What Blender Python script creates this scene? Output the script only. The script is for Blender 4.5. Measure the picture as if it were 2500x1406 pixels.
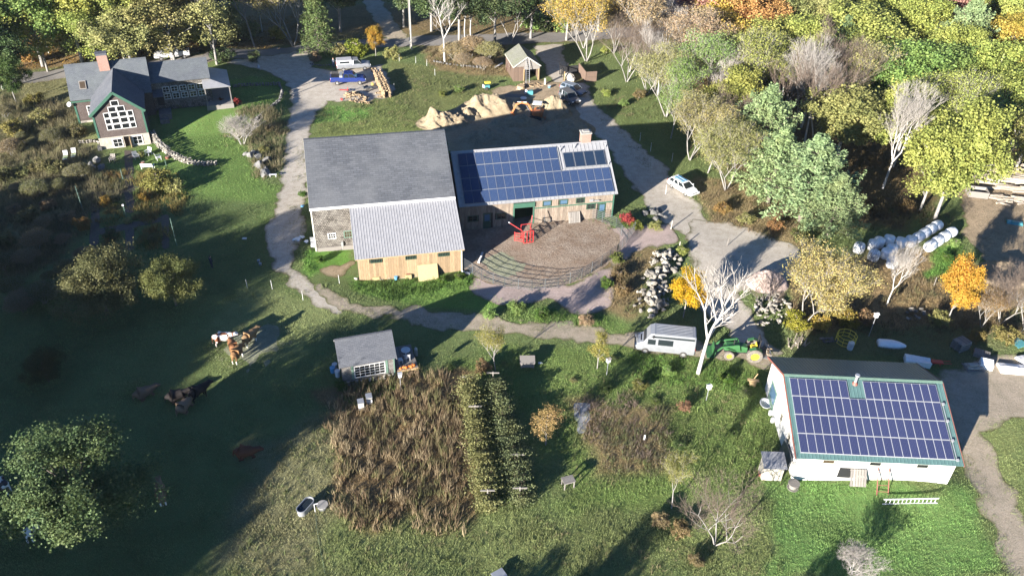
import bpy, bmesh, math, random
import numpy as np
from mathutils import Vector, Matrix
for o in list(bpy.data.objects): bpy.data.objects.remove(o)
sc = bpy.context.scene
COL = sc.collection
# ---------------------------------------------------------------- camera (solved from building edges in the photograph)
FPX, PITCH, ROLL, CH, PW, PH = 2022.0, math.radians(36.2176), math.radians(1.9129), 55.11, 2500.0, 1406.0
_cp, _sp, _cr, _sr = math.cos(PITCH), math.sin(PITCH), math.cos(ROLL), math.sin(ROLL)
FW = Vector((0, _cp, -_sp)); RT = Vector((1, 0, 0)); DN = Vector((0, -_sp, -_cp))
RX = RT*_cr - DN*_sr; UPV = -(RT*_sr + DN*_cr)
cam_d = bpy.data.cameras.new('camera'); cam = bpy.data.objects.new('camera', cam_d); COL.objects.link(cam)
m = Matrix.Identity(4)
for i in range(3): m[i][0] = RX[i]; m[i][1] = UPV[i]; m[i][2] = -FW[i]
m[2][3] = CH
cam.matrix_world = m
cam_d.sensor_width = 36; cam_d.lens = FPX/PW*36; cam_d.clip_start = .5; cam_d.clip_end = 5000
sc.camera = cam
# ---------------------------------------------------------------- light
SUN_AZ, SUN_EL = 37.5, 14.0     # shadows point 37.5 degrees right of straight away from the camera
w = bpy.data.worlds.new('World'); sc.world = w; w.use_nodes = True
nt = w.node_tree; bg = nt.nodes['Background']
sky = nt.nodes.new('ShaderNodeTexSky'); sky.sky_type = 'NISHITA'; sky.sun_disc = False
sky.sun_elevation = math.radians(SUN_EL); sky.sun_rotation = math.radians(180+SUN_AZ); sky.altitude = 60
sky.air_density = .8; sky.dust_density = .1; sky.ozone_density = 6.0
nt.links.new(sky.outputs[0], bg.inputs[0]); bg.inputs[1].default_value = .052
sd = bpy.data.lights.new('sun', 'SUN'); sd.energy = 5.0; sd.angle = math.radians(.5); sd.color = (1, .94, .86)
so = bpy.data.objects.new('sun', sd); COL.objects.link(so)
tosun = Vector((-math.sin(math.radians(SUN_AZ))*math.cos(math.radians(SUN_EL)), -math.cos(math.radians(SUN_AZ))*math.cos(math.radians(SUN_EL)), math.sin(math.radians(SUN_EL))))
so.rotation_euler = tosun.to_track_quat('Z', 'Y').to_euler(); so.location = (-40, -40, 90)
sc.view_settings.view_transform = 'Standard'; sc.view_settings.look = 'None'; sc.view_settings.gamma = 1
sc.view_settings.use_curve_mapping = False; sc.view_settings.exposure = 2.18
sc.render.engine = 'CYCLES'; sc.cycles.max_bounces = 6; sc.cycles.diffuse_bounces = 3; sc.cycles.transparent_max_bounces = 4
rng = np.random.default_rng(7); random.seed(7)
# ---------------------------------------------------------------- ground heights
HX, HY, HYAW = -63.68, 109.45, .37
def sst(a, b, x):
    t = np.clip((x-a)/(b-a), 0, 1); return t*t*(3-2*t)
PIT = None
def T(x, y):
    x = np.asarray(x, float); y = np.asarray(y, float)
    c, s = math.cos(HYAW), math.sin(HYAW)
    lx = c*(x-HX)+s*(y-HY); ly = -s*(x-HX)+c*(y-HY)
    h = 1.7*sst(-6.0, 1.0, ly + 0.35*np.clip(lx-10, 0, 12)*0 - .0*lx)*(1-sst(21, 33, lx))
    h = h*(1-.35*sst(2, -6, lx))
    h = h - .7*np.exp(-(((x-4.0)/8)**2+((y-106.5)/2.6)**2)**2)              # the dug pit behind the barn
    wx = x-24.39; wy = y-48.26
    h = h + .6*np.exp(-((wx-10)/5.5)**2-((wy+.3)/2.6)**2)                       # grass banked up along the workshop wall
    h = h - .55*np.exp(-((x+10.5)/9)**2-((y-76.5)/4.2)**2)                      # dip below the lean-to
    h = h + .10*np.sin(x*.11+1)*np.cos(y*.13) + .05*np.sin(x*.37+y*.29)
    return h
def ray(u, v):
    a, b = u-PW/2, v-PH/2
    x = _cr*a+_sr*b; y = -_sr*a+_cr*b
    return Vector((x, FPX*_cp-y*_sp, -FPX*_sp-y*_cp))
def GZ(u, v, z=0.0):
    d = ray(u, v); t = (z-CH)/d.z
    return Vector((d.x*t, d.y*t, z))
def GP(u, v, dz=0.0):
    z = 0.0
    for _ in range(8):
        p = GZ(u, v, z+dz); z = float(T(p.x, p.y))
    return Vector((p.x, p.y, z))
def Tz(x, y): return float(T(x, y))
# ---------------------------------------------------------------- materials
MATS = {}
def nodes(name):
    m = bpy.data.materials.new(name); m.use_nodes = True; t = m.node_tree
    MATS[name] = m
    return m, t, t.nodes['Principled BSDF']
def nd(t, typ, **kw):
    n = t.nodes.new(typ)
    for k, v in kw.items():
        if k.startswith('i_'):
            key = k[2:]; key = int(key) if key.isdigit() else key
            n.inputs[key].default_value = v
        else: setattr(n, k, v)
    return n
def ln(t, a, b): t.links.new(a, b)
def rgba(c): return (c[0], c[1], c[2], 1)
def noise(t, vec, scale, detail=4, rough=.6):
    n = nd(t, 'ShaderNodeTexNoise', i_Scale=scale, i_Detail=detail, i_Roughness=rough)
    if vec is not None: ln(t, vec, n.inputs['Vector'])
    return n.outputs['Fac']
def ramp(t, fac, a, b, c0=(0, 0, 0), c1=(1, 1, 1)):
    r = nd(t, 'ShaderNodeValToRGB'); e = r.color_ramp.elements
    e[0].position = a; e[0].color = rgba(c0); e[1].position = b; e[1].color = rgba(c1)
    ln(t, fac, r.inputs[0]); return r.outputs[0]
def mix(t, fac, a, b, mode='MIX'):
    n = nd(t, 'ShaderNodeMix', data_type='RGBA', blend_type=mode)
    for s, v in ((n.inputs[0], fac), (n.inputs[6], a), (n.inputs[7], b)):
        if hasattr(v, 'is_linked'): ln(t, v, s)
        elif isinstance(v, (tuple, list)): s.default_value = rgba(v)
        else: s.default_value = v
    return n.outputs[2]
def math_(t, op, a, b=None):
    n = nd(t, 'ShaderNodeMath', operation=op)
    for s, v in ((n.inputs[0], a), (n.inputs[1], b)):
        if v is None: continue
        if hasattr(v, 'is_linked'): ln(t, v, s)
        else: s.default_value = v
    return n.outputs[0]
def position(t, sx=1, sy=1, sz=1):
    g = nd(t, 'ShaderNodeNewGeometry'); mp = nd(t, 'ShaderNodeMapping'); mp.inputs['Scale'].default_value = (sx, sy, sz)
    ln(t, g.outputs['Position'], mp.inputs[0]); return mp.outputs[0]
def bump(t, bs, h, strength=.5, dist=.05):
    b = nd(t, 'ShaderNodeBump', i_Strength=strength, i_Distance=dist); ln(t, h, b.inputs['Height']); ln(t, b.outputs[0], bs.inputs['Normal'])
def simple(name, c, c2=None, rough=.7, scale=3, metal=0, bmp=0, spec=.4, rnd=0, sx=1, sy=1, sz=1, lo=.35, hi=.65, bdist=.04):
    m, t, b = nodes(name)
    b.inputs['Roughness'].default_value = rough; b.inputs['Metallic'].default_value = metal; b.inputs['Specular IOR Level'].default_value = spec
    c2 = c2 or tuple(x*.75 for x in c)
    p = position(t, sx, sy, sz); n = noise(t, p, scale)
    col = mix(t, ramp(t, n, lo, hi), c, c2)
    if rnd:
        oi = nd(t, 'ShaderNodeObjectInfo'); hs = nd(t, 'ShaderNodeHueSaturation')
        ln(t, math_(t, 'ADD', math_(t, 'MULTIPLY', oi.outputs['Random'], rnd*2), 1-rnd), hs.inputs['Value']); ln(t, col, hs.inputs['Color']); col = hs.outputs[0]
    ln(t, col, b.inputs['Base Color'])
    if bmp: bump(t, b, n, bmp, bdist)
    return m
def brickmat(name, c, c2, mortar, bw, bh, ms=.008, rough=.85, off=.5, dirt=(0, 0, 0), dirtf=.0, dsc=.4, bmp=.4, bias=0.0):
    m, t, b = nodes(name)
    uv = nd(t, 'ShaderNodeTexCoord')
    br = nd(t, 'ShaderNodeTexBrick', offset=off, i_Scale=1.0); br.inputs['Brick Width'].default_value = bw; br.inputs['Row Height'].default_value = bh
    br.inputs['Mortar Size'].default_value = ms; br.inputs['Bias'].default_value = bias
    br.inputs['Color1'].default_value = rgba(c); br.inputs['Color2'].default_value = rgba(c2); br.inputs['Mortar'].default_value = rgba(mortar)
    ln(t, uv.outputs['UV'], br.inputs['Vector'])
    p = position(t); n1 = noise(t, p, dsc, 5); n2 = noise(t, p, 9, 3)
    col = mix(t, math_(t, 'MULTIPLY', ramp(t, n1, .4, .7), dirtf), br.outputs[0], dirt)
    col = mix(t, .35, col, ramp(t, n2, .3, .7, (.35, .35, .35), (.75, .75, .75)), 'OVERLAY')
    ln(t, col, b.inputs['Base Color']); b.inputs['Roughness'].default_value = rough; b.inputs['Specular IOR Level'].default_value = .25
    bump(t, b, br.outputs[1], -bmp, .02)
    return m
def flat(name, c, rough=.5, metal=0, spec=.5, emit=None):
    return simple(name, c, tuple(x*.86 for x in c), rough, 2.0, metal, 0, spec)
def glassmat(name, c, rough=.12):
    m, t, b = nodes(name); b.inputs['Base Color'].default_value = rgba(c); b.inputs['Roughness'].default_value = rough; b.inputs['Specular IOR Level'].default_value = .6; return m
def leafmat(name, hue=.0):
    # colour of each plant comes from its object colour; every leaf carries a random tint
    m, t, b = nodes(name)
    oi = nd(t, 'ShaderNodeObjectInfo'); at = nd(t, 'ShaderNodeAttribute', attribute_name='tint')
    hs = nd(t, 'ShaderNodeHueSaturation'); ln(t, oi.outputs['Color'], hs.inputs['Color'])
    ln(t, math_(t, 'ADD', math_(t, 'MULTIPLY', at.outputs['Fac'], .8), .65), hs.inputs['Value'])
    ln(t, math_(t, 'ADD', math_(t, 'MULTIPLY', at.outputs['Fac'], -.05), .525), hs.inputs['Hue'])
    p = position(t); n = noise(t, p, .55, 3)
    col = mix(t, math_(t, 'MULTIPLY', ramp(t, n, .42, .68), .35), hs.outputs[0], mix(t, .45, hs.outputs[0], (.26, .19, .05)))
    ln(t, col, b.inputs['Base Color']); b.inputs['Roughness'].default_value = .65; b.inputs['Specular IOR Level'].default_value = .25
    tr = nd(t, 'ShaderNodeBsdfTranslucent'); ln(t, col, tr.inputs[0]); mx = nd(t, 'ShaderNodeMixShader', i_0=.36)
    out = t.nodes['Material Output']; ln(t, b.outputs[0], mx.inputs[1]); ln(t, tr.outputs[0], mx.inputs[2]); ln(t, mx.outputs[0], out.inputs[0])
    return m
def vcolmat(name, attr='col', rough=.8, transl=.35, n_amt=.0):
    m, t, b = nodes(name); at = nd(t, 'ShaderNodeAttribute', attribute_name=attr)
    ln(t, at.outputs['Color'], b.inputs['Base Color']); b.inputs['Roughness'].default_value = rough; b.inputs['Specular IOR Level'].default_value = .15
    if transl:
        tr = nd(t, 'ShaderNodeBsdfTranslucent'); ln(t, at.outputs['Color'], tr.inputs[0]); mx = nd(t, 'ShaderNodeMixShader', i_0=transl)
        ln(t, b.outputs[0], mx.inputs[1]); ln(t, tr.outputs[0], mx.inputs[2]); ln(t, mx.outputs[0], t.nodes['Material Output'].inputs[0])
    return m
def groundmat():
    m, t, b = nodes('meadow_ground'); at = nd(t, 'ShaderNodeAttribute', attribute_name='col')
    p = position(t); n1 = noise(t, p, .35, 6, .65); n2 = noise(t, p, 2.6, 5, .7); n3 = noise(t, p, 14, 4, .7)
    c = mix(t, math_(t, 'MULTIPLY', ramp(t, n2, .42, .7), .55), at.outputs['Color'], mix(t, .55, at.outputs['Color'], (.16, .12, .05)))
    c = mix(t, math_(t, 'MULTIPLY', ramp(t, n1, .45, .7), .5), c, mix(t, .6, c, (.02, .035, .008)))
    c = mix(t, .8, c, ramp(t, n3, .25, .75, (.28, .28, .28), (.8, .8, .8)), 'OVERLAY')
    ln(t, c, b.inputs['Base Color']); b.inputs['Roughness'].default_value = 1; b.inputs['Specular IOR Level'].default_value = .05
    bump(t, b, math_(t, 'ADD', n2, n3), .9, .12); return m
def earthmat(name, c, c2, c3, s1=.8, s2=7, bm=.6, bd=.06, stones=None, c4=None):
    m, t, b = nodes(name); p = position(t); n1 = noise(t, p, s1, 6, .65); n2 = noise(t, p, s2, 5, .7); n3 = noise(t, p, s2*4, 3, .7)
    col = mix(t, ramp(t, n1, .38, .66), c, c2); col = mix(t, math_(t, 'MULTIPLY', ramp(t, n2, .45, .72), .8), col, c3)
    col = mix(t, .6, col, ramp(t, n3, .25, .75, (.3, .3, .3), (.72, .72, .72)), 'OVERLAY')
    if c4:
        at = nd(t, 'ShaderNodeAttribute', attribute_name='edge'); e = math_(t, 'ADD', at.outputs['Fac'], math_(t, 'MULTIPLY', math_(t, 'SUBTRACT', n1, .5), 1.3))
        col = mix(t, ramp(t, e, .25, .75), c4, col)
    ln(t, col, b.inputs['Base Color']); b.inputs['Roughness'].default_value = .95; b.inputs['Specular IOR Level'].default_value = .1
    bump(t, b, math_(t, 'ADD', n2, math_(t, 'MULTIPLY', n3, .5)), bm, bd); return m
def panelmat(name, c, c2, line, cw, chh, lw, rough=.3):
    m, t, b = nodes(name); tc = nd(t, 'ShaderNodeTexCoord'); sx = nd(t, 'ShaderNodeSeparateXYZ'); ln(t, tc.outputs['Object'], sx.inputs[0])
    def lines(o, w, l):
        f = math_(t, 'FRACT', math_(t, 'DIVIDE', o, w)); return math_(t, 'LESS_THAN', f, l)
    g = math_(t, 'MAXIMUM', lines(sx.outputs[0], cw, lw/cw), lines(sx.outputs[1], chh, lw/chh))
    oi = nd(t, 'ShaderNodeObjectInfo'); n = noise(t, position(t), 6, 2)
    base = mix(t, math_(t, 'MULTIPLY', math_(t, 'ADD', oi.outputs['Random'], n), .5), c, c2)
    ln(t, mix(t, math_(t, 'MULTIPLY', g, .75), base, line), b.inputs['Base Color']); b.inputs['Roughness'].default_value = rough; b.inputs['Specular IOR Level'].default_value = .2
    return m
# ---------------------------------------------------------------- mesh helpers
class MB:
    """collects faces for ONE mesh object; uv = metres in the plane of each face"""
    def __init__(s): s.v = []; s.f = []; s.m = []
    def poly(s, pts, m=0):
        i = len(s.v); s.v += [tuple(p) for p in pts]; s.f.append(tuple(range(i, i+len(pts)))); s.m.append(m)
    def fbox(s, o, ex, ey, ez, a, b, c, m=0):
        o, ex, ey, ez = Vector(o), Vector(ex), Vector(ey), Vector(ez)
        P = [o+ex*a[i]+ey*b[j]+ez*c[k] for k in (0, 1) for j in (0, 1) for i in (0, 1)]
        i = len(s.v); s.v += [tuple(p) for p in P]
        for q in ((0, 2, 3, 1), (4, 5, 7, 6), (0, 1, 5, 4), (2, 6, 7, 3), (0, 4, 6, 2), (1, 3, 7, 5)):
            s.f.append(tuple(i+k for k in q)); s.m.append(m)
    def box(s, a, b, m=0): s.fbox((0, 0, 0), (1, 0, 0), (0, 1, 0), (0, 0, 1), (a[0], b[0]), (a[1], b[1]), (a[2], b[2]), m)
    def bar(s, p, q, wd, th=None, m=0, up=(0, 0, 1)):
        p, q = Vector(p), Vector(q); d = (q-p); L = d.length
        if L < 1e-6: return
        d /= L; u = Vector(up); x = d.cross(u)
        if x.length < 1e-4: x = d.cross(Vector((1, 0, 0)))
        x.normalize(); y = x.cross(d); th = th or wd
        s.fbox(p, x, y, d, (-wd/2, wd/2), (-th/2, th/2), (0, L), m)
    def cyl(s, p, q, r0, r1=None, n=8, m=0, cap=True):
        p, q = Vector(p), Vector(q); r1 = r0 if r1 is None else r1; d = (q-p).normalized()
        x = d.orthogonal().normalized(); y = d.cross(x); i = len(s.v)
        for c, r in ((p, r0), (q, r1)):
            for k in range(n):
                a = 2*math.pi*k/n; s.v.append(tuple(c+x*(r*math.cos(a))+y*(r*math.sin(a))))
        for k in range(n):
            j = (k+1) % n; s.f.append((i+k, i+j, i+n+j, i+n+k)); s.m.append(m)
        if cap:
            s.f.append(tuple(i+k for k in reversed(range(n)))); s.m.append(m); s.f.append(tuple(i+n+k for k in range(n))); s.m.append(m)
    def tube(s, pts, r, n=5, m=0):
        pts = [Vector(p) for p in pts]
        for a, b in zip(pts, pts[1:]): s.cyl(a, b, r, r, n, m)
    def loft(s, rings, m=0, close=True, cap=True):
        i = len(s.v); n = len(rings[0])
        for r in rings: s.v += [tuple(p) for p in r]
        for a in range(len(rings)-1):
            for k in range(n if close else n-1):
                j = (k+1) % n; s.f.append((i+a*n+k, i+a*n+j, i+(a+1)*n+j, i+(a+1)*n+k)); s.m.append(m)
        if cap:
            s.f.append(tuple(i+k for k in reversed(range(n)))); s.m.append(m); s.f.append(tuple(i+(len(rings)-1)*n+k for k in range(n))); s.m.append(m)
    def mesh(s, name, mats, smooth=False):
        me = bpy.data.meshes.new(name); me.from_pydata(s.v, [], s.f)
        for x in (mats if isinstance(mats, (list, tuple)) else [mats]): me.materials.append(MATS[x])
        me.polygons.foreach_set('material_index', s.m)
        if smooth: me.polygons.foreach_set('use_smooth', [True]*len(s.f))
        uv = me.uv_layers.new(name='UVMap'); co = s.v; dat = np.zeros((len(me.loops), 2), np.float32); k = 0
        for f, pl in zip(s.f, me.polygons):
            n = pl.normal; u = Vector((-n.y, n.x, 0))
            if u.length < .02: u = Vector((1, 0, 0)); vv = Vector((0, 1, 0))
            else: u.normalize(); vv = n.cross(u)
            for q in f:
                p = co[q]; dat[k] = (p[0]*u.x+p[1]*u.y+p[2]*u.z, p[0]*vv.x+p[1]*vv.y+p[2]*vv.z); k += 1
        uv.data.foreach_set('uv', dat.ravel()); me.update(); return me
    def build(s, name, mats, parent=None, smooth=False, **kw):
        return put(s.mesh(name, mats, smooth), name, parent, **kw)
def put(me, name, parent=None, loc=(0, 0, 0), rot=None, scale=None, mat=None, label=None):
    o = bpy.data.objects.new(name, me); COL.objects.link(o); o.parent = parent
    if mat is not None: o.matrix_local = mat
    else:
        o.location = loc
        if rot: o.rotation_euler = rot
        if scale: o.scale = scale if isinstance(scale, (tuple, list)) else (scale,)*3
    if label: o['label'] = label
    return o
def tag(o, label, cat, group=None, kind=None):
    if label: o['label'] = label
    if cat: o['category'] = cat
    if group: o['group'] = group
    if kind: o['kind'] = kind
    return o
def thing(name, label, cat, loc=(0, 0, 0), rz=0, group=None, rot=None, scale=None):
    o = bpy.data.objects.new(name, None); COL.objects.link(o); o.location = loc; o.rotation_euler = rot or (0, 0, rz)
    o.empty_display_size = .3
    if scale: o.scale = (scale,)*3 if not isinstance(scale, (tuple, list)) else scale
    return tag(o, label, cat, group)
def copy_tree(o, parent=None):
    c = o.copy(); COL.objects.link(c); c.parent = parent
    for ch in o.children: copy_tree(ch, c)
    return c
def npmesh(name, V, F, mats, attrs=None, smooth=False):
    """fast mesh from arrays; all faces have the same number of corners"""
    V = np.asarray(V, np.float32); F = np.asarray(F, np.int32); me = bpy.data.meshes.new(name); k = F.shape[1]
    me.vertices.add(len(V)); me.vertices.foreach_set('co', V.ravel()); me.loops.add(F.size); me.loops.foreach_set('vertex_index', F.ravel())
    me.polygons.add(len(F)); me.polygons.foreach_set('loop_start', np.arange(0, F.size, k, dtype=np.int32)); me.polygons.foreach_set('loop_total', np.full(len(F), k, np.int32))
    for a, (typ, dom, dat) in (attrs or {}).items():
        at = me.attributes.new(a, typ, dom); at.data.foreach_set('color' if 'COLOR' in typ else 'value', np.asarray(dat, np.float32).ravel())
    if smooth: me.polygons.foreach_set('use_smooth', np.ones(len(F), bool))
    for x in (mats if isinstance(mats, (list, tuple)) else [mats]): me.materials.append(MATS[x])
    me.update(calc_edges=True); return me
ORD = ['first', 'second', 'third', 'fourth', 'fifth', 'sixth', 'seventh', 'eighth', 'ninth', 'tenth', 'eleventh', 'twelfth', 'thirteenth', 'fourteenth', 'fifteenth', 'sixteenth', 'seventeenth', 'eighteenth', 'nineteenth', 'twentieth', '21st', '22nd', '23rd', '24th', '25th', '26th', '27th', '28th', '29th', '30th']
UNIT = {}
def unitbox(matname):
    if matname not in UNIT:
        b = MB(); b.box((-.5, -.5, -.5), (.5, .5, .5)); UNIT[matname] = b.mesh('piece_'+matname, matname)
    return UNIT[matname]
def piece(matname, name, parent, lo, hi):
    c = [(a+b)/2 for a, b in zip(lo, hi)]; s = [b-a for a, b in zip(lo, hi)]
    return put(unitbox(matname), name, parent, c, None, s)
# ================================================================ material list
groundmat()
earthmat('gravel', (.42, .375, .31), (.31, .27, .215), (.49, .445, .385), 1.0, 6, .5, .05, c4=(.115, .105, .055))
earthmat('asphalt', (.21, .195, .18), (.16, .15, .14), (.26, .24, .215), .5, 8, .3, .03, c4=(.14, .11, .06))
earthmat('dirt', (.34, .28, .21), (.24, .205, .145), (.41, .355, .28), .9, 6, .8, .08, c4=(.10, .105, .04))
earthmat('mud', (.25, .185, .135), (.34, .28, .22), (.16, .11, .075), .5, 3.2, 1.0, .22)
earthmat('pink_gravel', (.36, .28, .25), (.27, .215, .185), (.42, .34, .30), .6, 5, .7, .07, c4=(.11, .10, .05))
earthmat('sand', (.31, .25, .165), (.23, .18, .115), (.37, .305, .205), .6, 3, 1.0, .2)
earthmat('hay', (.27, .275, .19), (.21, .21, .14), (.34, .345, .25), 1.2, 6, 1.0, .12)
earthmat('woodchip', (.33, .25, .165), (.20, .155, .10), (.42, .34, .23), .8, 5, .9, .12, c4=(.12, .11, .05))
earthmat('slab', (.28, .29, .30), (.22, .22, .22), (.33, .33, .33), .8, 5, .4, .04)
brickmat('brick_paving', (.20, .09, .075), (.15, .07, .06), (.09, .07, .06), .21, .105, .012, dirt=(.10, .10, .06), dirtf=.5)
brickmat('chimney_brick', (.24, .095, .065), (.28, .13, .09), (.24, .20, .17), .22, .08, .014, dirt=(.28, .21, .18), dirtf=.3)
brickmat('asphalt_shingle', (.052, .057, .066), (.080, .086, .097), (.035, .035, .038), .72, .28, .020, dirt=(.098, .102, .108), dirtf=.7, dsc=.22)
brickmat('slate_shingle', (.070, .078, .088), (.092, .10, .112), (.03, .033, .036), .35, .16, .010, dirt=(.13, .145, .14), dirtf=.35, dsc=.7)
brickmat('dark_shingle', (.065, .070, .082), (.085, .09, .102), (.03, .03, .036), .4, .16, .01, dirt=(.115, .12, .125), dirtf=.35)
brickmat('old_roof', (.14, .14, .115), (.18, .18, .15), (.07, .07, .06), .3, .16, .01, dirt=(.12, .13, .07), dirtf=.6)
brickmat('grey_shingle_wall', (.070, .061, .052), (.185, .168, .145), (.018, .016, .014), .26, .22, .03, dirt=(.24, .225, .20), dirtf=.45, dsc=.8)
brickmat('brown_shingle_wall', (.070, .052, .046), (.10, .078, .070), (.025, .02, .018), .17, .15, .014, dirt=(.13, .11, .10), dirtf=.35)
brickmat('cabin_shingle', (.15, .14, .128), (.22, .21, .195), (.04, .037, .034), .18, .15, .014, dirt=(.085, .068, .052), dirtf=.6, dsc=1.6)
brickmat('stone_wall', (.22, .20, .17), (.27, .25, .215), (.14, .125, .105), .5, .24, .02, dirt=(.40, .37, .30), dirtf=.5)
simple('lean_board', (.27, .195, .115), (.20, .135, .075), .75, 3, rnd=.22, sx=6, sy=6, sz=.7)
simple('barn_board', (.235, .195, .15), (.125, .092, .07), .85, 3, rnd=.20, sx=7, sy=7, sz=.5)
simple('shed_board', (.13, .088, .064), (.095, .064, .047), .8, 3, rnd=.15, sx=6, sy=6, sz=.6)
simple('weathered', (.21, .195, .175), (.145, .13, .115), .85, 4, rnd=.2, sx=5, sy=5, sz=5)
simple('new_wood', (.36, .26, .14), (.28, .19, .095), .7, 3, rnd=.12)
simple('osb', (.34, .285, .145), (.28, .22, .105), .8, 12, rnd=.03)
simple('plywood', (.36, .33, .28), (.29, .265, .22), .75, 3, rnd=.06)
flat('grey_metal_roof', (.26, .26, .27), .45, .1)
flat('seam_metal', (.30, .30, .305), .4, .2)
flat('green_metal_roof', (.085, .155, .15), .4, .15)
flat('green_trim', (.035, .10, .066), .6)
flat('dark_green', (.025, .055, .034), .6)
flat('sage', (.11, .175, .135), .6)
flat('white_paint', (.60, .59, .57), .55)
simple('white_wall', (.62, .605, .575), (.55, .535, .505), .7, 1.2)
flat('red_trim', (.22, .08, .058), .6)
flat('cream', (.46, .44, .38), .6)
simple('concrete', (.28, .27, .25), (.22, .21, .19), .9, 2)
simple('limewash', (.36, .33, .28), (.27, .24, .20), .9, 3, bmp=.4)
glassmat('dark_glass', (.012, .014, .015))
glassmat('sky_glass', (.06, .11, .17), .08)
glassmat('warm_glass', (.055, .04, .025))
glassmat('car_glass', (.015, .02, .022), .06)
flat('interior', (.03, .025, .02), .95)
panelmat('pv_blue', (.009, .021, .060), (.016, .034, .088), (.10, .13, .19), .158, .158, .016)
panelmat('pv_violet', (.018, .025, .064), (.027, .035, .086), (.10, .095, .14), .125, 9.0, .014)
flat('pv_frame', (.15, .16, .18), .5, .0)
flat('pv_frame_light', (.33, .34, .36), .5, .0)
glassmat('collector_glass', (.012, .022, .042), .1)
flat('steel', (.40, .41, .42), .4, .7)
flat('galv', (.38, .39, .40), .45, .5)
flat('gate_steel', (.085, .095, .10), .6, 0)
flat('red_steel', (.36, .03, .028), .5)
flat('black', (.015, .015, .016), .6)
simple('tyre', (.03, .028, .026), (.06, .055, .05), .9, 5)
simple('muddy_tyre', (.16, .14, .115), (.09, .08, .07), .95, 5)
flat('rim', (.50, .50, .50), .35, .7)
flat('yellow_rim', (.45, .37, .03), .5)
flat('tractor_green', (.03, .105, .035), .5)
flat('yellow', (.70, .56, .06), .5)
flat('paint_silver', (.25, .26, .275), .3, .3)
flat('paint_silverblue', (.20, .24, .30), .28, .3)
flat('paint_grey', (.12, .13, .145), .3, .3)
flat('paint_blue', (.022, .040, .17), .25, .2)
flat('paint_navy', (.05, .07, .14), .22, .35)
flat('paint_white', (.62, .62, .61), .35)
flat('cap_grey', (.36, .36, .37), .5)
flat('lamp_glass', (.75, .76, .76), .15)
flat('tail_red', (.45, .02, .02), .3)
flat('excavator_orange', (.42, .13, .04), .55)
simple('bale_wrap', (.80, .80, .80), (.72, .725, .73), .38, 2.5, bmp=.35, bdist=.1)
simple('tarp', (.70, .72, .72), (.60, .63, .64), .5, 2, bmp=.5, bdist=.1)
flat('plastic_white', (.6, .6, .595), .5)
flat('plastic_blue', (.10, .30, .50), .4)
flat('teal', (.07, .24, .26), .5)
flat('pole_green', (.09, .15, .12), .7)
flat('orange_pumpkin', (.5, .14, .02), .6)
flat('lime_fabric', (.42, .55, .05), .8)
simple('rock', (.155, .15, .142), (.095, .092, .086), .9, 2.5, bmp=.6, rnd=.25)
simple('pale_rock', (.255, .235, .20), (.14, .128, .108), .95, 3.5, bmp=.8, rnd=.38)
simple('ledge_rock', (.17, .168, .165), (.10, .098, .093), .9, 1.2, bmp=.9, bdist=.2)
simple('firewood', (.30, .225, .135), (.20, .135, .078), .85, 5, rnd=.35)
simple('log', (.33, .285, .225), (.22, .18, .14), .9, 4, rnd=.2)
simple('bark_grey', (.25, .235, .215), (.16, .15, .135), .9, 3, sz=.5)
simple('bark_white', (.44, .42, .39), (.29, .28, .255), .85, 3, sz=.6)
simple('bark_brown', (.16, .13, .105), (.10, .085, .07), .95, 3, sz=.5)
simple('twig_grey', (.36, .335, .30), (.28, .25, .22), .9, 3)
simple('twig_brown', (.17, .13, .10), (.13, .098, .075), .9, 3)
leafmat('leaf')
vcolmat('grass_blade')
simple('skin', (.50, .30, .21), None, .6)
simple('cloth_dark', (.035, .04, .06), None, .9)
simple('cloth_white', (.70, .70, .68), None, .9)
simple('cloth_denim', (.10, .14, .22), None, .9)
simple('hair', (.06, .04, .025), None, .8)
def hidemat():
    m, t, b = nodes('cow_hide'); oi = nd(t, 'ShaderNodeObjectInfo'); tc = nd(t, 'ShaderNodeTexCoord')
    ad = nd(t, 'ShaderNodeVectorMath', operation='ADD'); ln(t, tc.outputs['Object'], ad.inputs[0])
    cx = nd(t, 'ShaderNodeCombineXYZ'); ln(t, math_(t, 'MULTIPLY', oi.outputs['Random'], 37.0), cx.inputs[0]); ln(t, cx.outputs[0], ad.inputs[1])
    n = noise(t, ad.outputs[0], 1.9, 1.5, .4); sep = nd(t, 'ShaderNodeSeparateXYZ'); ln(t, tc.outputs['Object'], sep.inputs[0])
    # object alpha = share of white in the hide; legs white below the knee on the patched ones
    th = math_(t, 'SUBTRACT', n, math_(t, 'SUBTRACT', 1.0, oi.outputs['Alpha'])); f = ramp(t, th, .0, .03)
    low = math_(t, 'MULTIPLY', math_(t, 'LESS_THAN', sep.outputs[2], .48), math_(t, 'GREATER_THAN', oi.outputs['Alpha'], .2)); f = math_(t, 'MAXIMUM', f, low)
    n2 = noise(t, tc.outputs['Object'], 5, 3); c = mix(t, ramp(t, n2, .3, .7), oi.outputs['Color'], mix(t, .25, oi.outputs['Color'], (.05, .03, .02)))
    ln(t, mix(t, f, c, (.72, .68, .62)), b.inputs['Base Color']); b.inputs['Roughness'].default_value = .8; b.inputs['Specular IOR Level'].default_value = .2
hidemat()
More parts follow.
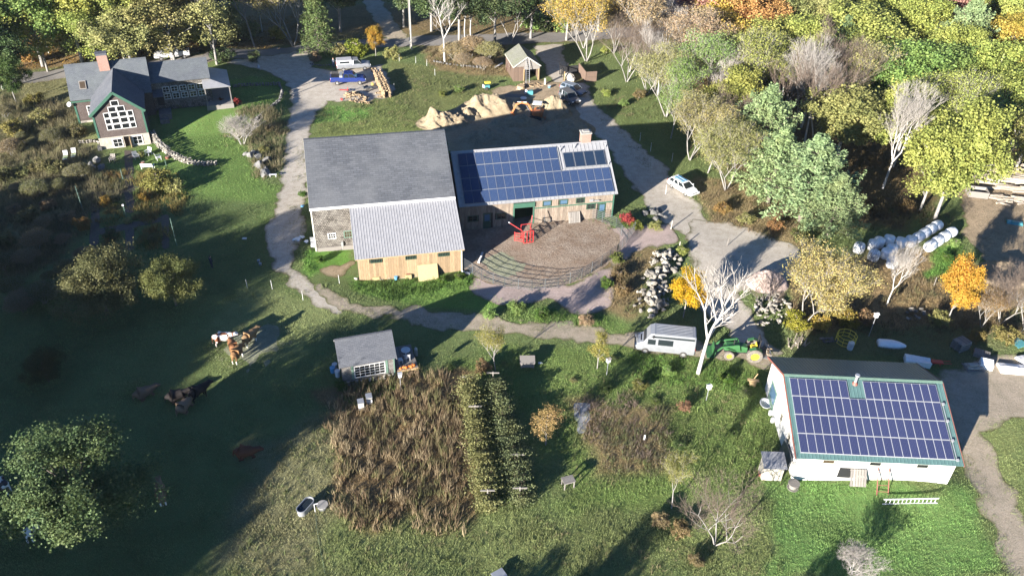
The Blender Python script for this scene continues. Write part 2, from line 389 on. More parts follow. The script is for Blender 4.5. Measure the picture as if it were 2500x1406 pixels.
# ================================================================ ground
def inpoly(px, py, poly):
    r = np.zeros(px.shape, bool); n = len(poly)
    for i in range(n):
        x0, y0 = poly[i]; x1, y1 = poly[(i+1) % n]
        c = ((y0 > py) != (y1 > py)) & (px < (x1-x0)*(py-y0)/((y1-y0) or 1e-9)+x0); r ^= c
    return r
def sdist(px, py, poly):
    d = np.full(px.shape, 1e9); n = len(poly)
    for i in range(n):
        x0, y0 = poly[i]; x1, y1 = poly[(i+1) % n]; dx, dy = x1-x0, y1-y0
        t = np.clip(((px-x0)*dx+(py-y0)*dy)/(dx*dx+dy*dy+1e-9), 0, 1); d = np.minimum(d, np.hypot(px-x0-t*dx, py-y0-t*dy))
    return np.where(inpoly(px, py, poly), d, -d)
def wpoly(pts): return [tuple(GP(u, v).xy) for u, v in pts]
def vnoise(x, y, s, seed=0):
    """smooth value noise"""
    xi = np.floor(x/s).astype(int); yi = np.floor(y/s).astype(int); fx = x/s-xi; fy = y/s-yi; fx = fx*fx*(3-2*fx); fy = fy*fy*(3-2*fy)
    def h(a, b):
        n = (a*374761393+b*668265263+seed*974711) & 0x7fffffff; n = ((n ^ (n >> 13))*1274126177) & 0x7fffffff; return ((n ^ (n >> 16)) & 0xffff)/65535.
    return (h(xi, yi)*(1-fx)+h(xi+1, yi)*fx)*(1-fy)+(h(xi, yi+1)*(1-fx)+h(xi+1, yi+1)*fx)*fy
# what grows where: (outline in photo pixels, colour, soft edge in metres)
GRASS = (0.120, 0.160, 0.060)
COVER = [
 ([(0, 0), (2500, 0), (2500, 120), (0, 60)], (0.158, 0.116, 0.060), 8),
 ([(0, 0), (760, 0), (760, 105), (480, 130), (120, 165), (0, 180)], (0.182, 0.128, 0.067), 3),
 ([(0, 180), (160, 170), (200, 300), (240, 360), (330, 480), (210, 520), (150, 620), (0, 760)], (0.150, 0.145, 0.072), 3),
 ([(380, 230), (690, 190), (690, 290), (560, 320), (640, 420), (680, 470), (650, 560), (560, 640), (460, 520), (330, 410), (250, 410), (380, 340)], (0.110, 0.184, 0.049), 2),
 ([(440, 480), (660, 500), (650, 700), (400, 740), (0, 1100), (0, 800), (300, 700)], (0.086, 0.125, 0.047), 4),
 ([(770, 270), (960, 240), (1080, 300), (1060, 325), (760, 345)], (0.138, 0.170, 0.056), 2),
 ([(780, 262), (900, 262), (900, 285), (780, 300)], (0.111, 0.217, 0.051), 1.5),
 ([(940, 150), (1210, 180), (1200, 250), (1050, 280), (960, 240)], (0.129, 0.148, 0.055), 2),
 ([(1020, 110), (1230, 100), (1240, 190), (1060, 170)], (0.222, 0.164, 0.085), 2),
 ([(1440, 200), (1620, 220), (1700, 320), (1700, 420), (1580, 360), (1460, 260)], (0.107, 0.143, 0.051), 2),
 ([(1690, 430), (1900, 470), (2000, 620), (1900, 600), (1740, 550)], (0.229, 0.178, 0.093), 2),
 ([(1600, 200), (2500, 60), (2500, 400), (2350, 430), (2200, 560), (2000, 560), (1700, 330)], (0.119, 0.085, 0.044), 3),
 ([(840, 680), (1160, 660), (1240, 740), (1160, 760), (960, 740), (860, 720)], (0.123, 0.217, 0.051), 1.5),
 ([(740, 620), (860, 600), (870, 640), (760, 665)], (0.113, 0.236, 0.045), 1),
 ([(600, 700), (840, 740), (800, 830), (600, 880), (480, 800)], (0.166, 0.199, 0.081), 2),
 ([(1260, 730), (1540, 780), (1540, 830), (1260, 790)], (0.113, 0.175, 0.051), 1.5),
 ([(1480, 600), (1620, 600), (1560, 770), (1480, 770)], (0.189, 0.143, 0.074), 1.5),
 ([(1080, 880), (1500, 830), (1860, 900), (1880, 1000), (1900, 1180), (1400, 1290), (1300, 1000), (1100, 960)], (0.120, 0.175, 0.051), 2),
 ([(1400, 980), (1640, 1000), (1620, 1160), (1450, 1150)], (0.206, 0.156, 0.081), 2),
 ([(780, 950), (1150, 900), (1180, 1300), (840, 1310)], (0.197, 0.139, 0.072), 1.2),
 ([(600, 1080), (820, 1000), (860, 1406), (520, 1406)], (0.182, 0.178, 0.093), 3),
 ([(780, 1290), (1900, 1240), (1900, 1406), (760, 1406)], (0.151, 0.184, 0.069), 3),
 ([(1880, 1170), (2360, 1200), (2440, 1406), (1880, 1406)], (0.120, 0.212, 0.063), 1.5),
 ([(2380, 1040), (2500, 1000), (2500, 1350)], (0.172, 0.208, 0.078), 2),
 ([(1900, 640), (2300, 600), (2500, 700), (2500, 830), (2300, 800), (1960, 830)], (0.213, 0.152, 0.079), 2),
 ([(2280, 600), (2350, 590), (2340, 680), (2270, 690)], (0.107, 0.217, 0.045), 1),
 ([(1960, 800), (2420, 800), (2420, 900), (1900, 880)], (0.119, 0.136, 0.063), 2)]
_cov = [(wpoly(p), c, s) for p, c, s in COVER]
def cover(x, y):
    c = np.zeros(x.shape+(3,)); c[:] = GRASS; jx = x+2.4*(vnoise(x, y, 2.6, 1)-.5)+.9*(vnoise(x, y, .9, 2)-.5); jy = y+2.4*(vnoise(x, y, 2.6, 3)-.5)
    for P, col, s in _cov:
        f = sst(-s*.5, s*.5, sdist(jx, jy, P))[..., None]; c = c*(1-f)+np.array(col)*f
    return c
CELL = .5; X0, X1, Y0, Y1 = -124., 132., 26., 208.
gx = np.arange(X0, X1+.01, CELL); gy = np.arange(Y0, Y1+.01, CELL)
def rough(x, y): return .05*(vnoise(x, y, 1.3, 9)-.5)+.03*(vnoise(x, y, .55, 8)-.5)
def make_ground():
    ex = np.concatenate([np.linspace(-1800, X0, 14)[:-1], gx, np.linspace(X1, 1800, 14)[1:]]); ey = np.concatenate([np.linspace(-900, Y0, 12)[:-1], gy, np.linspace(Y1, 2600, 16)[1:]])
    XX, YY = np.meshgrid(ex, ey); Z = T(XX, YY); V = np.stack([XX, YY, Z], -1).reshape(-1, 3)
    nx, ny = len(ex), len(ey); i = np.arange(nx*ny).reshape(ny, nx); F = np.stack([i[:-1, :-1], i[:-1, 1:], i[1:, 1:], i[1:, :-1]], -1).reshape(-1, 4)
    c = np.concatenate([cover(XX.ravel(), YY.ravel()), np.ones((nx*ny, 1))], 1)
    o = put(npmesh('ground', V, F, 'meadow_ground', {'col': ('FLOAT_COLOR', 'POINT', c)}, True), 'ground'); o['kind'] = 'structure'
make_ground()
SHEETS = []
def sheet(name, pts, matname, dz, amp=.7, label=None, seed=0, kind='structure', cat=None, parent=None, mound=None):
    """a ground sheet cut along its own ragged outline"""
    P = wpoly(pts); SHEETS.append(P); xs = [p[0] for p in P]; ys = [p[1] for p in P]
    ax = np.arange(math.floor((min(xs)-1)/CELL)*CELL, max(xs)+1, CELL); ay = np.arange(math.floor((min(ys)-1)/CELL)*CELL, max(ys)+1, CELL)
    XX, YY = np.meshgrid(ax, ay); D = sdist(XX, YY, P)+amp*((vnoise(XX, YY, 2.1, seed+5)-.5)*1.3+(vnoise(XX, YY, .8, seed+6)-.5))
    V = []; F = []; E = []; idx = {}
    def vid(x, y, d):
        k = (round(x, 4), round(y, 4))
        if k not in idx: idx[k] = len(V); V.append((x, y, Tz(x, y)+dz)); E.append(max(0, min(1, .3+d/1.0)))
        return idx[k]
    for j in range(len(ay)-1):
        for i in range(len(ax)-1):
            q = [(ax[i], ay[j], D[j, i]), (ax[i+1], ay[j], D[j, i+1]), (ax[i+1], ay[j+1], D[j+1, i+1]), (ax[i], ay[j+1], D[j+1, i])]
            if all(a[2] <= 0 for a in q): continue
            out = []
            for a, b in zip(q, q[1:]+q[:1]):
                if a[2] > 0: out.append(a)
                if (a[2] > 0) != (b[2] > 0):
                    t = a[2]/(a[2]-b[2]); out.append((a[0]+t*(b[0]-a[0]), a[1]+t*(b[1]-a[1]), 0))
            if len(out) > 2: F.append(tuple(vid(*p) for p in out))
    me = bpy.data.meshes.new(name); me.from_pydata(V, [], F); me.materials.append(MATS[matname])
    at = me.attributes.new('edge', 'FLOAT', 'POINT'); at.data.foreach_set('value', E); me.polygons.foreach_set('use_smooth', [True]*len(F))
    o = put(me, name, parent); o['kind'] = kind
    if label: o['label'] = label
    return o
sheet('road', [(-150, 215), (0, 190), (120, 172), (470, 137), (740, 108), (1000, 90), (1200, 84), (1390, 76), (1620, 60), (1800, 40), (1800, 56), (1620, 84), (1420, 102), (1220, 112), (1000, 114), (760, 130), (480, 160), (130, 196), (0, 216), (-150, 240)], 'asphalt', .012)
sheet('woodland_track', [(850, -60), (905, -60), (945, 20), (1000, 95), (940, 98), (900, 30)], 'dirt', .016, seed=2)
sheet('gravel_drive', [(560, 152), (640, 136), (750, 120), (775, 140), (768, 166), (800, 172), (935, 158), (965, 230), (900, 252), (800, 248), (770, 285), (757, 340), (750, 400), (746, 460), (744, 520), (735, 575), (720, 610), (724, 650), (760, 690), (800, 720), (850, 738), (830, 775), (770, 748), (715, 705), (672, 665), (652, 620), (648, 560), (668, 500), (688, 430), (698, 370), (702, 300), (710, 255), (700, 205), (660, 178), (600, 166)], 'gravel', .020, .8, seed=3)
sheet('farm_track', [(775, 700), (860, 733), (1000, 750), (1200, 775), (1400, 795), (1560, 815), (1700, 830), (1890, 850), (1900, 900), (1700, 872), (1540, 852), (1380, 832), (1180, 812), (1000, 787), (880, 772), (820, 755)], 'dirt', .028, 1.3, seed=4)
sheet('lane', [(1300, 112), (1330, 160), (1345, 200), (1385, 250), (1415, 300), (1478, 352), (1510, 410), (1545, 462), (1590, 515), (1640, 560), (1680, 590), (1690, 640), (1700, 700), (1720, 760), (1780, 820), (1830, 860), (1910, 862), (1860, 800), (1815, 730), (1785, 660), (1765, 600), (1735, 550), (1695, 490), (1645, 430), (1565, 350), (1495, 290), (1448, 255), (1432, 210), (1382, 150), (1375, 108)], 'gravel', .024, .8, seed=5)
sheet('gravel_lot', [(1690, 538), (1780, 545), (1880, 580), (1960, 610), (1975, 650), (1900, 720), (1800, 710), (1720, 690), (1680, 600)], 'gravel', .032, .9, seed=6)
sheet('pink_gravel_apron', [(1150, 675), (1300, 700), (1400, 690), (1480, 650), (1515, 600), (1500, 560), (1560, 548), (1640, 542), (1660, 590), (1560, 615), (1505, 655), (1490, 760), (1420, 772), (1340, 735), (1230, 745), (1160, 722)], 'pink_gravel', .036, .8, seed=7)
sheet('cattle_yard', [(1128, 657), (1112, 545), (1240, 535), (1310, 528), (1400, 525), (1480, 540), (1512, 575), (1508, 620), (1462, 662), (1382, 695), (1282, 705), (1200, 695), (1150, 672)], 'mud', .044, .4, seed=8)
sheet('dropped_hay', [(1180, 640), (1230, 620), (1270, 640), (1265, 672), (1215, 672)], 'hay', .052, 1.2, seed=9)
sheet('workshop_yard', [(2290, 930), (2330, 890), (2420, 868), (2620, 880), (2620, 1020), (2440, 1030), (2400, 1060), (2520, 1290), (2620, 1480), (2500, 1480), (2440, 1340), (2350, 1140), (2310, 1000)], 'dirt', .020, .9, seed=10)
sheet('bare_soil', [(1040, 305), (1140, 250), (1240, 222), (1340, 232), (1405, 262), (1440, 320), (1440, 352), (1280, 362), (1100, 378), (1080, 330)], 'sand', .030, .8, seed=11)
sheet('work_area', [(1200, 222), (1300, 196), (1400, 205), (1410, 250), (1310, 250), (1200, 244)], 'woodchip', .036, 1.0, seed=12)
sheet('log_yard', [(2330, 445), (2420, 415), (2600, 400), (2600, 660), (2430, 690), (2350, 570)], 'woodchip', .024, 1.2, seed=13)
sheet('hay_patch', [(560, 815), (690, 790), (700, 840), (620, 900), (560, 890), (530, 860)], 'hay', .020, 1.6, seed=14)
sheet('leafy_path', [(860, 640), (840, 680), (770, 672), (800, 650)], 'woodchip', .022, .8, seed=15)
sheet('slate_path', [(1405, 985), (1450, 978), (1440, 1010), (1425, 1060), (1405, 1062)], 'slab', .02, .5, seed=16)
for i, pts in enumerate([[(304, 368), (324, 368), (328, 520), (306, 520)], [(224, 470), (246, 470), (240, 600), (218, 600)], [(240, 470), (395, 448), (396, 458), (240, 482)], [(306, 560), (328, 558), (328, 612), (304, 612)], [(395, 525), (412, 525), (414, 610), (396, 610)], [(240, 560), (310, 545), (400, 530), (400, 540), (310, 562), (240, 575)]]):
    sheet('brick_path', pts, 'brick_paving', .02+.004*i, .15, seed=20+i)
# ================================================================ buildings
class Bld:
    def __init__(s, name, label, cat, x, y, yaw, z=0):
        s.e = thing(name, label, cat, (x, y, z), yaw); s.o = Vector((x, y, z)); s.R = Matrix.Rotation(yaw, 3, 'Z')
    def ray(s, u, v): return s.R.transposed() @ (Vector((0, 0, CH))-s.o), s.R.transposed() @ ray(u, v)
    def at(s, u, v, z):
        c, d = s.ray(u, v); t = (z-s.o.z-c.z)/d.z; return c+d*t
    def wall(s, u, v, y):
        c, d = s.ray(u, v); t = (y-c.y)/d.y; p = c+d*t; return p.x, p.z
    def world(s, p): return s.o + s.R @ Vector(p)
def slab(b, pts, th, m=0):
    pts = [Vector(p) for p in pts]; n = (pts[1]-pts[0]).cross(pts[2]-pts[0]).normalized()
    if n.z < 0: n = -n; pts = pts[::-1]
    lo = [p-n*th for p in pts]; b.poly(pts, m); b.poly(lo[::-1], m)
    for i in range(len(pts)):
        j = (i+1) % len(pts); b.poly([pts[i], lo[i], lo[j], pts[j]], m)
def prism(b, pts, d, m=0):
    d = Vector(d); pts = [Vector(p) for p in pts]; q = [p+d for p in pts]; b.poly(pts, m); b.poly(q[::-1], m)
    for i in range(len(pts)):
        j = (i+1) % len(pts); b.poly([pts[i], q[i], q[j], pts[j]], m)
def window(parent, o, ex, n, wd, ht, frame='white_paint', pane='dark_glass', nx=2, ny=2, fw=.1, mw=.045, name='window', sill=False, proud=.06):
    """o = centre on the wall; ex along the wall, n outward"""
    o, ex, n = Vector(o), Vector(ex).normalized(), Vector(n).normalized(); ez = Vector((0, 0, 1)); b = MB(); h, v = wd/2, ht/2
    for a in ((-h, -h+fw), (h-fw, h)): b.fbox(o, ex, ez, n, a, (-v, v), (0, proud))
    for a in ((-v, -v+fw), (v-fw, v)): b.fbox(o, ex, ez, n, (-h+fw, h-fw), a, (0, proud-.004))
    for i in range(1, nx):
        c = -h+fw+(wd-2*fw)*i/nx; b.fbox(o, ex, ez, n, (c-mw/2, c+mw/2), (-v+fw, v-fw), (.012, .036))
    for i in range(1, ny):
        c = -v+fw+(ht-2*fw)*i/ny; b.fbox(o, ex, ez, n, (-h+fw, h-fw), (c-mw/2, c+mw/2), (.014, .033))
    if sill: b.fbox(o, ex, ez, n, (-h-.05, h+.05), (-v-.06, -v-.004), (0, proud+.05))
    w_ = b.build(name, frame, parent)
    p = MB(); p.fbox(o, ex, ez, n, (-h+fw*.5, h-fw*.5), (-v+fw*.5, v-fw*.5), (.002, .02)); p.build('pane', pane, w_)
    return w_
EX, NY = (1, 0, 0), (0, -1, 0)
random.seed(3)
# ---------------------------------------------------------------- main barn with its lean-to
BN = Bld('barn', 'large barn with grey shingle roof and a ribbed metal lean-to in front', 'barn', -23.378, 80.954, .231); E0 = BN.e
L, D, ZR, ZE = 16.79, 7.9, 10.82, 6.05
for nm, pts in (('roof_slope', [(0, 0, ZE), (L, 0, ZE), (L, D, ZR), (0, D, ZR)]), ('roof_slope', [(0, D, ZR), (L, D, ZR), (L, 2*D, ZE), (0, 2*D, ZE)])):
    b = MB(); slab(b, pts, .16); b.build(nm, 'asphalt_shingle', E0)
b = MB(); b.box((-.01, -.03, ZE-.22), (L+.01, .10, ZE-.165)); b.box((0, -.04, ZE-.34), (L, 0.02, ZE-.03)); b.build('eave_fascia', 'white_paint', E0)
b = MB()
for i in range(22): b.bar((L*i/22, D, ZR+.03), (L*(i+1)/22-.02, D, ZR+.035+.01*(i % 2)), .42, .03)
b.build('ridge_cap', 'asphalt_shingle', E0)
b = MB(); b.box((.25, .213, -.8), (L-.25, .36, ZE-.14)); b.build('front_wall', 'grey_shingle_wall', E0)
b = MB(); b.box((.25, 2*D-.36, -.8), (L-.25, 2*D-.213, ZE-.14)); b.build('back_wall', 'grey_shingle_wall', E0)
for x in (.1, L-.25):
    b = MB(); prism(b, [(x, .214, -.8), (x, 2*D-.214, -.8), (x, 2*D-.214, ZE-.1), (x, D, ZR-.2), (x, .214, ZE-.1)], (.15, 0, 0)); b.build('gable_wall', 'grey_shingle_wall', E0)
for x in (.06, L-.22):
    b = MB(); b.box((x, .16, -.8), (x+.16, .21, ZE-.34)); b.build('corner_board', 'cream', E0)
for x in (-.02, L-.06):
    for s in (0, 1): b = MB(); b.bar(*(((x+.04, 0, ZE-.2), (x+.04, D, ZR-.2)) if s == 0 else ((x+.04, 2*D, ZE-.2), (x+.04, D, ZR-.2))), .08, .2); b.build('rake_board', 'cream', E0)
window(E0, (2.15, .213, 2.0), EX, NY, .95, .8, nx=3, ny=2)
window(E0, (4.02, .213, 2.05), EX, NY, 1.0, .95, 'sage', 'warm_glass', nx=3, ny=2)
b = MB(); b.box((.3, .05, -.7), (4.6, .21, .55)); b.build('sill_boards', 'weathered', E0)
b = MB(); b.box((3.1, .0, .55), (3.35, .2, 1.15)); b.cyl((3.22, .08, -.3), (3.22, .08, .55), .04); b.build('meter_box', 'galv', E0)
# lean-to
XA, XB, YT, ZT, YB, ZB = 4.47, 16.84, .19, 5.80, -6.49, 2.84
b = MB(); slab(b, [(XA, YB, ZB), (XB, YB, ZB), (XB, YT, ZT), (XA, YT, ZT)], .07); lr = b.build('lean_to_roof', 'grey_metal_roof', E0)
sl = math.atan2(ZT-ZB, YT-YB); SL = math.hypot(ZT-ZB, YT-YB)
rb = MB(); rb.loft([[(-.04, 0, 0), (.04, 0, 0), (.02, 0, .026), (-.02, 0, .026)], [(-.04, SL, 0), (.04, SL, 0), (.02, SL, .026), (-.02, SL, .026)]]); rbm = rb.mesh('rib', 'grey_metal_roof')
n = 41
for i in range(n): put(rbm, 'rib', lr, (XA+.06+(XB-XA-.12)*i/(n-1), YB, ZB+.001), (sl, 0, 0))
b = MB(); b.box((XA, YT-.16, ZT-.02), (XB, YT+.012, ZT+.09)); b.build('flashing', 'white_paint', E0)
b = MB(); b.box((XA+.3, YB+.36, -.95), (XB-.3, YB+.46, 2.62)); b.build('lean_to_wall', 'interior', E0)
for x in (XA+.28, XB-.40):
    b = MB(); prism(b, [(x, YB+.36, -.95), (x, .2, -.8), (x, .2, ZT-.15), (x, YB+.36, 2.72)], (.12, 0, 0)); b.build('lean_to_end_wall', 'barn_board', E0)
def boards(parent, mat, x0, x1, yf, z0, z1, wd=.26, gaps=(), th=.035, face=-1, axis='x', zt=None, nm='board'):
    x = x0
    while x < x1-.05:
        w_ = min(wd*random.uniform(.8, 1.25), x1-x); a, c = x+.006, x+w_-.006; mid = (a+c)/2
        segs = [(z0, zt(mid) if zt else z1)]
        for g0, g1, h0, h1 in gaps:
            if g0-.02 < mid < g1+.02:
                segs = [q for lo, hi in segs for q in ((lo, min(hi, h0)), (max(lo, h1), hi)) if q[1]-q[0] > .04]
        d = random.uniform(0, .014)
        for lo, hi in segs:
            if axis == 'x': piece(mat, nm, parent, (a, yf-th-d, lo), (c, yf-.002, hi))
            else: piece(mat, nm, parent, ((yf-th-d) if face < 0 else yf+.002, a, lo), (yf-.002 if face < 0 else yf+th+d, c, hi))
        x += w_
YW = YB+.36
LW = [(6.82, 2.3), (10.69, 2.3), (14.48, 2.3)]
boards(E0, 'lean_board', XA+.3, XB-.3, YW, -.55, 2.63, .27, [(x-.6, x+.6, 1.98, 2.64) for x, z in LW])
b = MB(); b.box((XA+.26, YW-.07, -.75), (XB-.26, YW-.055+.05, -.5)); b.box((XB-.38, YW-.075, -.55), (XB-.27, YW-.045, 2.6)); b.build('base_board', 'cream', E0)
for x, z in LW: window(E0, (x, YW-.03, z), EX, NY, 1.25, .68, 'dark_green', 'dark_glass', nx=6, ny=1, fw=.08)
b = MB(); b.box((XA+.05, YB+.02, ZB-.16), (XB-.05, YB+.06, ZB-.075)); b.build('lean_to_fascia', 'new_wood', E0)
# plywood sheet and clutter against the lean-to
def leaning(name, label, cat, bld, x0, x1, ybase, zbase, ywall, ztop, mat, th=.03, slats=None, group=None):
    e = thing(name, label, cat, bld.world((0, 0, 0)), bld.e.rotation_euler.z, group)
    p = Vector((0, ybase, zbase)); q = Vector((0, ywall, ztop)); d = (q-p); H = d.length; d.normalize(); nrm = Vector((0, -d.z, d.y))
    if slats is None:
        b = MB(); b.fbox((x0, ybase, zbase), (1, 0, 0), d, nrm, (0, x1-x0), (0, H), (0, th)); b.build('sheet', mat, e)
    else:
        n = slats; wd = (x1-x0)/n
        for i in range(n):
            b = MB(); b.fbox((x0+i*wd, ybase, zbase), (1, 0, 0), d, nrm, (.02, wd-.02), (0, H), (th*1.5, th*2.5)); b.build('slat', mat, e)
        for hh in (.06, H/2-.05, H-.16):
            b = MB(); b.fbox((x0, ybase, zbase), (1, 0, 0), d, nrm, (0, x1-x0), (hh, hh+.1), (0, th*1.5)); b.build('rail', mat, e)
    return e
leaning('plywood_sheet', 'pale yellow board sheet leaning on the wooden lean-to wall', 'board', BN, 11.35, 13.65, YW-1.0, -.55, YW-.08, 1.1, 'osb')
# ---------------------------------------------------------------- solar barn
SB = Bld('solar_barn', 'long low barn with blue solar panels on its metal roof', 'barn', -7.0, 86.46, .231); E1 = SB.e
L, D, ZR, ZE = 20.48, 6.238, 7.843, 3.543; XS = .25
for nm, pts in (('roof_slope', [(XS, 0, ZE), (L, 0, ZE), (L, D, ZR), (XS, D, ZR)]), ('roof_slope', [(XS, D, ZR), (L, D, ZR), (L, 2*D, ZE), (XS, 2*D, ZE)])):
    b = MB(); slab(b, pts, .12); rs = b.build(nm, 'seam_metal', E1)
    if nm and pts[0][1] == 0: RS = rs
sl = math.atan2(ZR-ZE, D); SL = math.hypot(ZR-ZE, D)
rb = MB(); rb.box((-.014, 0, 0), (.014, SL-.02, .05)); rbm = rb.mesh('seam', 'seam_metal')
for i in range(40): put(rbm, 'standing_seam', RS, (XS+.1+.515*i, 0, ZE+.001), (sl, 0, 0))
b = MB(); b.fbox((XS, D, ZR), (1, 0, 0), (0, math.cos(sl), -math.sin(sl)), (0, 0, 1), (0, L-XS), (0, .22), (.0, .06)); b.fbox((XS, D, ZR), (1, 0, 0), (0, -math.cos(sl), -math.sin(sl)), (0, 0, 1), (0, L-XS), (0, .22), (.002, .062)); b.build('ridge_cap', 'seam_metal', E1)
def panel_mesh(wd, ht, cell, name, fr='pv_frame'):
    b = MB(); t = .018
    b.box((t, t, .012), (wd-t, ht-t, .036), 0)
    for lo, hi in (((0, 0, 0), (t, ht, .044)), ((wd-t, 0, 0), (wd, ht, .044)), ((t, 0, 0), (wd-t, t, .0435)), ((t, ht-t, 0), (wd-t, ht, .0435))): b.box(lo, hi, 1)
    return b.mesh(name, [cell, fr])
pm = panel_mesh(1.034, 1.66, 'pv_blue', 'solar_panel')
def on_roof(x, s, lift, ang, y0=0, z0=0): return (x, y0+s*math.cos(ang)-lift*math.sin(ang), z0+s*math.sin(ang)+lift*math.cos(ang))
for r, (s0, n) in enumerate(((.33, 18), (2.04, 18), (3.76, 12), (5.49, 12))):
    for i in range(n): put(pm, 'solar_panel', E1, on_roof(1.07+1.052*i, s0, .11, sl, 0, ZE), (sl, 0, 0))
    b = MB(); b.box((1.0, -.02, .04), (1.07+1.052*n+.02, .02, .105)); b.box((1.0, 1.62, .04), (1.07+1.052*n+.02, 1.69, .108))
    o = b.build('panel_rail', 'galv', E1, loc=on_roof(0, s0, 0, sl, 0, ZE), rot=(sl, 0, 0))
# thermal collectors
cf = MB()
for i in range(4):
    x = 14.35+1.36*i; b = MB(); b.box((0, 0, .05), (1.3, 2.1, .16), 0); b.box((.04, .04, .161), (1.26, 2.06, .166), 1)
    b.build('solar_collector', ['steel', 'collector_glass'], E1, loc=on_roof(x, 4.10, .02, sl, 0, ZE), rot=(sl, 0, 0))
for x, s in ((14.1, 6.5), (16.0, 6.75), (20.1, 6.6), (20.05, 4.15)):
    b = MB(); p = Vector(on_roof(x, s, 0, sl, 0, ZE)); b.cyl(p, p+Vector((0, 0, .55)), .06, .06, 8); b.cyl(p+Vector((0, 0, .5)), p+Vector((-.02, 0, .62)), .11, .09, 8); b.build('vent_pipe', 'galv', E1)
b = MB(); b.tube([on_roof(13.85, s, .08, sl, 0, ZE) for s in (3.9, 5.2, 6.4, 7.0)], .05, 6); b.tube([on_roof(x, 3.92, .07, sl, 0, ZE) for x in (14.0, 16.5, 19.8)], .035, 6); b.build('pipe_run', 'galv', E1)
for s in (1.2, 2.9, 4.6):
    b = MB(); b.box((.75, 0, .0), (.92, .17, .12)); b.build('junction_box', 'galv', E1, loc=on_roof(0, s, 0, sl, 0, ZE), rot=(sl, 0, 0))
# chimney
b = MB(); b.box((17.1, D-.15, ZR-.9), (18.3, D+.85, 9.0)); ch = b.build('chimney', 'chimney_brick', E1)
b = MB(); b.box((17.02, D-.23, 9.0), (18.38, D+.93, 9.16)); b.box((17.3, D+.05, 9.16), (18.1, D+.65, 9.32)); b.build('chimney_cap', 'concrete', ch)
# walls
YF = .345; b = MB()
b.box((.3, YF, -.4), (7.25, YF+.12, ZE-.05)); b.box((9.62, YF, -.4), (L-.35, YF+.12, ZE-.05)); b.box((7.25, YF, 2.62), (9.62, YF+.12, ZE-.05)); b.build('front_wall', 'interior', E1)
b = MB(); b.box((.3, 2*D-.47, -.4), (L-.35, 2*D-.35, ZE-.05)); b.build('back_wall', 'barn_board', E1)
b = MB(); b.box((.3, YF+.14, .02), (L-.5, 2*D-.48, .06)); b.build('floor', 'mud', E1)
for x in (L-.47,):
    b = MB(); prism(b, [(x, YF+.13, -.4), (x, 2*D-.35, -.4), (x, 2*D-.35, ZE-.02), (x, D, ZR-.16), (x, YF+.13, ZE+.02)], (.12, 0, 0)); b.build('gable_wall', 'barn_board', E1)
SW = [(11.37, 2.86, 1.15, .78), (13.51, 2.86, 1.15, .78), (15.67, 2.88, 1.15, .78), (17.15, 1.9, 1.2, .85), (18.63, 1.1, 1.0, 2.3), (2.0, 1.6, 1.3, .9), (5.6, 1.6, 1.3, .9), (3.9, 1.1, 1.3, 2.2)]
gaps = [(x-w_/2, x+w_/2, z-h/2, z+h/2) for x, z, w_, h in SW]
boards(E1, 'barn_board', .35, 7.1, YF, -.2, ZE-.1, .27, gaps); boards(E1, 'barn_board', 9.8, L-.5, YF, -.2, ZE-.1, .27, gaps)
for i, (x, z, w_, h) in enumerate(SW):
    if i in (4, 7): continue
    window(E1, (x, YF-.02, z), EX, NY, w_, h, 'dark_green', 'sky_glass' if i < 2 else 'dark_glass', 2 if i > 1 else 1, 2 if i > 1 else 1, .12)
b = MB()
for x in (9.62, L-.5): b.box((x, YF-.075, -.2), (x+.17, YF-.04, ZE-.12))
b.box((7.08, YF-.08, -.2), (7.26, YF+.0, 2.62)); b.box((9.8, YF-.078, 2.22), (L-.5, YF-.05, 2.38)); b.box((7.1, YF-.2, 2.62), (9.8, YF-.05, 3.25)); b.build('green_trim', 'green_trim', E1)
for x0, nm in ((18.13, 'door'), (3.3, 'door')):
    b = MB(); b.box((x0, YF-.06, 0), (x0+1.0, YF-.02, 2.25), 0); d_ = b.build(nm, 'dark_green', E1)
    b = MB(); b.box((x0+.18, YF-.075, 1.1), (x0+.82, YF-.061, 2.0)); b.build('pane', 'sky_glass', d_)
    b = MB(); b.cyl((x0+.88, YF-.12, 1.0), (x0+.88, YF-.06, 1.0), .04); b.build('handle', 'steel', d_)
b = MB(); b.box((16.9, YF-.2, 2.62), (17.35, YF-.05, 2.95)); b.box((17.5, YF-.35, 2.7), (18.1, YF-.08, 2.82)); b.build('wall_lamp', 'galv', E1)
leaning('pallet', 'weathered slatted pallet leaning on the solar barn wall', 'pallet', SB, 14.15, 15.7, YF-.75, .08, YF-.10, 1.35, 'weathered', .035, 7)
# ---------------------------------------------------------------- workshop
WS = Bld('workshop', 'white workshop with green metal roof and violet solar panels', 'building', 24.392, 48.256, -.019); E2 = WS.e
L, D, ZR, ZE, BK, ZBK, OV = 14.034, 7.354, 5.843, 3.039, 4.727, 3.862, .388
b = MB(); slab(b, [(0, 0, ZE), (L, 0, ZE), (L, D, ZR), (0, D, ZR)], .1); RF = b.build('roof_slope', 'green_metal_roof', E2)
b = MB(); slab(b, [(0, D, ZR), (L, D, ZR), (L, D+BK, ZBK), (0, D+BK, ZBK)], .1); RBK = b.build('roof_slope', 'green_metal_roof', E2)
sl = math.atan2(ZR-ZE, D); SL = math.hypot(ZR-ZE, D); sl2 = math.atan2(ZR-ZBK, BK); SL2 = math.hypot(ZR-ZBK, BK)
rb = MB(); rb.loft([[(-.03, 0, 0), (.03, 0, 0), (.012, 0, .035), (-.012, 0, .035)], [(-.03, SL, 0), (.03, SL, 0), (.012, SL, .035), (-.012, SL, .035)]]); m1 = rb.mesh('rib', 'green_metal_roof')
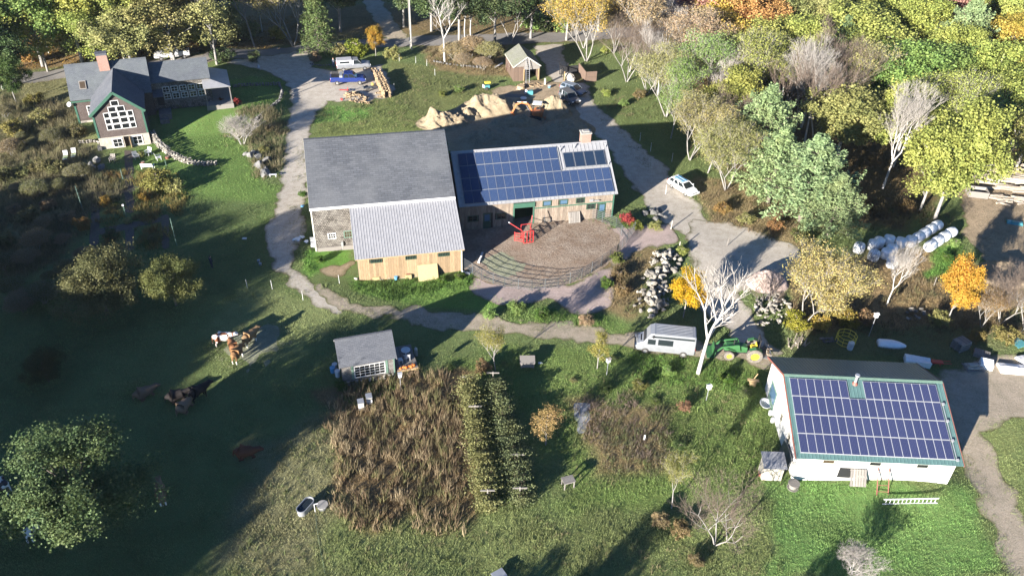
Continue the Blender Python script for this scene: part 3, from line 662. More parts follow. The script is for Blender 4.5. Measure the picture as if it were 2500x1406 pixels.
rb = MB(); rb.loft([[(-.03, 0, 0), (.03, 0, 0), (.012, 0, .035), (-.012, 0, .035)], [(-.03, SL2, 0), (.03, SL2, 0), (.012, SL2, .035), (-.012, SL2, .035)]]); m2 = rb.mesh('rib', 'green_metal_roof')
for i in range(46):
    x = .1+(L-.2)*i/45; put(m1, 'rib', RF, (x, 0, ZE+.001), (sl, 0, 0)); put(m2, 'rib', RBK, (x, D+BK, ZBK+.001), (sl2, 0, math.pi))
b = MB(); b.fbox((0, D, ZR), (1, 0, 0), (0, math.cos(sl2), -math.sin(sl2)), (0, 0, 1), (0, L), (0, .16), (.04, .075)); b.fbox((0, D, ZR), (1, 0, 0), (0, -math.cos(sl), -math.sin(sl)), (0, 0, 1), (0, L), (0, .2), (.042, .078)); b.build('ridge_cap', 'sage', E2)
b = MB()
for x in (-.05, L+.01):
    b.bar((x+.02, 0, ZE-.07), (x+.02, D, ZR-.07), .05, .2); b.bar((x+.02, D, ZR-.07), (x+.02, D+BK, ZBK-.07), .05, .2)
b.build('rake_board', 'red_trim', E2)
pm = panel_mesh(.705, 1.70, 'pv_violet', 'solar_panel', 'pv_frame_light')
for r in range(4):
    s0 = .50+1.757*r
    for i in range(18):
        if r == 3 and i in (7, 8): continue
        put(pm, 'solar_panel', E2, on_roof(.40+.718*i, s0, .09, sl, 0, ZE), (sl, 0, 0))
    b = MB(); b.box((.35, -.03, .03), (13.4, .0, .085)); b.build('panel_rail', 'galv', E2, loc=on_roof(0, s0, 0, sl, 0, ZE), rot=(sl, 0, 0))
for s in (.45, 2.2, 4.0, 5.6):
    p = on_roof(13.52, s, .05, sl, 0, ZE); b = MB(); b.box((-.1, -.1, 0), (.1, .1, .18)); b.build('junction_box', 'galv', E2, loc=p, rot=(sl, 0, 0))
b = MB(); b.tube([on_roof(13.52, s, .07, sl, 0, ZE) for s in (.45, 5.6)], .03, 6); b.build('conduit', 'galv', E2)
p = Vector(on_roof(6.2, 7.3, 0, sl, 0, ZE)); b = MB(); b.cyl(p-Vector((0, 0, .1)), p+Vector((0, 0, .95)), .12, .12, 10); b.cyl(p+Vector((0, 0, .9)), p+Vector((0, 0, 1.02)), .22, .2, 10); fl = b.build('flue', 'galv', E2)
b = MB(); b.cyl(p-Vector((0, 0, .06)), p+Vector((0, 0, .16)), .3, .15, 10); b.build('flashing', 'red_trim', fl)
y1 = D+BK-OV
b = MB(); b.box((OV, OV, -.4), (L-OV, OV+.15, ZE+.04)); b.build('front_wall', 'white_wall', E2)
b = MB(); b.box((OV, y1-.15, -.4), (L-OV, y1, ZBK+.03)); b.build('back_wall', 'white_wall', E2)
for x in (OV, L-OV-.15):
    b = MB(); prism(b, [(x, OV+.151, -.4), (x, y1-.151, -.4), (x, y1-.151, ZBK+.1), (x, D, ZR-.13), (x, OV+.151, ZE+.08)], (.15, 0, 0)); b.build('gable_wall', 'white_wall', E2)
for x in (2.97, 6.91, 10.88): window(E2, (x, OV, 2.42), EX, NY, 1.2, .62, 'cream', 'warm_glass' if x < 3 else 'dark_glass', 1, 1, .13, sill=True)
for y, z in ((6.0, 1.85), (3.26, 2.0)): window(E2, (OV, y, z), (0, -1, 0), (-1, 0, 0), .75, .95, 'cream', 'warm_glass', 1, 2, .12)
b = MB(); b.box((OV-.07, 8.2, .0), (OV-.002, 10.35, 2.62)); dd = b.build('door', 'sage', E2)
b = MB(); b.box((OV-.09, 8.5, .9), (OV-.071, 10.05, 2.3)); b.build('pane', 'sky_glass', dd); b = MB(); b.box((OV-.14, 8.3, 1.0), (OV-.071, 8.38, 1.2)); b.build('handle', 'steel', dd)
b = MB(); b.box((OV-.09, 8.1, -.02), (OV-.001, 8.19, 2.74)); b.box((OV-.09, 10.36, -.02), (OV-.001, 10.46, 2.74)); b.box((OV-.092, 8.19, 2.63), (OV-.001, 10.36, 2.74)); b.build('door_frame', 'white_paint', E2)
b = MB(); b.box((4.1, OV-.05, .55), (5.75, OV-.002, 1.75)); b.build('hatch', 'black', E2)
leaning('pallet', 'pale slatted pallet leaning beside the black hatch of the workshop', 'pallet', WS, 4.95, 6.35, -.55, .52, OV-.08, 1.75, 'weathered', .035, 6)
# ---------------------------------------------------------------- farmhouse
HS = Bld('farmhouse', 'brown shingled farmhouse with green trim and stepped gable windows', 'house', HX, HY, HYAW); E3 = HS.e
L1, YR, ZR, ZE, XG, WG, DG, ZA, ZG, YBK, L2, YR2, ZR2, YE2, ZE2 = 10.96, 3.4, 9.32, 5.22, 6.32, 3.59, 6.27, 8.42, 5.33, 2.65, 19.27, 4.3, 8.14, 1.31, 6.02
def sl_(name, pts, mat, th=.14): b = MB(); slab(b, pts, th); return b.build(name, mat, E3)
sl_('roof_slope', [(0, 0, ZE), (XG-WG+.3, 0, ZE), (XG, YBK, ZA+.02), (XG, YR, ZR), (0, YR, ZR)], 'slate_shingle')
sl_('roof_slope', [(XG, YR, ZR), (XG, YBK, ZA+.02), (XG+WG-.3, 0, ZE), (L1, 0, ZE), (L1, YR, ZR)], 'slate_shingle')
sl_('roof_slope', [(0, YR, ZR), (L1, YR, ZR), (L1, 2*YR, ZE), (0, 2*YR, ZE)], 'slate_shingle')
sl_('wing_roof_slope', [(XG, -DG, ZA+.03), (XG-WG, -DG, ZG+.03), (XG-WG, .25, ZG+.03), (XG, YBK+.25, ZA+.03)], 'dark_shingle')
sl_('wing_roof_slope', [(XG, -DG, ZA+.03), (XG+WG, -DG, ZG+.03), (XG+WG, .25, ZG+.03), (XG, YBK+.25, ZA+.03)], 'dark_shingle')
sl_('ell_roof_slope', [(L1-.3, YE2, ZE2), (L2, YE2, ZE2), (L2, YR2, ZR2), (L1-.3, YR2, ZR2)], 'slate_shingle')
sl_('ell_roof_slope', [(L1-.3, YR2, ZR2), (L2, YR2, ZR2), (L2, 2*YR2-YE2, ZE2), (L1-.3, 2*YR2-YE2, ZE2)], 'slate_shingle')
b = MB(); b.box((.3, .3, .5), (L1-.2, .45, ZE)); b.build('front_wall', 'brown_shingle_wall', E3)
b = MB(); b.box((.3, .28, .3), (XG-WG+.2, .299, 1.95)); b.build('foundation', 'limewash', E3)
b = MB(); b.box((.3, 2*YR-.45, .5), (L1-.2, 2*YR-.3, ZE)); b.build('back_wall', 'brown_shingle_wall', E3)
for x in (.3, L1-.35):
    b = MB(); prism(b, [(x, .451, .5), (x, 2*YR-.451, .5), (x, 2*YR-.451, ZE+.1), (x, YR, ZR-.2), (x, .451, ZE+.1)], (.15, 0, 0)); b.build('gable_wall', 'brown_shingle_wall', E3)
GY = -DG+.3; xl, xr = XG-WG+.32, XG+WG-.32
b = MB(); prism(b, [(xl, GY, 1.75), (xr, GY, 1.75), (xr, GY, ZG+.02), (XG, GY, ZA-.25), (xl, GY, ZG+.02)], (0, .15, 0)); b.build('gable_wall', 'brown_shingle_wall', E3)
for x in (xl, xr-.15): b = MB(); b.box((x, GY+.15, -.3), (x+.15, .3, ZG)); b.build('side_wall', 'brown_shingle_wall', E3)
b = MB(); b.box((xl-.03, GY-.04, -.4), (6.22, GY+.14, 1.76)); b.box((7.1, GY-.04, -.4), (xr+.03, GY+.14, 1.76)); b.box((6.22, GY-.04, 1.62), (7.1, GY+.14, 1.76)); b.build('basement_wall', 'limewash', E3)
b = MB(); b.box((6.2, GY+.3, -.4), (7.12, GY+.36, 1.62)); b.build('door', 'interior', E3)
b = MB(); b.box((7.0, GY-.55, -.1), (7.06, GY-.03, 1.6)); b.build('open_door_leaf', 'new_wood', E3)
b = MB()
b.bar((XG-.0, -DG+.03, ZA-.18), (XG-WG, -DG+.03, ZG-.18), .1, .36); b.bar((XG, -DG+.035, ZA-.18), (XG+WG, -DG+.035, ZG-.18), .1, .36)
b.box((xl-.04, GY-.05, 1.77), (xl+.2, GY-.002, ZG-.1)); b.box((xr-.2, GY-.05, 1.77), (xr+.04, GY-.002, ZG-.1))
b.box((xl-.05, GY-.04, 1.78), (xl-.002, GY+.2, ZG-.1)); b.box((0.02, .0, ZE-.34), (XG-WG+.3, .06, ZE-.12)); b.box((.24, .25, .5), (.46, .298, ZE-.2)); b.box((.22, .26, .5), (.298, .5, ZE-.2))
b.bar((xr+.05, GY, ZG-.2), (xr+.3, GY-.02, ZG-.15), .1, .2); b.build('green_trim', 'green_trim', E3)
for z, xs in ((6.65, [(6.27, 1.05)]), (5.80, [(5.75, 1.05), (6.85, 1.05)]), (4.99, [(4.86, .78), (5.84, 1.05), (6.95, 1.05), (7.92, .78)]), (4.10, [(4.86, .78), (5.84, 1.05), (6.95, 1.05), (7.92, .78)]), (3.22, [(4.86, .78), (5.84, 1.05), (6.95, 1.05), (7.92, .78)])):
    for x, w_ in xs: window(E3, (x, GY, z), EX, NY, w_, .83, 'white_paint', 'dark_glass', 1, 1, .085)
for x, z in ((5.35, .82), (8.0, .9)): window(E3, (x, GY-.04, z), EX, NY, 1.35, 1.35, 'white_paint', 'dark_glass', 2, 2, .12)
window(E3, (2.25, .3, 3.4), EX, NY, .95, 1.5, 'white_paint', 'dark_glass', 2, 3, .1)
# ell
EY = YE2+.3
b = MB(); b.box((L1-.2, EY, 1.1), (L2-.25, EY+.15, ZE2)); b.build('ell_front_wall', 'grey_shingle_wall', E3)
b = MB(); b.box((L1-.2, 2*YR2-YE2-.45, 1.1), (L2-.25, 2*YR2-YE2-.3, ZE2)); b.build('ell_back_wall', 'grey_shingle_wall', E3)
b = MB(); x = L2-.4; prism(b, [(x, EY+.151, 1.1), (x, 2*YR2-YE2-.451, 1.1), (x, 2*YR2-YE2-.451, ZE2), (x, YR2, ZR2-.2), (x, EY+.151, ZE2)], (.15, 0, 0)); b.build('ell_gable_wall', 'grey_shingle_wall', E3)
for i in range(5):
    window(E3, (12.77+1.205*i, EY, 4.79), EX, NY, .98, .9, 'white_paint', 'dark_glass', 2, 2, .08); window(E3, (12.8+1.22*i, EY, 3.72), EX, NY, .98, .9, 'white_paint', 'dark_glass', 2, 2, .08)
b = MB(); slab(b, [(L1-.1, EY-1.7, 4.45), (L1+1.35, EY-1.7, 4.45), (L1+1.35, EY, 4.95), (L1-.1, EY, 4.95)], .1); b.build('entry_roof', 'dark_shingle', E3)
b = MB(); b.box((L1+.3, EY-.05, 2.45), (L1+1.25, EY-.002, 4.5)); b.build('entry_door', 'interior', E3)
b = MB(); slab(b, [(18.0, -.2, 5.0), (21.9, -.2, 4.95), (L2-.25, EY+.1, 5.75), (18.0, EY+.0, 5.72)], .08); b.build('porch_roof', 'seam_metal', E3)
b = MB(); slab(b, [(21.9, -.2, 4.95), (21.9, 6.6, 4.95), (L2-.25, 6.6, 5.75), (L2-.25, EY+.1, 5.75)], .08); b.build('porch_roof', 'seam_metal', E3)
for x, y in ((21.7, .0), (21.7, 3.3), (21.7, 6.3), (18.2, .0)):
    b = MB(); b.box((x-.07, y-.07, 1.6), (x+.07, y+.07, 4.9)); b.build('porch_post', 'weathered', E3)
b = MB(); b.box((18.0, -.1, 1.3), (21.9, EY-.02, 2.2)); b.box((L2-.2, EY, 1.3), (21.9, 6.5, 2.195)); b.build('porch_floor', 'weathered', E3)
b = MB(); b.box((11.2, -1.2, .8), (12.9, 1.2, 2.1)); b.box((11.2, -2.0, .5), (12.5, -1.2, 1.7)); b.build('stone_steps', 'rock', E3)
# chimney, skylight
b = MB(); b.box((4.55, 2.45, ZE+1.5), (5.95, 3.45, 10.45)); ch = b.build('chimney', 'chimney_brick', E3)
b = MB(); b.box((4.5, 2.4, 10.45), (6.0, 3.5, 10.75)); b.build('chimney_cap', 'dark_shingle', ch)
sl = math.atan2(ZR-ZE, YR); b = MB(); b.box((-.45, -.6, .02), (.45, .6, .14), 0); b.box((-.36, -.5, .141), (.36, .5, .146), 1); b.build('skylight', ['weathered', 'warm_glass'], E3, loc=on_roof(1.98, 2.1, 0, sl, 0, ZE), rot=(sl, 0, 0))
b = MB(); b.cyl((-.15, .25, 4.6), (-.3, .05, 4.75), .3, .34, 14); b.cyl((.2, .3, 4.5), (-.15, .25, 4.65), .03); b.build('satellite_dish', 'plastic_white', E3, smooth=False)
b = MB(); b.box((2.6, GY-.35, -.3), (3.15, GY+.5, .6)); b.build('stone_footing', 'rock', E3)
# ---------------------------------------------------------------- garden cabin
CB = Bld('garden_cabin', 'small shingled cabin with a wide many-paned window and a deck', 'cabin', -16.05, 58.23, .32); E4 = CB.e
L, D, ZR, ZE = 5.52, 2.17, 4.16, 2.39
for pts in ([(0, 0, ZE), (L, 0, ZE), (L, D, ZR), (0, D, ZR)], [(0, D, ZR), (L, D, ZR), (L, 2*D, ZE), (0, 2*D, ZE)]): b = MB(); slab(b, pts, .1); b.build('roof_slope', 'dark_shingle', E4)
b = MB(); b.bar((0, D, ZR+.01), (L, D, ZR+.01), .2, .04); b.build('ridge_cap', 'dark_shingle', E4)
b = MB()
for x, sx in ((0.03, 1), (L-.03, 1)): b.bar((x, 0, ZE-.12), (x, D, ZR-.12), .05, .13); b.bar((x, 2*D, ZE-.12), (x, D, ZR-.12), .05, .13)
b.build('rake_board', 'weathered', E4)
b = MB(); b.box((.25, .25, .3), (L-.25, .37, ZE+.05)); b.build('front_wall', 'cabin_shingle', E4)
b = MB(); b.box((.25, 2*D-.37, -.2), (L-.25, 2*D-.25, ZE+.05)); b.build('back_wall', 'cabin_shingle', E4)
for x in (.25, L-.37): b = MB(); prism(b, [(x, .371, -.2), (x, 2*D-.371, -.2), (x, 2*D-.371, ZE+.1), (x, D, ZR-.15), (x, .371, ZE+.1)], (.12, 0, 0)); b.build('gable_wall', 'cabin_shingle', E4)
window(E4, (2.87, .25, 1.36), EX, NY, 3.0, 1.45, 'white_paint', 'dark_glass', 6, 4, .08, .04)
b = MB(); b.box((1.12, .2, .5), (1.34, .249, 2.2)); b.box((4.40, .2, .5), (4.62, .249, 2.2)); b.box((L-.36, .2, -.1), (L-.23, .248, 2.3)); b.build('green_trim', 'sage', E4)
ROCKS = {}
def rockmesh(mat, k):
    key = (mat, k)
    if key not in ROCKS:
        bm = bmesh.new(); bmesh.ops.create_icosphere(bm, subdivisions=2 if k < 6 else 3, radius=.5); r = np.random.default_rng(100+k)
        ax = [(Vector(r.normal(size=3)).normalized(), r.uniform(.2, .36)) for _ in range(12)]
        for v in bm.verts:
            for a, d in ax:
                t = v.co.dot(a)-d
                if t > 0: v.co -= a*t*.97
            v.co *= 1+.03*r.normal()
        me = bpy.data.meshes.new('stone'); bm.to_mesh(me); bm.free(); me.materials.append(MATS[mat]); ROCKS[key] = me
    return ROCKS[key]
def stone(parent, mat, p, s, name='stone', flatn=.75, rz=None):
    return put(rockmesh(mat, random.randrange(5)), name, parent, p, (random.uniform(-.3, .3), random.uniform(-.3, .3), random.uniform(0, 6.3) if rz is None else rz), (s*random.uniform(.9, 1.4), s*random.uniform(.8, 1.1), s*flatn*random.uniform(.8, 1.15)))
for i in range(26):
    x = .3+5.0*((i % 13)+random.uniform(0, .6))/13; stone(E4, 'pale_rock', (x, .15+random.uniform(-.08, .05), .08 if i < 13 else .36), random.uniform(.32, .45), 'foundation_stone', .8)
# deck
b = MB(); DK = Bld('deck', 'small grey plank deck beside the garden cabin', 'deck', CB.o.x, CB.o.y, .32)
for i in range(13): b = MB(); b.box((5.5+.158*i, .2, .56), (5.5+.158*i+.15, 3.8, .6)); b.build('plank', 'weathered', DK.e)
b = MB(); b.box((5.5, .16, .36), (7.56, .2, .6)); b.build('fascia', 'new_wood', DK.e)
for y in (.25, 3.5): b = MB(); b.box((5.5, y, .3), (7.5, y+.1, .555)); b.build('joist', 'new_wood', DK.e)
for x, y in ((5.6, .3), (7.4, .3), (5.6, 3.55), (7.4, 3.55)): b = MB(); b.box((x-.06, y-.06, -.2), (x+.06, y+.06, .3)); b.build('deck_post', 'new_wood', DK.e)
# ---------------------------------------------------------------- tool shed by the lane
SH = Bld('tool_shed', 'small brown gabled shed with mossy roof and an open front', 'shed', -1.08, 134.56, .25); E5 = SH.e
L, D, ZR, ZE = 4.87, 6.19, 4.34, 2.67
sl_ = lambda pts, m: (lambda b: (slab(b, pts, .1), b.build('roof_slope', m, E5)))(MB())
sl_([(0, -.2, ZE), (L/2, -.2, ZR), (L/2, D, ZR), (0, D, ZE)], 'old_roof'); sl_([(L, -.2, ZE), (L/2, -.2, ZR), (L/2, D, ZR), (L, D, ZE)], 'old_roof')
b = MB(); b.bar((0.02, -.22, ZE-.08), (L/2, -.22, ZR-.08), .05, .16); b.bar((L-.02, -.22, ZE-.08), (L/2, -.22, ZR-.08), .05, .16); b.bar((.02, -.2, ZE-.1), (.02, D, ZE-.1), .05, .14); b.build('rake_board', 'cream', E5)
b = MB(); b.box((.15, 0, -.1), (.25, D-.2, ZE-.02)); b.build('side_wall', 'shed_board', E5); b = MB(); b.box((L-.25, 0, -.1), (L-.15, D-.2, ZE-.02)); b.build('side_wall', 'shed_board', E5)
b = MB(); b.box((.25, D-.3, -.1), (L-.25, D-.2, ZE)); b.build('back_wall', 'shed_board', E5)
boards(E5, 'shed_board', .15, 1.9, 0, -.05, 2.6, .22)
b = MB(); prism(b, [(.25, -.03, ZE-.1), (L-.25, -.03, ZE-.1), (L/2, -.03, ZR-.2)], (0, .06, 0)); b.box((1.9, -.04, 2.05), (L-.2, .02, ZE-.12)); b.build('gable_end', 'weathered', E5)
for x in (1.85, L-.45): b = MB(); b.box((x, -.06, -.05), (x+.18, .1, 2.1)); b.build('door_post', 'new_wood', E5)
b = MB(); b.box((.26, .1, -.02), (L-.26, D-.31, .05)); b.build('floor', 'weathered', E5)
def ladder(name, label, p, q, wd, n, mat, side=None, group=None, th=.06):
    p, q = Vector(p), Vector(q); e = thing(name, label, 'ladder', p, 0, group); d = q-p; s = Vector(side).normalized() if side else Vector((0, 0, 1)).cross(d).normalized()
    for k in (-1, 1): b = MB(); b.bar(s*(k*wd/2), d+s*(k*wd/2), th, th*1.4); b.build('stile', mat, e)
    for i in range(n): b = MB(); c = d*((i+.7)/(n+.4)); b.cyl(c-s*wd/2, c+s*wd/2, th*.4, th*.4, 6); b.build('rung', mat, e)
    return e
ladder('ladder', 'tall pale ladder leaning on the front gable of the tool shed', SH.world((2.35, -1.2, .02)), SH.world((2.5, -.1, 4.1)), .6, 12, 'galv', SH.R @ Vector((1, 0, 0)))
# burnt-out open shed frame with a door ajar
OS = Bld('open_shed', 'roofless brown shed with charred posts, its door swung open', 'shed', *GZ(1388, 204).xy, .25); E6 = OS.e
b = MB(); b.box((2.9, -.1, 0), (3.0, 4.0, 1.9)); b.build('side_wall', 'shed_board', E6)
b = MB(); b.box((0, 3.9, 0), (3.0, 4.0, 1.5)); b.build('back_wall', 'black', E6)
b = MB(); b.box((3.05, -.2, .1), (4.9, -.12, 1.9)); dr = b.build('door', 'shed_board', E6); b = MB(); b.box((3.1, -.24, .9), (4.85, -.2, 1.02)); b.build('brace', 'shed_board', dr)
b = MB(); b.box((0, -.1, 0), (3.0, 4.0, .1)); b.build('floor', 'woodchip', E6)
for x, y, h in ((-.6, 1.2, 1.9), (-.6, 2.6, 2.1), (-.5, 3.9, 2.2), (.9, 3.95, 2.0)): b = MB(); b.box((x, y, 0), (x+.14, y+.14, h)); b.build('post', 'black', E6)
b = MB(); b.box((-.62, 1.2, 1.8), (-.46, 4.0, 1.95)); b.build('beam', 'black', E6); b = MB(); b.box((-.55, 1.0, 0), (-.4, 1.15, 1.7)); b.build('post', 'new_wood', E6)
bm = bmesh.new(); bmesh.ops.create_icosphere(bm, subdivisions=4, radius=1)
for v in bm.verts:
    n_ = float(vnoise(np.array(v.co.x*2+9), np.array(v.co.y*2+v.co.z), .5, 4)); v.co = Vector((v.co.x*.75, v.co.y*1.6, max(v.co.z, -.5)*(.75))) * (1+.28*(n_-.5))
me = bpy.data.meshes.new('rubble_pile'); bm.to_mesh(me); bm.free(); me.materials.append(MATS['limewash']); tag(put(me, 'rubble_pile', None, OS.world((.75, 1.6, .35)), (0, 0, .25)), 'pale heap of rubble filling the roofless shed', 'rubble')
# ================================================================ vehicles
def loftring(x, zb, zt, hw, top=.9, bot=.92):
    h = zt-zb; half = [(hw*bot, zb), (hw, zb+.28*h), (hw, zb+.72*h), (hw*top, zt)]
    return [(x, -a, z) for a, z in half]+[(x, a, z) for a, z in reversed(half)]
def wheel(parent, x, y, r, wd, tyre='tyre', rim='rim', n=16):
    s = 1 if y > 0 else -1; b = MB(); k = [(.55, -.5), (.92, -.5), (1, -.32), (1, .32), (.92, .5), (.55, .5)]
    b.loft([[(x+r*q*math.cos(2*math.pi*i/n), y+wd*d, r+r*q*math.sin(2*math.pi*i/n)) for q, d in k] for i in range(n+1)], 0, True, False)
    w_ = b.build('wheel', tyre, parent)
    b = MB(); b.cyl((x, y-s*wd*.30, r), (x, y+s*wd*.36, r), r*.62, r*.56, n); b.cyl((x, y+s*wd*.36, r), (x, y+s*wd*.44, r), r*.2, r*.16, 8); b.build('rim', rim, w_)
    return w_
def place(pr, pf):
    a, c = GP(*pr), GP(*pf); d = (c-a); m_ = (a+c)/2; yaw = math.atan2(d.y, d.x); z = Tz(m_.x, m_.y)
    s = 1.5; u = Vector((math.cos(yaw), math.sin(yaw), 0)); g = (Tz(m_.x+u.x*s, m_.y+u.y*s)-Tz(m_.x-u.x*s, m_.y-u.y*s))/(2*s)
    return (m_.x, m_.y, z+.03), (0, -math.atan(g), yaw)
def vehicle(name, label, pr, pf, body, cabs, paint, wheels, wd, lamps, glass='car_glass', trim='black', roofp=None, mids=(), extra=None, rims='rim', wr=.34, arch=True):
    """body: stations (x, bottom, top, half width); cabs: (rear-bottom, rear-top, front-top, front-bottom, z0, z1, hw0, hw1)"""
    loc, rot = place(pr, pf); e = thing(name, label, {'van': 'van'}.get(name, 'pickup' if 'pickup' in name else 'car'), loc, 0, None, rot); roofp = roofp or paint
    b = MB(); b.loft([loftring(*s) for s in body]); bo = b.build('body', paint, e, smooth=False)
    bev = bo.modifiers.new('bevel', 'BEVEL'); bev.width = .06; bev.segments = 2
    xr, xt0, xt1, xf, z0, z1, h0, h1 = cabs
    b = MB(); b.loft([[(xr, -h0, z0), (xf, -h0, z0), (xf, h0, z0), (xr, h0, z0)], [(xt0, -h1, z1), (xt1, -h1, z1), (xt1, h1, z1), (xt0, h1, z1)]]); b.build('windows', glass, e)
    b = MB(); b.fbox((0, 0, z1), (1, 0, 0), (0, 1, 0), (0, 0, 1), (xt0-.06, xt1+.06), (-h1-.03, h1+.03), (-.02, .06)); r_ = b.build('roof', roofp, e); bv = r_.modifiers.new('bevel', 'BEVEL'); bv.width = .05; bv.segments = 2
    b = MB()
    for s in (-1, 1):
        b.bar((xr, s*(h0+.01), z0-.02), (xt0, s*(h1+.01), z1), .09, .06); b.bar((xf, s*(h0+.01), z0-.02), (xt1, s*(h1+.01), z1), .08, .06)
        for m0 in mids:
            t = (m0-xr)/(xf-xr); b.bar((m0, s*(h0+.01), z0-.02), (xt0+t*(xt1-xt0), s*(h1+.01), z1), .1, .05)
    b.build('pillars', paint, e)
    for wx in wheels:
        for s in (-1, 1): wheel(e, wx, s*(wd-.10), wr, .24, 'tyre', rims)
    X1, X0 = body[-1][0], body[0][0]; zb = body[-1][1]
    for s in (-1, 1):
        b = MB(); b.box((X1-.02, s*(wd*.72)-.16, lamps[0]-.09), (X1+.03, s*(wd*.72)+.16, lamps[0]+.09)); b.build('headlight', 'lamp_glass', e)
        b = MB(); b.box((X0-.03, s*(wd*.84)-.08, lamps[1]-.16), (X0+.02, s*(wd*.84)+.08, lamps[1]+.16)); b.build('tail_lamp', 'tail_red', e)
        b = MB(); b.box((cabs[3]-.35, s*(wd+.02)-.03, z0+.02), (cabs[3]-.22, s*(wd+.14), z0+.2)) if s > 0 else b.box((cabs[3]-.35, s*(wd+.14), z0+.02), (cabs[3]-.22, s*(wd+.02)+.03, z0+.2)); b.build('side_mirror', trim, e)
    b = MB(); b.box((X1-.05, -wd*.92, zb+.02), (X1+.08, wd*.92, zb+.24)); b.box((X0-.08, -wd*.92, zb+.02), (X0+.05, wd*.92, zb+.24)); b.build('bumper', trim, e)
    b = MB(); b.box((X1-.01, -wd*.5, lamps[0]-.1), (X1+.02, wd*.5, lamps[0]+.1)); b.build('grille', 'black', e)
    if extra: extra(e)
    return e
def van_extra(e):
    for s in (-1, 1):
        b = MB(); b.box((-.75, s*.998-.012, 1.32), (.75, s*.998+.012, 2.02)); b.build('side_window', 'car_glass', e)
        b = MB(); b.box((1.0, s*.995-.014, 1.32), (1.78, s*.995+.010, 1.95)); b.build('door_window', 'car_glass', e)
    for i in range(7):
        b = MB(); b.box((-2.6, -.72+.24*i-.03, 2.62), (1.0, -.72+.24*i+.03, 2.665)); b.build('roof_rib', 'paint_silver', e)
    b = MB(); b.box((-1.55, -1.0, 1.55), (-.85, -.99, 2.05)); b.build('vent_grille', 'plastic_white', e)
    b = MB(); b.poly([(1.60, -.80, 2.42), (2.22, -.84, 1.52), (2.22, .84, 1.52), (1.60, .80, 2.42)]); b.build('windscreen', 'car_glass', e)
    b = MB(); b.box((2.2, -.5, 1.36), (2.5, .5, 1.38)); b.build('bonnet_vent', 'black', e)
vehicle('van', 'silver high-roofed cargo van parked on the farm track in front of the tractor', (1694, 861), (1548, 846), [(-3.0, .42, 2.45, .95), (-2.95, .35, 2.6, .99), (1.15, .35, 2.62, .99), (1.62, .35, 2.45, .97), (2.25, .35, 1.42, .97), (2.75, .38, 1.22, .93), (2.98, .45, .95, .80)],
        (-2.9, -2.85, 1.2, 1.55, 2.2, 2.58, .97, .88), 'paint_silver', (-1.9, 1.95), .98, (.9, 1.1), extra=van_extra, wr=.36)
def bed(cap, x0, x1, wd, zt, paint):
    def f(e):
        if cap:
            b = MB(); b.loft([loftring(x0+.02, zt-.02, zt+.62, wd*.96, .86, 1), loftring(x1-.02, zt-.02, zt+.66, wd*.96, .86, 1)]); c_ = b.build('bed_cap', 'cap_grey', e)
            for s in (-1, 1): b = MB(); b.box((x0+.5, s*wd*.955-.015, zt+.15), (x1-.5, s*wd*.955+.015, zt+.45)); b.build('cap_window', 'car_glass', c_)
        else:
            b = MB(); b.box((x0+.08, -wd+.14, zt-.25), (x1-.05, wd-.14, zt+.012)); b.build('bed_floor', 'black', e)
            b = MB(); b.box((x1-.55, -wd+.06, zt), (x1-.05, wd-.06, zt+.33)); b.build('tool_box', 'galv', e)
            b = MB(); b.box((x0+.15, wd-.2, zt), (x1-.7, wd-.05, zt+.45)); b.build('side_board', 'black', e)
    return f
pk = lambda hw: [(-2.9, .55, 1.28, hw*.97), (-2.85, .5, 1.32, hw), (-.75, .5, 1.32, hw), (-.7, .5, 1.30, hw), (1.35, .5, 1.26, hw), (2.5, .52, 1.18, hw*.98), (2.85, .55, 1.0, hw*.92)]
vehicle('pickup_truck', 'dark blue extended-cab pickup parked nose to the firewood stack', (803, 205), (899, 203), pk(.97), (-.75, -.6, .75, 1.4, 1.26, 1.85, .90, .74), 'paint_blue', (-1.85, 1.85), .97, (.95, .95), mids=(.25,), extra=bed(False, -2.85, -.85, .97, 1.32, 'paint_blue'), wr=.38)
vehicle('pickup_truck', 'silver grey pickup with a bed cap, parked behind the blue pickup', (822, 172), (905, 167), pk(.96), (-.2, -.1, .75, 1.4, 1.26, 1.86, .90, .74), 'paint_silver', (-1.85, 1.8), .96, (.95, .95), extra=bed(True, -2.85, -.25, .96, 1.32, 'paint_silver'), wr=.37)
vehicle('pickup_truck', 'white pickup with a dark bed half hidden behind the farmhouse ell', (455, 139), (388, 146), pk(.96), (-.5, -.4, .75, 1.4, 1.26, 1.86, .90, .74), 'paint_white', (-1.85, 1.8), .96, (.95, .95), extra=bed(False, -2.85, -.6, .96, 1.32, 'paint_white'), wr=.37)
cs = lambda hw: [(-2.2, .42, .95, hw*.9), (-2.12, .32, 1.02, hw*.97), (-1.2, .26, 1.0, hw), (1.0, .26, .98, hw), (1.7, .28, .90, hw*.98), (2.15, .34, .72, hw*.86), (2.25, .42, .62, hw*.7)]
def rack(e):
    b = MB()
    for x in (-1.2, .0): b.box((x-.04, -.6, 1.47), (x+.04, .6, 1.53))
    b.box((-1.5, .2, 1.53), (.2, .32, 1.56)); b.box((-1.5, -.32, 1.53), (.2, -.2, 1.56)); b.build('roof_rack', 'plastic_blue', e)
vehicle('station_wagon', 'white station wagon with a roof rack on the lane right of the solar barn', (1640, 450), (1693, 482), cs(.87), (-2.1, -1.75, .35, 1.15, .98, 1.42, .80, .64), 'paint_white', (-1.35, 1.32), .87, (.62, .85), mids=(-1.1, -.15), extra=rack, wr=.31, trim='paint_white')
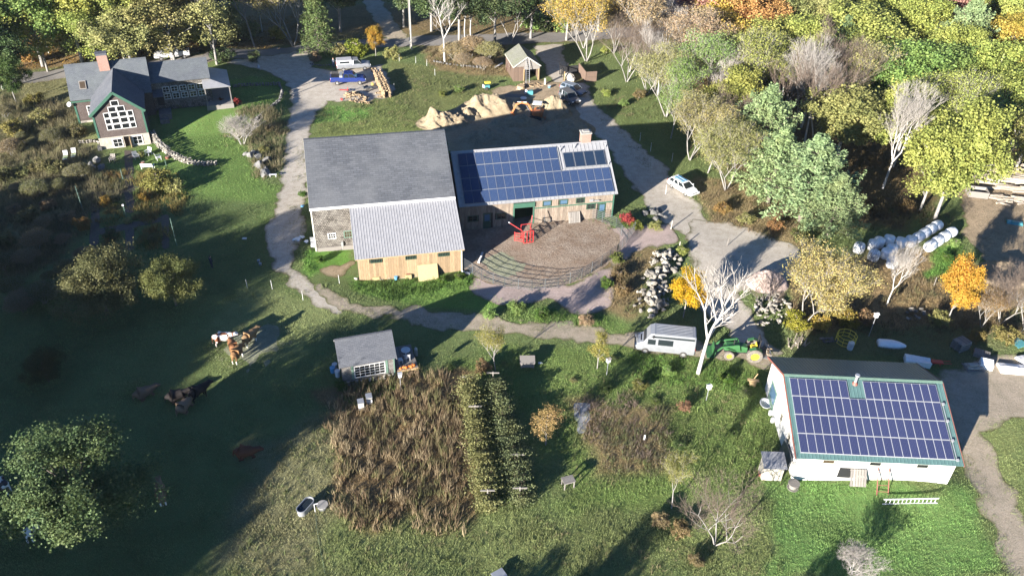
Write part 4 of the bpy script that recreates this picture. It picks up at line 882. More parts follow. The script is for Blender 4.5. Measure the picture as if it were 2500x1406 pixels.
vehicle('station_wagon', 'silver blue wagon by the roofless shed, farther of the two shed cars', (1368, 217), (1430, 238), cs(.88), (-2.1, -1.8, .3, 1.15, .98, 1.45, .80, .64), 'paint_silverblue', (-1.35, 1.32), .87, (.62, .85), mids=(-1.0, -.1), wr=.32)
def jeep_extra(e):
    b = MB(); b.box((-.1, -1.75, .45), (.0, -.95, 1.45)); d_ = b.build('open_door', 'paint_silver', e); b = MB(); b.box((-.12, -1.65, 1.0), (.02, -1.1, 1.4)); b.build('pane', 'car_glass', d_)
vehicle('utility_car', 'grey four-wheel drive with one door open, nearer the dirt piles', (1372, 236), (1408, 262), [(-2.1, .5, 1.1, .86), (-2.0, .42, 1.15, .9), (1.0, .42, 1.12, .9), (1.8, .45, 1.08, .88), (2.1, .5, .9, .82)], (-2.0, -1.85, .35, 1.0, 1.1, 1.68, .84, .72), 'paint_grey', (-1.3, 1.35), .9, (.85, .95), mids=(-1.0, -.15), extra=jeep_extra, wr=.37)
# tractor
def tractor():
    loc, rot = place((1846, 872), (1780, 866)); e = thing('tractor', 'green tractor with yellow wheels and a front loader behind the silver van', 'tractor', loc, 0, None, rot)
    b = MB(); b.loft([loftring(-.2, .75, 1.35, .36), loftring(.5, .72, 1.5, .38), loftring(1.9, .75, 1.42, .34), loftring(2.1, .8, 1.2, .28)]); b.build('hood', 'tractor_green', e)
    b = MB(); b.box((-1.3, -.32, .6), (.4, .32, 1.0)); b.box((.3, -.25, .5), (2.0, .25, .78)); b.build('chassis', 'black', e)
    for s in (-1, 1):
        b = MB(); b.loft([[(-1.55, s*.55, 1.15), (-1.5, s*.55, 1.55), (-.9, s*.55, 1.75), (-.3, s*.55, 1.5)], [(-1.55, s*1.0, 1.15), (-1.5, s*1.0, 1.55), (-.9, s*1.0, 1.75), (-.3, s*1.0, 1.5)]], 0, False, False); b.build('fender', 'tractor_green', e)
        wheel(e, -.95, s*.82, .82, .48, 'muddy_tyre', 'yellow_rim', 20); wheel(e, 1.55, s*.78, .52, .34, 'muddy_tyre', 'yellow_rim', 18)
        b = MB(); b.bar((.55, s*.55, 1.0), (.75, s*.55, 1.75), .14, .12); b.bar((.75, s*.55, 1.72), (2.3, s*.55, 1.35), .13, .15); b.bar((2.3, s*.55, 1.35), (3.0, s*.55, .55), .13, .15); b.bar((1.0, s*.55, .95), (2.1, s*.55, 1.3), .08, .08); b.build('loader_arm', 'tractor_green', e)
    b = MB(); b.loft([[(2.95, y, .9), (3.05, y, .12), (3.75, y, .1), (3.75, y, .16), (3.12, y, .2), (3.02, y, .92)] for y in (-.95, .95)]); b.build('bucket', 'tractor_green', e)
    b = MB(); b.box((-1.0, -.28, 1.2), (-.55, .28, 1.34)); b.box((-1.1, -.28, 1.3), (-1.0, .28, 1.75)); b.build('seat', 'yellow', e)
    b = MB(); b.box((-1.32, -.55, 1.0), (-1.22, -.45, 2.55)); b.box((-1.32, .45, 1.0), (-1.22, .55, 2.55)); b.box((-1.33, -.55, 2.5), (-1.21, .55, 2.62)); b.build('roll_bar', 'black', e)
    b = MB(); b.cyl((-.1, 0, 1.35), (-.3, 0, 1.62), .03); b.cyl((-.33, 0, 1.6), (-.29, 0, 1.66), .2, .2, 12); b.build('steering_wheel', 'black', e); b = MB(); b.cyl((1.2, .2, 1.4), (1.2, .2, 2.2), .05); b.build('exhaust', 'black', e)
    b = MB(); b.box((-2.6, -.8, .55), (-1.6, .8, .62)); b.box((-2.6, -.8, .6), (-2.52, .8, 1.0)); b.build('rear_carrier', 'steel', e)
    # brush and split wood carried behind
    k = thing('brush_load', 'tangle of brush and split wood carried behind the green tractor', 'brush', (e.matrix_basis @ Vector((-2.1, 0, .66))), rot[2])
    for i in range(26):
        b = MB(); a = random.uniform(0, 6.3); p = Vector((random.uniform(-.4, .4), random.uniform(-.7, .7), random.uniform(.05, .55))); d = Vector((math.cos(a), math.sin(a), random.uniform(-.2, .5)))*random.uniform(.25, .55)
        b.cyl(p-d, p+d, .05, .03, 5); b.build('branch', random.choice(['firewood', 'twig_brown', 'log']), k)
tractor()
def excavator():
    p = GP(1308, 288); yaw = math.radians(172); e = thing('mini_excavator', 'small orange excavator reaching left between the dirt piles', 'excavator', (p.x, p.y, p.z+.02), yaw)
    for s in (-1, 1):
        b = MB(); b.loft([[(x, s*.75+d, z) for x, z in ((-.95, .12), (-.75, 0), (.75, 0), (.95, .12), (.95, .35), (.75, .5), (-.75, .5), (-.95, .35))] for d in (-.17, .17)]); b.build('track', 'tyre', e)
    b = MB(); b.box((-.6, -.55, .3), (.6, .55, .55)); b.build('undercarriage', 'black', e)
    b = MB(); b.loft([loftring(-1.15, .6, 1.35, .72), loftring(-.7, .58, 1.55, .82), loftring(.2, .58, 1.4, .8), loftring(.6, .6, 1.0, .6)]); b.build('house', 'excavator_orange', e)
    for x, y in ((-.75, -.6), (-.75, .6), (.45, .6), (.45, -.6)): b = MB(); b.cyl((x, y, 1.0), (x, y, 2.45), .035); b.build('canopy_post', 'black', e)
    b = MB(); b.box((-.85, -.7, 2.45), (.55, .7, 2.53)); b.build('canopy', 'plastic_white', e); b = MB(); b.box((-.5, -.3, 1.4), (-.05, .25, 1.6)); b.box((-.6, -.3, 1.5), (-.5, .25, 2.0)); b.build('seat', 'black', e)
    b = MB()
    for a, c, w_ in (((.55, 0, .95), (1.3, 0, 2.15), .26), ((1.3, 0, 2.15), (2.3, 0, 2.35), .26), ((2.3, 0, 2.35), (3.1, 0, 1.95), .24)): b.bar(a, c, .2, w_)
    b.build('boom', 'excavator_orange', e); b = MB(); b.bar((3.1, 0, 2.05), (3.75, 0, .55), .16, .22); b.build('dipper_arm', 'excavator_orange', e); b = MB(); b.cyl((1.5, 0, 2.45), (3.0, 0, 2.35), .06); b.cyl((.9, 0, .9), (1.6, 0, 1.9), .06); b.build('hydraulic_ram', 'steel', e)
    b = MB(); b.loft([[(3.6, y, .65), (4.0, y, .6), (4.05, y, .1), (3.6, y, -.1), (3.3, y, .1)] for y in (-.28, .28)]); b.build('bucket', 'excavator_orange', e); b = MB(); b.box((-1.6, -.85, .1), (-1.5, .85, .5)); b.bar((-1.5, .4, .3), (-.6, .4, .4), .1); b.bar((-1.5, -.4, .3), (-.6, -.4, .4), .1); b.build('blade', 'excavator_orange', e)
excavator()
# ================================================================ cattle yard
def rail_panel(name, label, p, q, h=1.5, n=6, mat='gate_steel', group=None, th=.045, lean=None, mids=1):
    e = thing(name, label, 'gate' if 'gate' in name else 'fence', p, 0, group); d = Vector(q)-Vector(p); up = Vector((0, 0, h)) if lean is None else Vector(lean)
    for i in range(n): b = MB(); z = up*((.15+.85*i/(n-1))); b.cyl(z, d+z, th*.55, th*.55, 6); b.build('rail', mat, e)
    for k in [0]+[(j+1)/(mids+1) for j in range(mids)]+[1]: b = MB(); b.cyl(d*k+up*.02, d*k+up*1.03, th*.75, th*.75, 6); b.build('upright', mat, e)
    return e
path = [(1131, 656), (1176, 684), (1232, 703), (1298, 711), (1362, 704), (1420, 681), (1468, 651), (1507, 622), (1530, 594)]
GPp = [GP(*p) for p in path]
for i, (a, c) in enumerate(zip(GPp, GPp[1:])): rail_panel('pipe_fence', 'grey pipe fence panel of the cattle yard, %s from the lean-to corner' % ORD[i], a, c, group='pipe panels around the cattle yard')
a, c = GP(1530, 594), GP(1503, 557); rail_panel('pipe_fence', 'grey pipe fence panel at the right end of the cattle yard', a, c, group='pipe panels around the cattle yard')
a, c = GP(1503, 557), GP(1437, 531); rail_panel('pipe_fence', 'grey pipe fence panel nearest the green door of the solar barn', a, c, group='pipe panels around the cattle yard')
a, c = GP(1531, 590), GP(1562, 546); rail_panel('pipe_gate', 'open pipe gate casting a grid shadow on the pink gravel', a, a+(c-a).normalized()*2.6, h=1.4, n=5, mids=3)
a, c = GP(1329, 545), GP(1372, 538); rail_panel('pipe_gate', 'dark pipe gate propped against the wall left of the leaning pallet', a, c, lean=SB.R @ Vector((0, .25, 1.35)), mids=2)
def headgate():
    p = GP(1287, 588); e = thing('cattle_headgate', 'red steel cattle headgate standing in the muddy yard', 'headgate', p, .3)
    def bars(nm, L): b = MB(); [b.bar(a, c, .075) for a, c in L]; b.build(nm, 'red_steel', e)
    bars('front_frame', [((-.6, -.5, 0), (-.6, -.5, 1.7)), ((.6, -.5, 0), (.6, -.5, 1.7)), ((-.6, -.5, 1.7), (.6, -.5, 1.7)), ((-.6, -.5, .08), (.6, -.5, .08)), ((-.2, -.5, .1), (-.2, -.5, 1.6)), ((.2, -.5, .1), (.2, -.5, 1.6))])
    bars('rear_frame', [((-.6, .8, 0), (-.6, .8, 1.9)), ((.6, .8, 0), (.6, .8, 1.9)), ((-.6, .8, 1.9), (.6, .8, 1.9))])
    bars('side_rail', [((-.6, -.5, z), (-.6, .8, z)) for z in (.35, .7, 1.05, 1.4)]); bars('side_rail', [((.6, -.5, z), (.6, .8, z)) for z in (.35, .7, 1.05, 1.4)])
    bars('wing_gate', [((-.65, -.45, z), (-1.6, .1, z)) for z in (.3, .65, 1.0, 1.35)]+[((-1.6, .1, .2), (-1.6, .1, 1.5)), ((-.65, -.45, .2), (-.65, -.45, 1.5))]); bars('lever', [((-.6, .2, 1.4), (-1.9, 1.2, 2.1)), ((.7, .8, 1.2), (1.0, 1.5, 2.6))])
    b = MB(); b.cyl((-1.9, 1.2, 2.1), (-2.05, 1.3, 2.18), .06); b.build('handle_grip', 'plastic_white', e); b = MB(); b.box((-.55, -.45, .02), (.55, .75, .06)); b.build('floor_plate', 'mud', e)
headgate()
p = GP(1173, 632); e = thing('feed_rack', 'row of short white pickets in the barn shadow inside the cattle yard', 'rack', p, math.radians(80))
for i in range(6): b = MB(); b.box((.38*i-.95, -.12, 0), (.38*i-.8, .12, .25)); b.build('picket', 'plastic_white', e)
b = MB(); b.box((-1.0, -.03, .02), (1.1, .03, .1)); b.build('rail', 'black', e)
# ================================================================ stone things
def heap_pos(P, n, rmin, hgt, seed):
    r = random.Random(seed); xs = [p[0] for p in P]; ys = [p[1] for p in P]; out = []
    for _ in range(n*60):
        if len(out) >= n: break
        x, y = r.uniform(min(xs), max(xs)), r.uniform(min(ys), max(ys)); d = float(sdist(np.array([x]), np.array([y]), P)[0])
        if d < .05: continue
        out.append((x, y, min(1, d/1.6)*hgt*r.uniform(.6, 1.0)))
    return out
def rockpile(name, label, pts, n, s0, s1, hgt, mat, seed, cat='rock pile'):
    P = wpoly(pts); c = Vector((sum(p[0] for p in P)/len(P), sum(p[1] for p in P)/len(P), 0)); c.z = Tz(c.x, c.y); e = thing(name, label, cat, c)
    random.seed(seed)
    for x, y, h in heap_pos(P, n, .3, hgt, seed):
        s = random.uniform(s0, s1); stone(e, mat, (x-c.x, y-c.y, Tz(x, y)-c.z+h+s*.18), s)
        if h > .35: stone(e, mat, (x-c.x+random.uniform(-.2, .2), y-c.y+random.uniform(-.2, .2), Tz(x, y)-c.z+h*.45), s*1.05)
    return e
rockpile('rock_pile', 'long heap of pale field stones beside the cattle yard', [(1590, 622), (1640, 605), (1665, 640), (1640, 680), (1630, 760), (1585, 778), (1545, 750), (1560, 700)], 140, .25, 1.05, .7, 'pale_rock', 1)
rockpile('rock_pile', 'smaller heap of grey stones beyond the green tractor', [(1835, 735), (1900, 712), (1935, 755), (1900, 795), (1850, 800)], 80, .28, .7, .55, 'pale_rock', 2)
rockpile('rock_pile', 'scatter of stones at the foot of the orange maple', [(2195, 760), (2250, 745), (2265, 775), (2215, 790)], 14, .35, .7, .2, 'pale_rock', 3)
rockpile('ledge', 'grey rock ledges below the bare bush beside the drive', [(598, 380), (640, 362), (668, 395), (665, 428), (640, 430)], 11, 1.0, 1.9, .15, 'ledge_rock', 4, 'ledge')
rockpile('ledge', 'long grey boulders left of the farmhouse path', [(216, 415), (245, 378), (262, 385), (250, 420)], 7, 1.0, 1.7, .1, 'ledge_rock', 5, 'ledge')
rockpile('boulder_cluster', 'big pale boulders right of the solar barn door', [(1560, 520), (1610, 510), (1640, 540), (1600, 548)], 10, .7, 1.4, .2, 'rock', 6, 'boulders')
def stonewall(name, label, pts, w_, h0, h1, s, mat, seed):
    random.seed(seed); W_ = [GP(*p) for p in pts]; e = thing(name, label, 'wall', W_[0])
    tot = sum((c-a).length for a, c in zip(W_, W_[1:])); acc = 0
    for a, c in zip(W_, W_[1:]):
        d = c-a; Ls = d.length; k = 0
        while k < Ls:
            f = (acc+k)/tot; h = h0+(h1-h0)*f; q = a+d*(k/Ls); nrm = Vector((-d.y, d.x, 0)).normalized(); z = 0
            while z < h:
                for t in ((-.5, .5) if w_ > s*1.2 else (0,)):
                    pp = q+nrm*(t*(w_-s)+random.uniform(-.05, .05)); stone(e, mat, (pp.x-W_[0].x, pp.y-W_[0].y, Tz(pp.x, pp.y)-W_[0].z+z+s*.25), s*random.uniform(.85, 1.15), 'stone', .7)
                z += s*.55
            k += s*.92
        acc += Ls
    return e
stonewall('retaining_wall', 'curved dry stone wall sweeping down from the farmhouse corner', [(376, 340), (392, 362), (420, 383), (455, 398), (500, 404), (535, 402)], .9, 1.3, .3, .52, 'pale_rock', 7)
stonewall('stone_wall', 'low stone edging along the curve of the gravel drive', [(570, 214), (630, 210), (682, 208), (690, 228), (682, 250), (655, 272), (620, 300)], .4, .4, .4, .5, 'rock', 8)
stonewall('stone_wall', 'low stone row left of the farmhouse gable', [(196, 350), (225, 348), (244, 352)], .4, .4, .4, .5, 'pale_rock', 9)
stonewall('stone_wall', 'line of stones under the bare trees by the road', [(1060, 152), (1100, 160), (1140, 164), (1180, 168)], .4, .3, .3, .7, 'rock', 10)
stonewall('stone_edging', 'short row of stones below the spruce beside the drive', [(758, 158), (785, 162), (812, 160)], .3, .25, .25, .5, 'rock', 11)
def mound(name, label, px, rx, ry, h, mat, seed, rz=0, cat='dirt pile', sharp=1.0, lump=.35):
    p = GP(*px); n = 44; V = []; F = []; r = np.linspace(0, 1.15, n); a = np.linspace(0, 2*np.pi, 73)[:-1]; RR, AA = np.meshgrid(r, a, indexing='ij'); X = RR*np.cos(AA)*rx; Y = RR*np.sin(AA)*ry
    nz = vnoise(X+50*seed, Y+9, 1.6, seed)-.5; n2 = vnoise(X+50*seed, Y+9, .6, seed+3)-.5; n3 = vnoise(X, Y+30*seed, .28, seed+5)-.5; prof = np.clip(1-RR**(1.5*sharp), 0, 1)
    c, s = math.cos(rz), math.sin(rz); WX = p.x+c*X-s*Y; WY = p.y+s*X+c*Y
    Z = T(WX, WY)-p.z+(h*prof*(1+lump*2*nz)+np.minimum(prof*4, 1)*(lump*.7*n2+.2*n3)*min(h, 1.2)) - .12*(RR > 1.02)
    V = np.stack([X, Y, Z], -1).reshape(-1, 3); i = np.arange(n*72).reshape(n, 72); j = np.roll(i, -1, 1); F = np.stack([i[:-1], i[1:], j[1:], j[:-1]], -1).reshape(-1, 4)
    return tag(put(npmesh(name, V, F, mat, {'edge': ('FLOAT', 'POINT', np.ones(len(V)))}, True), name, None, p, (0, 0, rz)), label, cat)
mound('dirt_pile', 'tall sandy dirt pile at the left end of the excavation', (1085, 300), 4.4, 3.0, 2.3, 'sand', 1, .3, lump=.7)
mound('dirt_pile', 'broad sandy dirt pile behind the orange excavator arm', (1195, 270), 5.6, 2.8, 2.5, 'sand', 2, .1, lump=.6)
mound('dirt_pile', 'rounded sandy dirt pile at the right of the excavator', (1350, 280), 3.2, 2.4, 2.4, 'sand', 3, .2, lump=.5)
mound('dirt_pile', 'low shaded dirt spoil behind the barn ridge', (1385, 318), 4.4, 3.6, 1.9, 'sand', 4, .2, lump=.4)
mound('dirt_pile', 'broad shaded earth bank against the back of the solar barn', (1215, 335), 6.5, 2.6, 1.2, 'sand', 9, .22, lump=.5)
mound('dirt_pile', 'steep sandy bank between the left and the broad dirt pile', (1135, 285), 2.8, 1.8, 1.3, 'sand', 7, .2, lump=.6)
mound('dirt_pile', 'low crumbled sandy bank in front of the excavator tracks', (1262, 302), 5.2, 1.5, 1.3, 'sand', 8, .12, lump=.8)
mound('gravel_pile', 'rounded pile of pinkish gravel on the gravel lot', (1872, 692), 2.5, 2.0, 1.6, 'pink_gravel', 5, .1, 'gravel pile', 1.3, .12)
mound('earth_mound', 'brown earth mound by the log yard on the right', (2455, 670), 3.6, 2.8, 1.6, 'woodchip', 6, .3, 'mound', 1.1, .2)
# ================================================================ wood piles
def woodstack():
    a, c = GP(922, 190), GP(946, 240); d = c-a; e = thing('firewood_stack', 'long head-high stack of split firewood beside the pickups', 'firewood', a, math.atan2(d.y, d.x)); Ln = d.length; random.seed(5)
    lm = MB(); lm.loft([[(.5*math.cos(t)*.16+0, y, .5*math.sin(t)*.16) for t in (0.2, 1.4, 2.6, 3.8, 5.2)] for y in (-.22, .22)]); lme = lm.mesh('split_log', 'firewood')
    for row in (0, 1, 2):
        n = int(Ln/.21)
        for i in range(n):
            for k in range(8):
                put(lme, 'split_log', e, (.1+i*.21+random.uniform(-.03, .03), -.5+.5*row+random.uniform(-.05, .05), .1+k*.17+random.uniform(-.02, .02)), (random.uniform(0, 6), random.uniform(0, 6), random.uniform(-.08, .08)), (1.25, 1, 1.25)) if (row != 1 or k == 7) else None
woodstack()
def loghap(name, label, pts, n, ln_, r, mat, hgt, seed, rz=None, cat='firewood', spread=3.1):
    random.seed(seed); P = wpoly(pts); c = Vector((sum(p[0] for p in P)/len(P), sum(p[1] for p in P)/len(P), 0)); c.z = Tz(c.x, c.y); e = thing(name, label, cat, c)
    b = MB(); b.cyl((-.5, 0, 0), (.5, 0, 0), 1, .92, 7); me = b.mesh('log', mat)
    for x, y, h in heap_pos(P, n, .2, hgt, seed):
        s = random.uniform(.75, 1.25); a = (rz if rz is not None else 0)+random.uniform(-spread, spread)
        put(me, 'log', e, (x-c.x, y-c.y, Tz(x, y)-c.z+r+h), (0, random.uniform(-.12, .12), a), (ln_*s, r*s, r*s))
    return e
loghap('firewood_heap', 'loose heap of split firewood on the gravel below the blue pickup', [(838, 232), (870, 224), (900, 240), (905, 255), (870, 252), (848, 246)], 80, .5, .1, 'firewood', .7, 6)
loghap('firewood_heap', 'small heap of split wood at the foot of the firewood stack', [(918, 228), (938, 224), (946, 240), (922, 240)], 24, .45, .1, 'firewood', .4, 7)
loghap('firewood_heap', 'few split logs beside the grey pickup front wheel', [(902, 168), (918, 168), (920, 178), (906, 178)], 10, .45, .1, 'firewood', .2, 8)
loghap('log_pile', 'big pile of long pale sawlogs at the right edge', [(2395, 432), (2440, 412), (2600, 425), (2600, 490), (2480, 470), (2420, 462)], 60, 6.0, .19, 'log', .9, 9, math.radians(-8), 'logs', .10)
loghap('log_pile', 'scattered short logs below the sawlog pile', [(2410, 475), (2490, 470), (2530, 500), (2440, 505)], 22, 1.6, .13, 'log', .2, 10, math.radians(-5), 'logs', .5)
loghap('board_pile', 'weathered boards lying at the corner of the workshop roof by the shrubs', [(1915, 825), (1975, 822), (1980, 842), (1925, 845)], 16, 1.3, .07, 'log', .15, 11, math.radians(60), 'boards', .3)
loghap('firewood_heap', 'short logs stacked under the garden deck front edge', [(990, 908), (1018, 902), (1024, 914), (995, 918)], 14, .5, .09, 'firewood', .25, 12, 1.3, 'firewood', .3)
loghap('brush_pile', 'brush and broken sticks heaped against the lean-to wall', [(925, 672), (965, 660), (972, 676), (930, 682)], 34, .9, .035, 'twig_grey', .5, 13, None, 'brush')
def boxthing(name, label, cat, px, size, mat, rz=0, dz=0, group=None, bev=.0, zup=None):
    p = GP(*px); e = thing(name, label, cat, (p.x, p.y, p.z+dz), rz, group); return e
# ================================================================ hay bales
def balemesh():
    n = 28; prof = [(0, -.62), (.45, -.62), (.6, -.56), (.66, -.42), (.68, 0), (.66, .42), (.6, .56), (.45, .62), (0, .62)]; V = []; F = []
    r = np.random.default_rng(4)
    for k, (rr, z) in enumerate(prof):
        for i in range(n):
            a = 2*math.pi*i/n; j = 1+.025*math.sin(5*a+k)+.012*r.normal(); V.append((rr*j*math.cos(a), rr*j*math.sin(a), z*(1+.03*math.sin(3*a))))
    for k in range(len(prof)-1):
        for i in range(n): F.append((k*n+i, k*n+(i+1) % n, (k+1)*n+(i+1) % n, (k+1)*n+i))
    return npmesh('bale', V, F, 'bale_wrap', None, True)
bm_ = balemesh(); bz = lambda x, y: (2060+x/8.333, 520+y/8.333)
upright = [((310, 710), 'white wrapped bale farthest left, standing alone in twig shade'), ((600, 650), 'white wrapped bale second from the left end of the back row'), ((715, 600), 'white wrapped bale third from the left end of the back row'), ((920, 555), 'white wrapped bale fourth from the left, tallest in the shaded back row'), ((1160, 605), 'white wrapped bale fifth from the left in the back row'), ((1360, 575), 'white wrapped bale sixth from the left, last shaded one of the back row'),
 ((615, 860), 'white wrapped bale at the left end of the shaded front trio'), ((870, 825), 'white wrapped bale in the middle of the shaded front group'), ((975, 745), 'white wrapped bale tucked between the two shaded rows'), ((990, 1005), 'white wrapped bale nearest the bare shrubs, lowest of all bales')]
for q, lb in upright:
    u, v = bz(*q); p = GP(u, v, .62); put_ = tag(put(bm_, 'hay_bale', None, (p.x, p.y, p.z+.61), (.04, .03, random.uniform(0, 6))), lb, 'hay bale', 'white wrapped hay bales in rows')
for lab, rows in (('sunlit white bale of the back row on its side, %s from its left end', [(1510, 500), (1650, 430), (1745, 345), (1890, 262)]), ('sunlit white bale of the front row on its side, %s from its left end', [(1765, 670), (1910, 590), (2010, 490), (2180, 400)])):
    ps = [GP(*bz(*q), .65) for q in rows]; d = ps[-1]-ps[0]; a = math.atan2(d.y, d.x); u = Vector((math.cos(a), math.sin(a), 0)); 
    for i, p in enumerate(ps):
        q = ps[0]+u*(d.length*i/3); tag(put(bm_, 'hay_bale', None, (q.x, q.y, Tz(q.x, q.y)+.66), (0, math.pi/2+.03*i, a), (1.0, 1.0, 1.06)), lab % ORD[i], 'hay bale', 'white wrapped hay bales in rows')
# ================================================================ animals and people (one continuous skinned body each)
def skinned(name, nodes_, edges_, mat, sub=1, root=0):
    me = bpy.data.meshes.new(name); me.from_pydata([n[0] for n in nodes_], edges_, []); o = bpy.data.objects.new(name, me); COL.objects.link(o)
    o.modifiers.new('skin', 'SKIN'); o.modifiers['skin'].use_smooth_shade = True
    if not me.skin_vertices:
        bpy.context.view_layer.objects.active = o; bpy.ops.mesh.customdata_skin_add()
    sv = me.skin_vertices[0].data
    for i, n in enumerate(nodes_): sv[i].radius = n[1] if isinstance(n[1], tuple) else (n[1], n[1]); sv[i].use_root = (i == root)
    s = o.modifiers.new('sub', 'SUBSURF'); s.levels = sub; s.render_levels = sub
    bpy.context.view_layer.update(); ev = o.evaluated_get(bpy.context.evaluated_depsgraph_get()); m2 = bpy.data.meshes.new_from_object(ev); m2.name = name
    bpy.data.objects.remove(o); m2.materials.clear(); m2.materials.append(MATS[mat]); m2.polygons.foreach_set('use_smooth', [True]*len(m2.polygons)); return m2
def cowmesh(head_low, lying=False):
    N = []; E_ = []
    def a(p, r, pr=None):
        N.append((p, r)); i = len(N)-1
        if pr is not None: E_.append((pr, i))
        return i
    z = .62 if lying else 1.12
    wd_ = .50 if lying else .43; mid = a((0, 0, z-.02), (wd_, .46)); rump = a((-.62, 0, z+.04), (wd_*.9, .42), mid); tail0 = a((-.92, 0, z+.10), (.2, .2), rump); sh = a((.55, 0, z+.02), (wd_*.88, .46), mid); nk = a((.94, 0, z+.10), (.19, .25), sh)
    if head_low: hd = a((1.28, 0, z-.30), (.13, .16), nk); mz = a((1.46, 0, z-.68), (.10, .10), hd)
    else: hd = a((1.24, 0, z+.20), (.15, .18), nk); mz = a((1.58, 0, z-.02), (.11, .11), hd)
    for s in (-1, 1):
        er = a((hd and N[hd][0][0]-.05, s*.26, N[hd][0][2]+.10), .035, hd)
        if lying:
            f = a((.5, s*.28, .36), .13, sh); f2 = a((.82, s*.32, .14), .08, f); a((.5, s*.36, .09), .06, f2); h = a((-.55, s*.34, .34), .18, rump); h2 = a((-.15, s*.5, .14), .09, h); a((-.6, s*.56, .09), .06, h2)
        else:
            f = a((.52, s*.2, .78), .13, sh); f2 = a((.52, s*.2, .45), .075, f); a((.50, s*.2, .04), .06, f2)
            h = a((-.66, s*.2, .84), .17, rump); h1 = a((-.58, s*.2, .66), .12, h); h2 = a((-.80, s*.2, .46), .07, h1); a((-.76, s*.2, .04), .06, h2)
    t1 = a((-1.08, 0, z-.25), .04, tail0); a((-1.08, 0, max(.12, z-.72)), .035, t1)
    return skinned('cow', N, E_, 'cow_hide', 1)
CM = [cowmesh(False), cowmesh(True), cowmesh(False, True)]
for kind, px, head, col, wh, lb in [
 (0, (549, 842), 15, (.16, .06, .03), .50, 'white and red-brown patched cow standing broadside on the hay'), (0, (614, 838), 62, (.24, .15, .075), .24, 'tan cow seen from behind at the right of the feeding group'),
 (1, (572, 862), 120, (.17, .075, .032), .22, 'red-brown cow with its head down in the middle of the group'), (1, (583, 878), 80, (.22, .12, .052), .27, 'golden brown cow with white hind legs nearest in the feeding group'),
 (2, (355, 968), 40, (.15, .10, .065), .15, 'tan cow lying in the shade, leftmost of the resting cows'), (2, (434, 975), 30, (.02, .018, .018), .0, 'black cow lying in the shade between the tan cows'),
 (0, (490, 972), 50, (.012, .011, .012), .0, 'black cow standing in the shade'), (2, (452, 1000), 70, (.20, .135, .085), .15, 'pale tan cow lying below the black standing cow'),
 (2, (602, 1113), 10, (.11, .04, .02), .20, 'dark red cow lying alone at the edge of the tree shadow'), (0, (398, 1218), 115, (.20, .125, .07), .27, 'tan cow with white hind legs beside the apple tree'),
 (0, (84, 1305), 100, (.05, .045, .045), .52, 'white and black cow below the left side of the apple tree'), (0, (4, 1200), 170, (.06, .05, .05), .54, 'pale cow cut off by the left edge of the photo')]:
    p = GP(*px); o = tag(put(CM[kind], 'cow', None, p, (0, 0, math.radians(head))), lb, 'cow', 'cattle grazing on the meadow'); o.color = col+(wh,)
def person(label, px, face, shirt, trousers, arm=(0, 0)):
    p = GP(*px); N = []; E_ = []
    def a(q, r, pr=None):
        N.append((q, r)); i = len(N)-1
        if pr is not None: E_.append((pr, i))
        return i
    pel = a((0, 0, .95), (.16, .12)); ch_ = a((0, 0, 1.28), (.19, .12), pel); nk = a((0, 0, 1.48), (.07, .07), ch_); hd = a((.02, 0, 1.60), (.09, .10), nk); a((.02, 0, 1.74), (.08, .09), hd); a((.11, 0, 1.63), .018, hd)
    for s in (-1, 1):
        k = a((.0, s*.10, .88), .10, pel); k2 = a((.03, s*.11, .5), .065, k); k3 = a((0, s*.11, .09), .045, k2); a((.17, s*.12, .04), .04, k3)
        q = a((0, s*.21, 1.40), .06, ch_); q2 = a((-.02, s*.27, 1.13), .045, q); q3 = a((.12+arm[0], s*.25, .93+arm[1]), .032, q2); pm_ = a((.17+arm[0], s*.25, .88+arm[1]), (.035, .018), q3)
        for f in range(4): g = a((.20+arm[0], s*(.225+.017*f), .82+arm[1]), .009, pm_); a((.19+arm[0], s*(.225+.017*f), .785+arm[1]+.006*f), .008, g)
        g = a((.22+arm[0], s*.21, .87+arm[1]), .009, pm_); a((.235+arm[0], s*.205, .845+arm[1]), .008, g)
        a((.0, s*.085, 1.62), .02, hd)
    me = skinned('person', N, E_, 'skin', 2); me.materials.append(MATS[shirt]); me.materials.append(MATS[trousers]); me.materials.append(MATS['hair']); me.materials.append(MATS['black'])
    for f in me.polygons:
        c = f.center; f.material_index = 4 if c.z < .1 else 2 if (c.z < 1.0 and abs(c.y) < .2) else 1 if (c.z < 1.47 and not (c.z < 1.0)) else 3 if (c.z > 1.68 or (c.z > 1.55 and c.x < -.02)) else 0
    return tag(put(me, 'person', None, p, (0, 0, face)), label, 'person')
person('person in a white shirt and jeans standing behind the grey pickup', (815, 165), -.5, 'cloth_white', 'cloth_denim', (.1, .25))
person('person in dark clothes walking across the shaded lawn', (518, 655), 1.0, 'cloth_dark', 'cloth_dark', (.05, .1))
# ================================================================ small things
random.seed(11)
def T3(name, label, cat, px, rz=0, dz=0, group=None): p = GP(*px); return thing(name, label, cat, (p.x, p.y, p.z+dz), rz, group)
def bx(e, nm, mat, *bs, smooth=False):
    b = MB()
    for lo, hi in bs: b.box(lo, hi)
    return b.build(nm, mat, e)
def cy(e, nm, mat, *cs, n=12):
    b = MB()
    for c in cs: b.cyl(*c, n=n)
    return b.build(nm, mat, e)
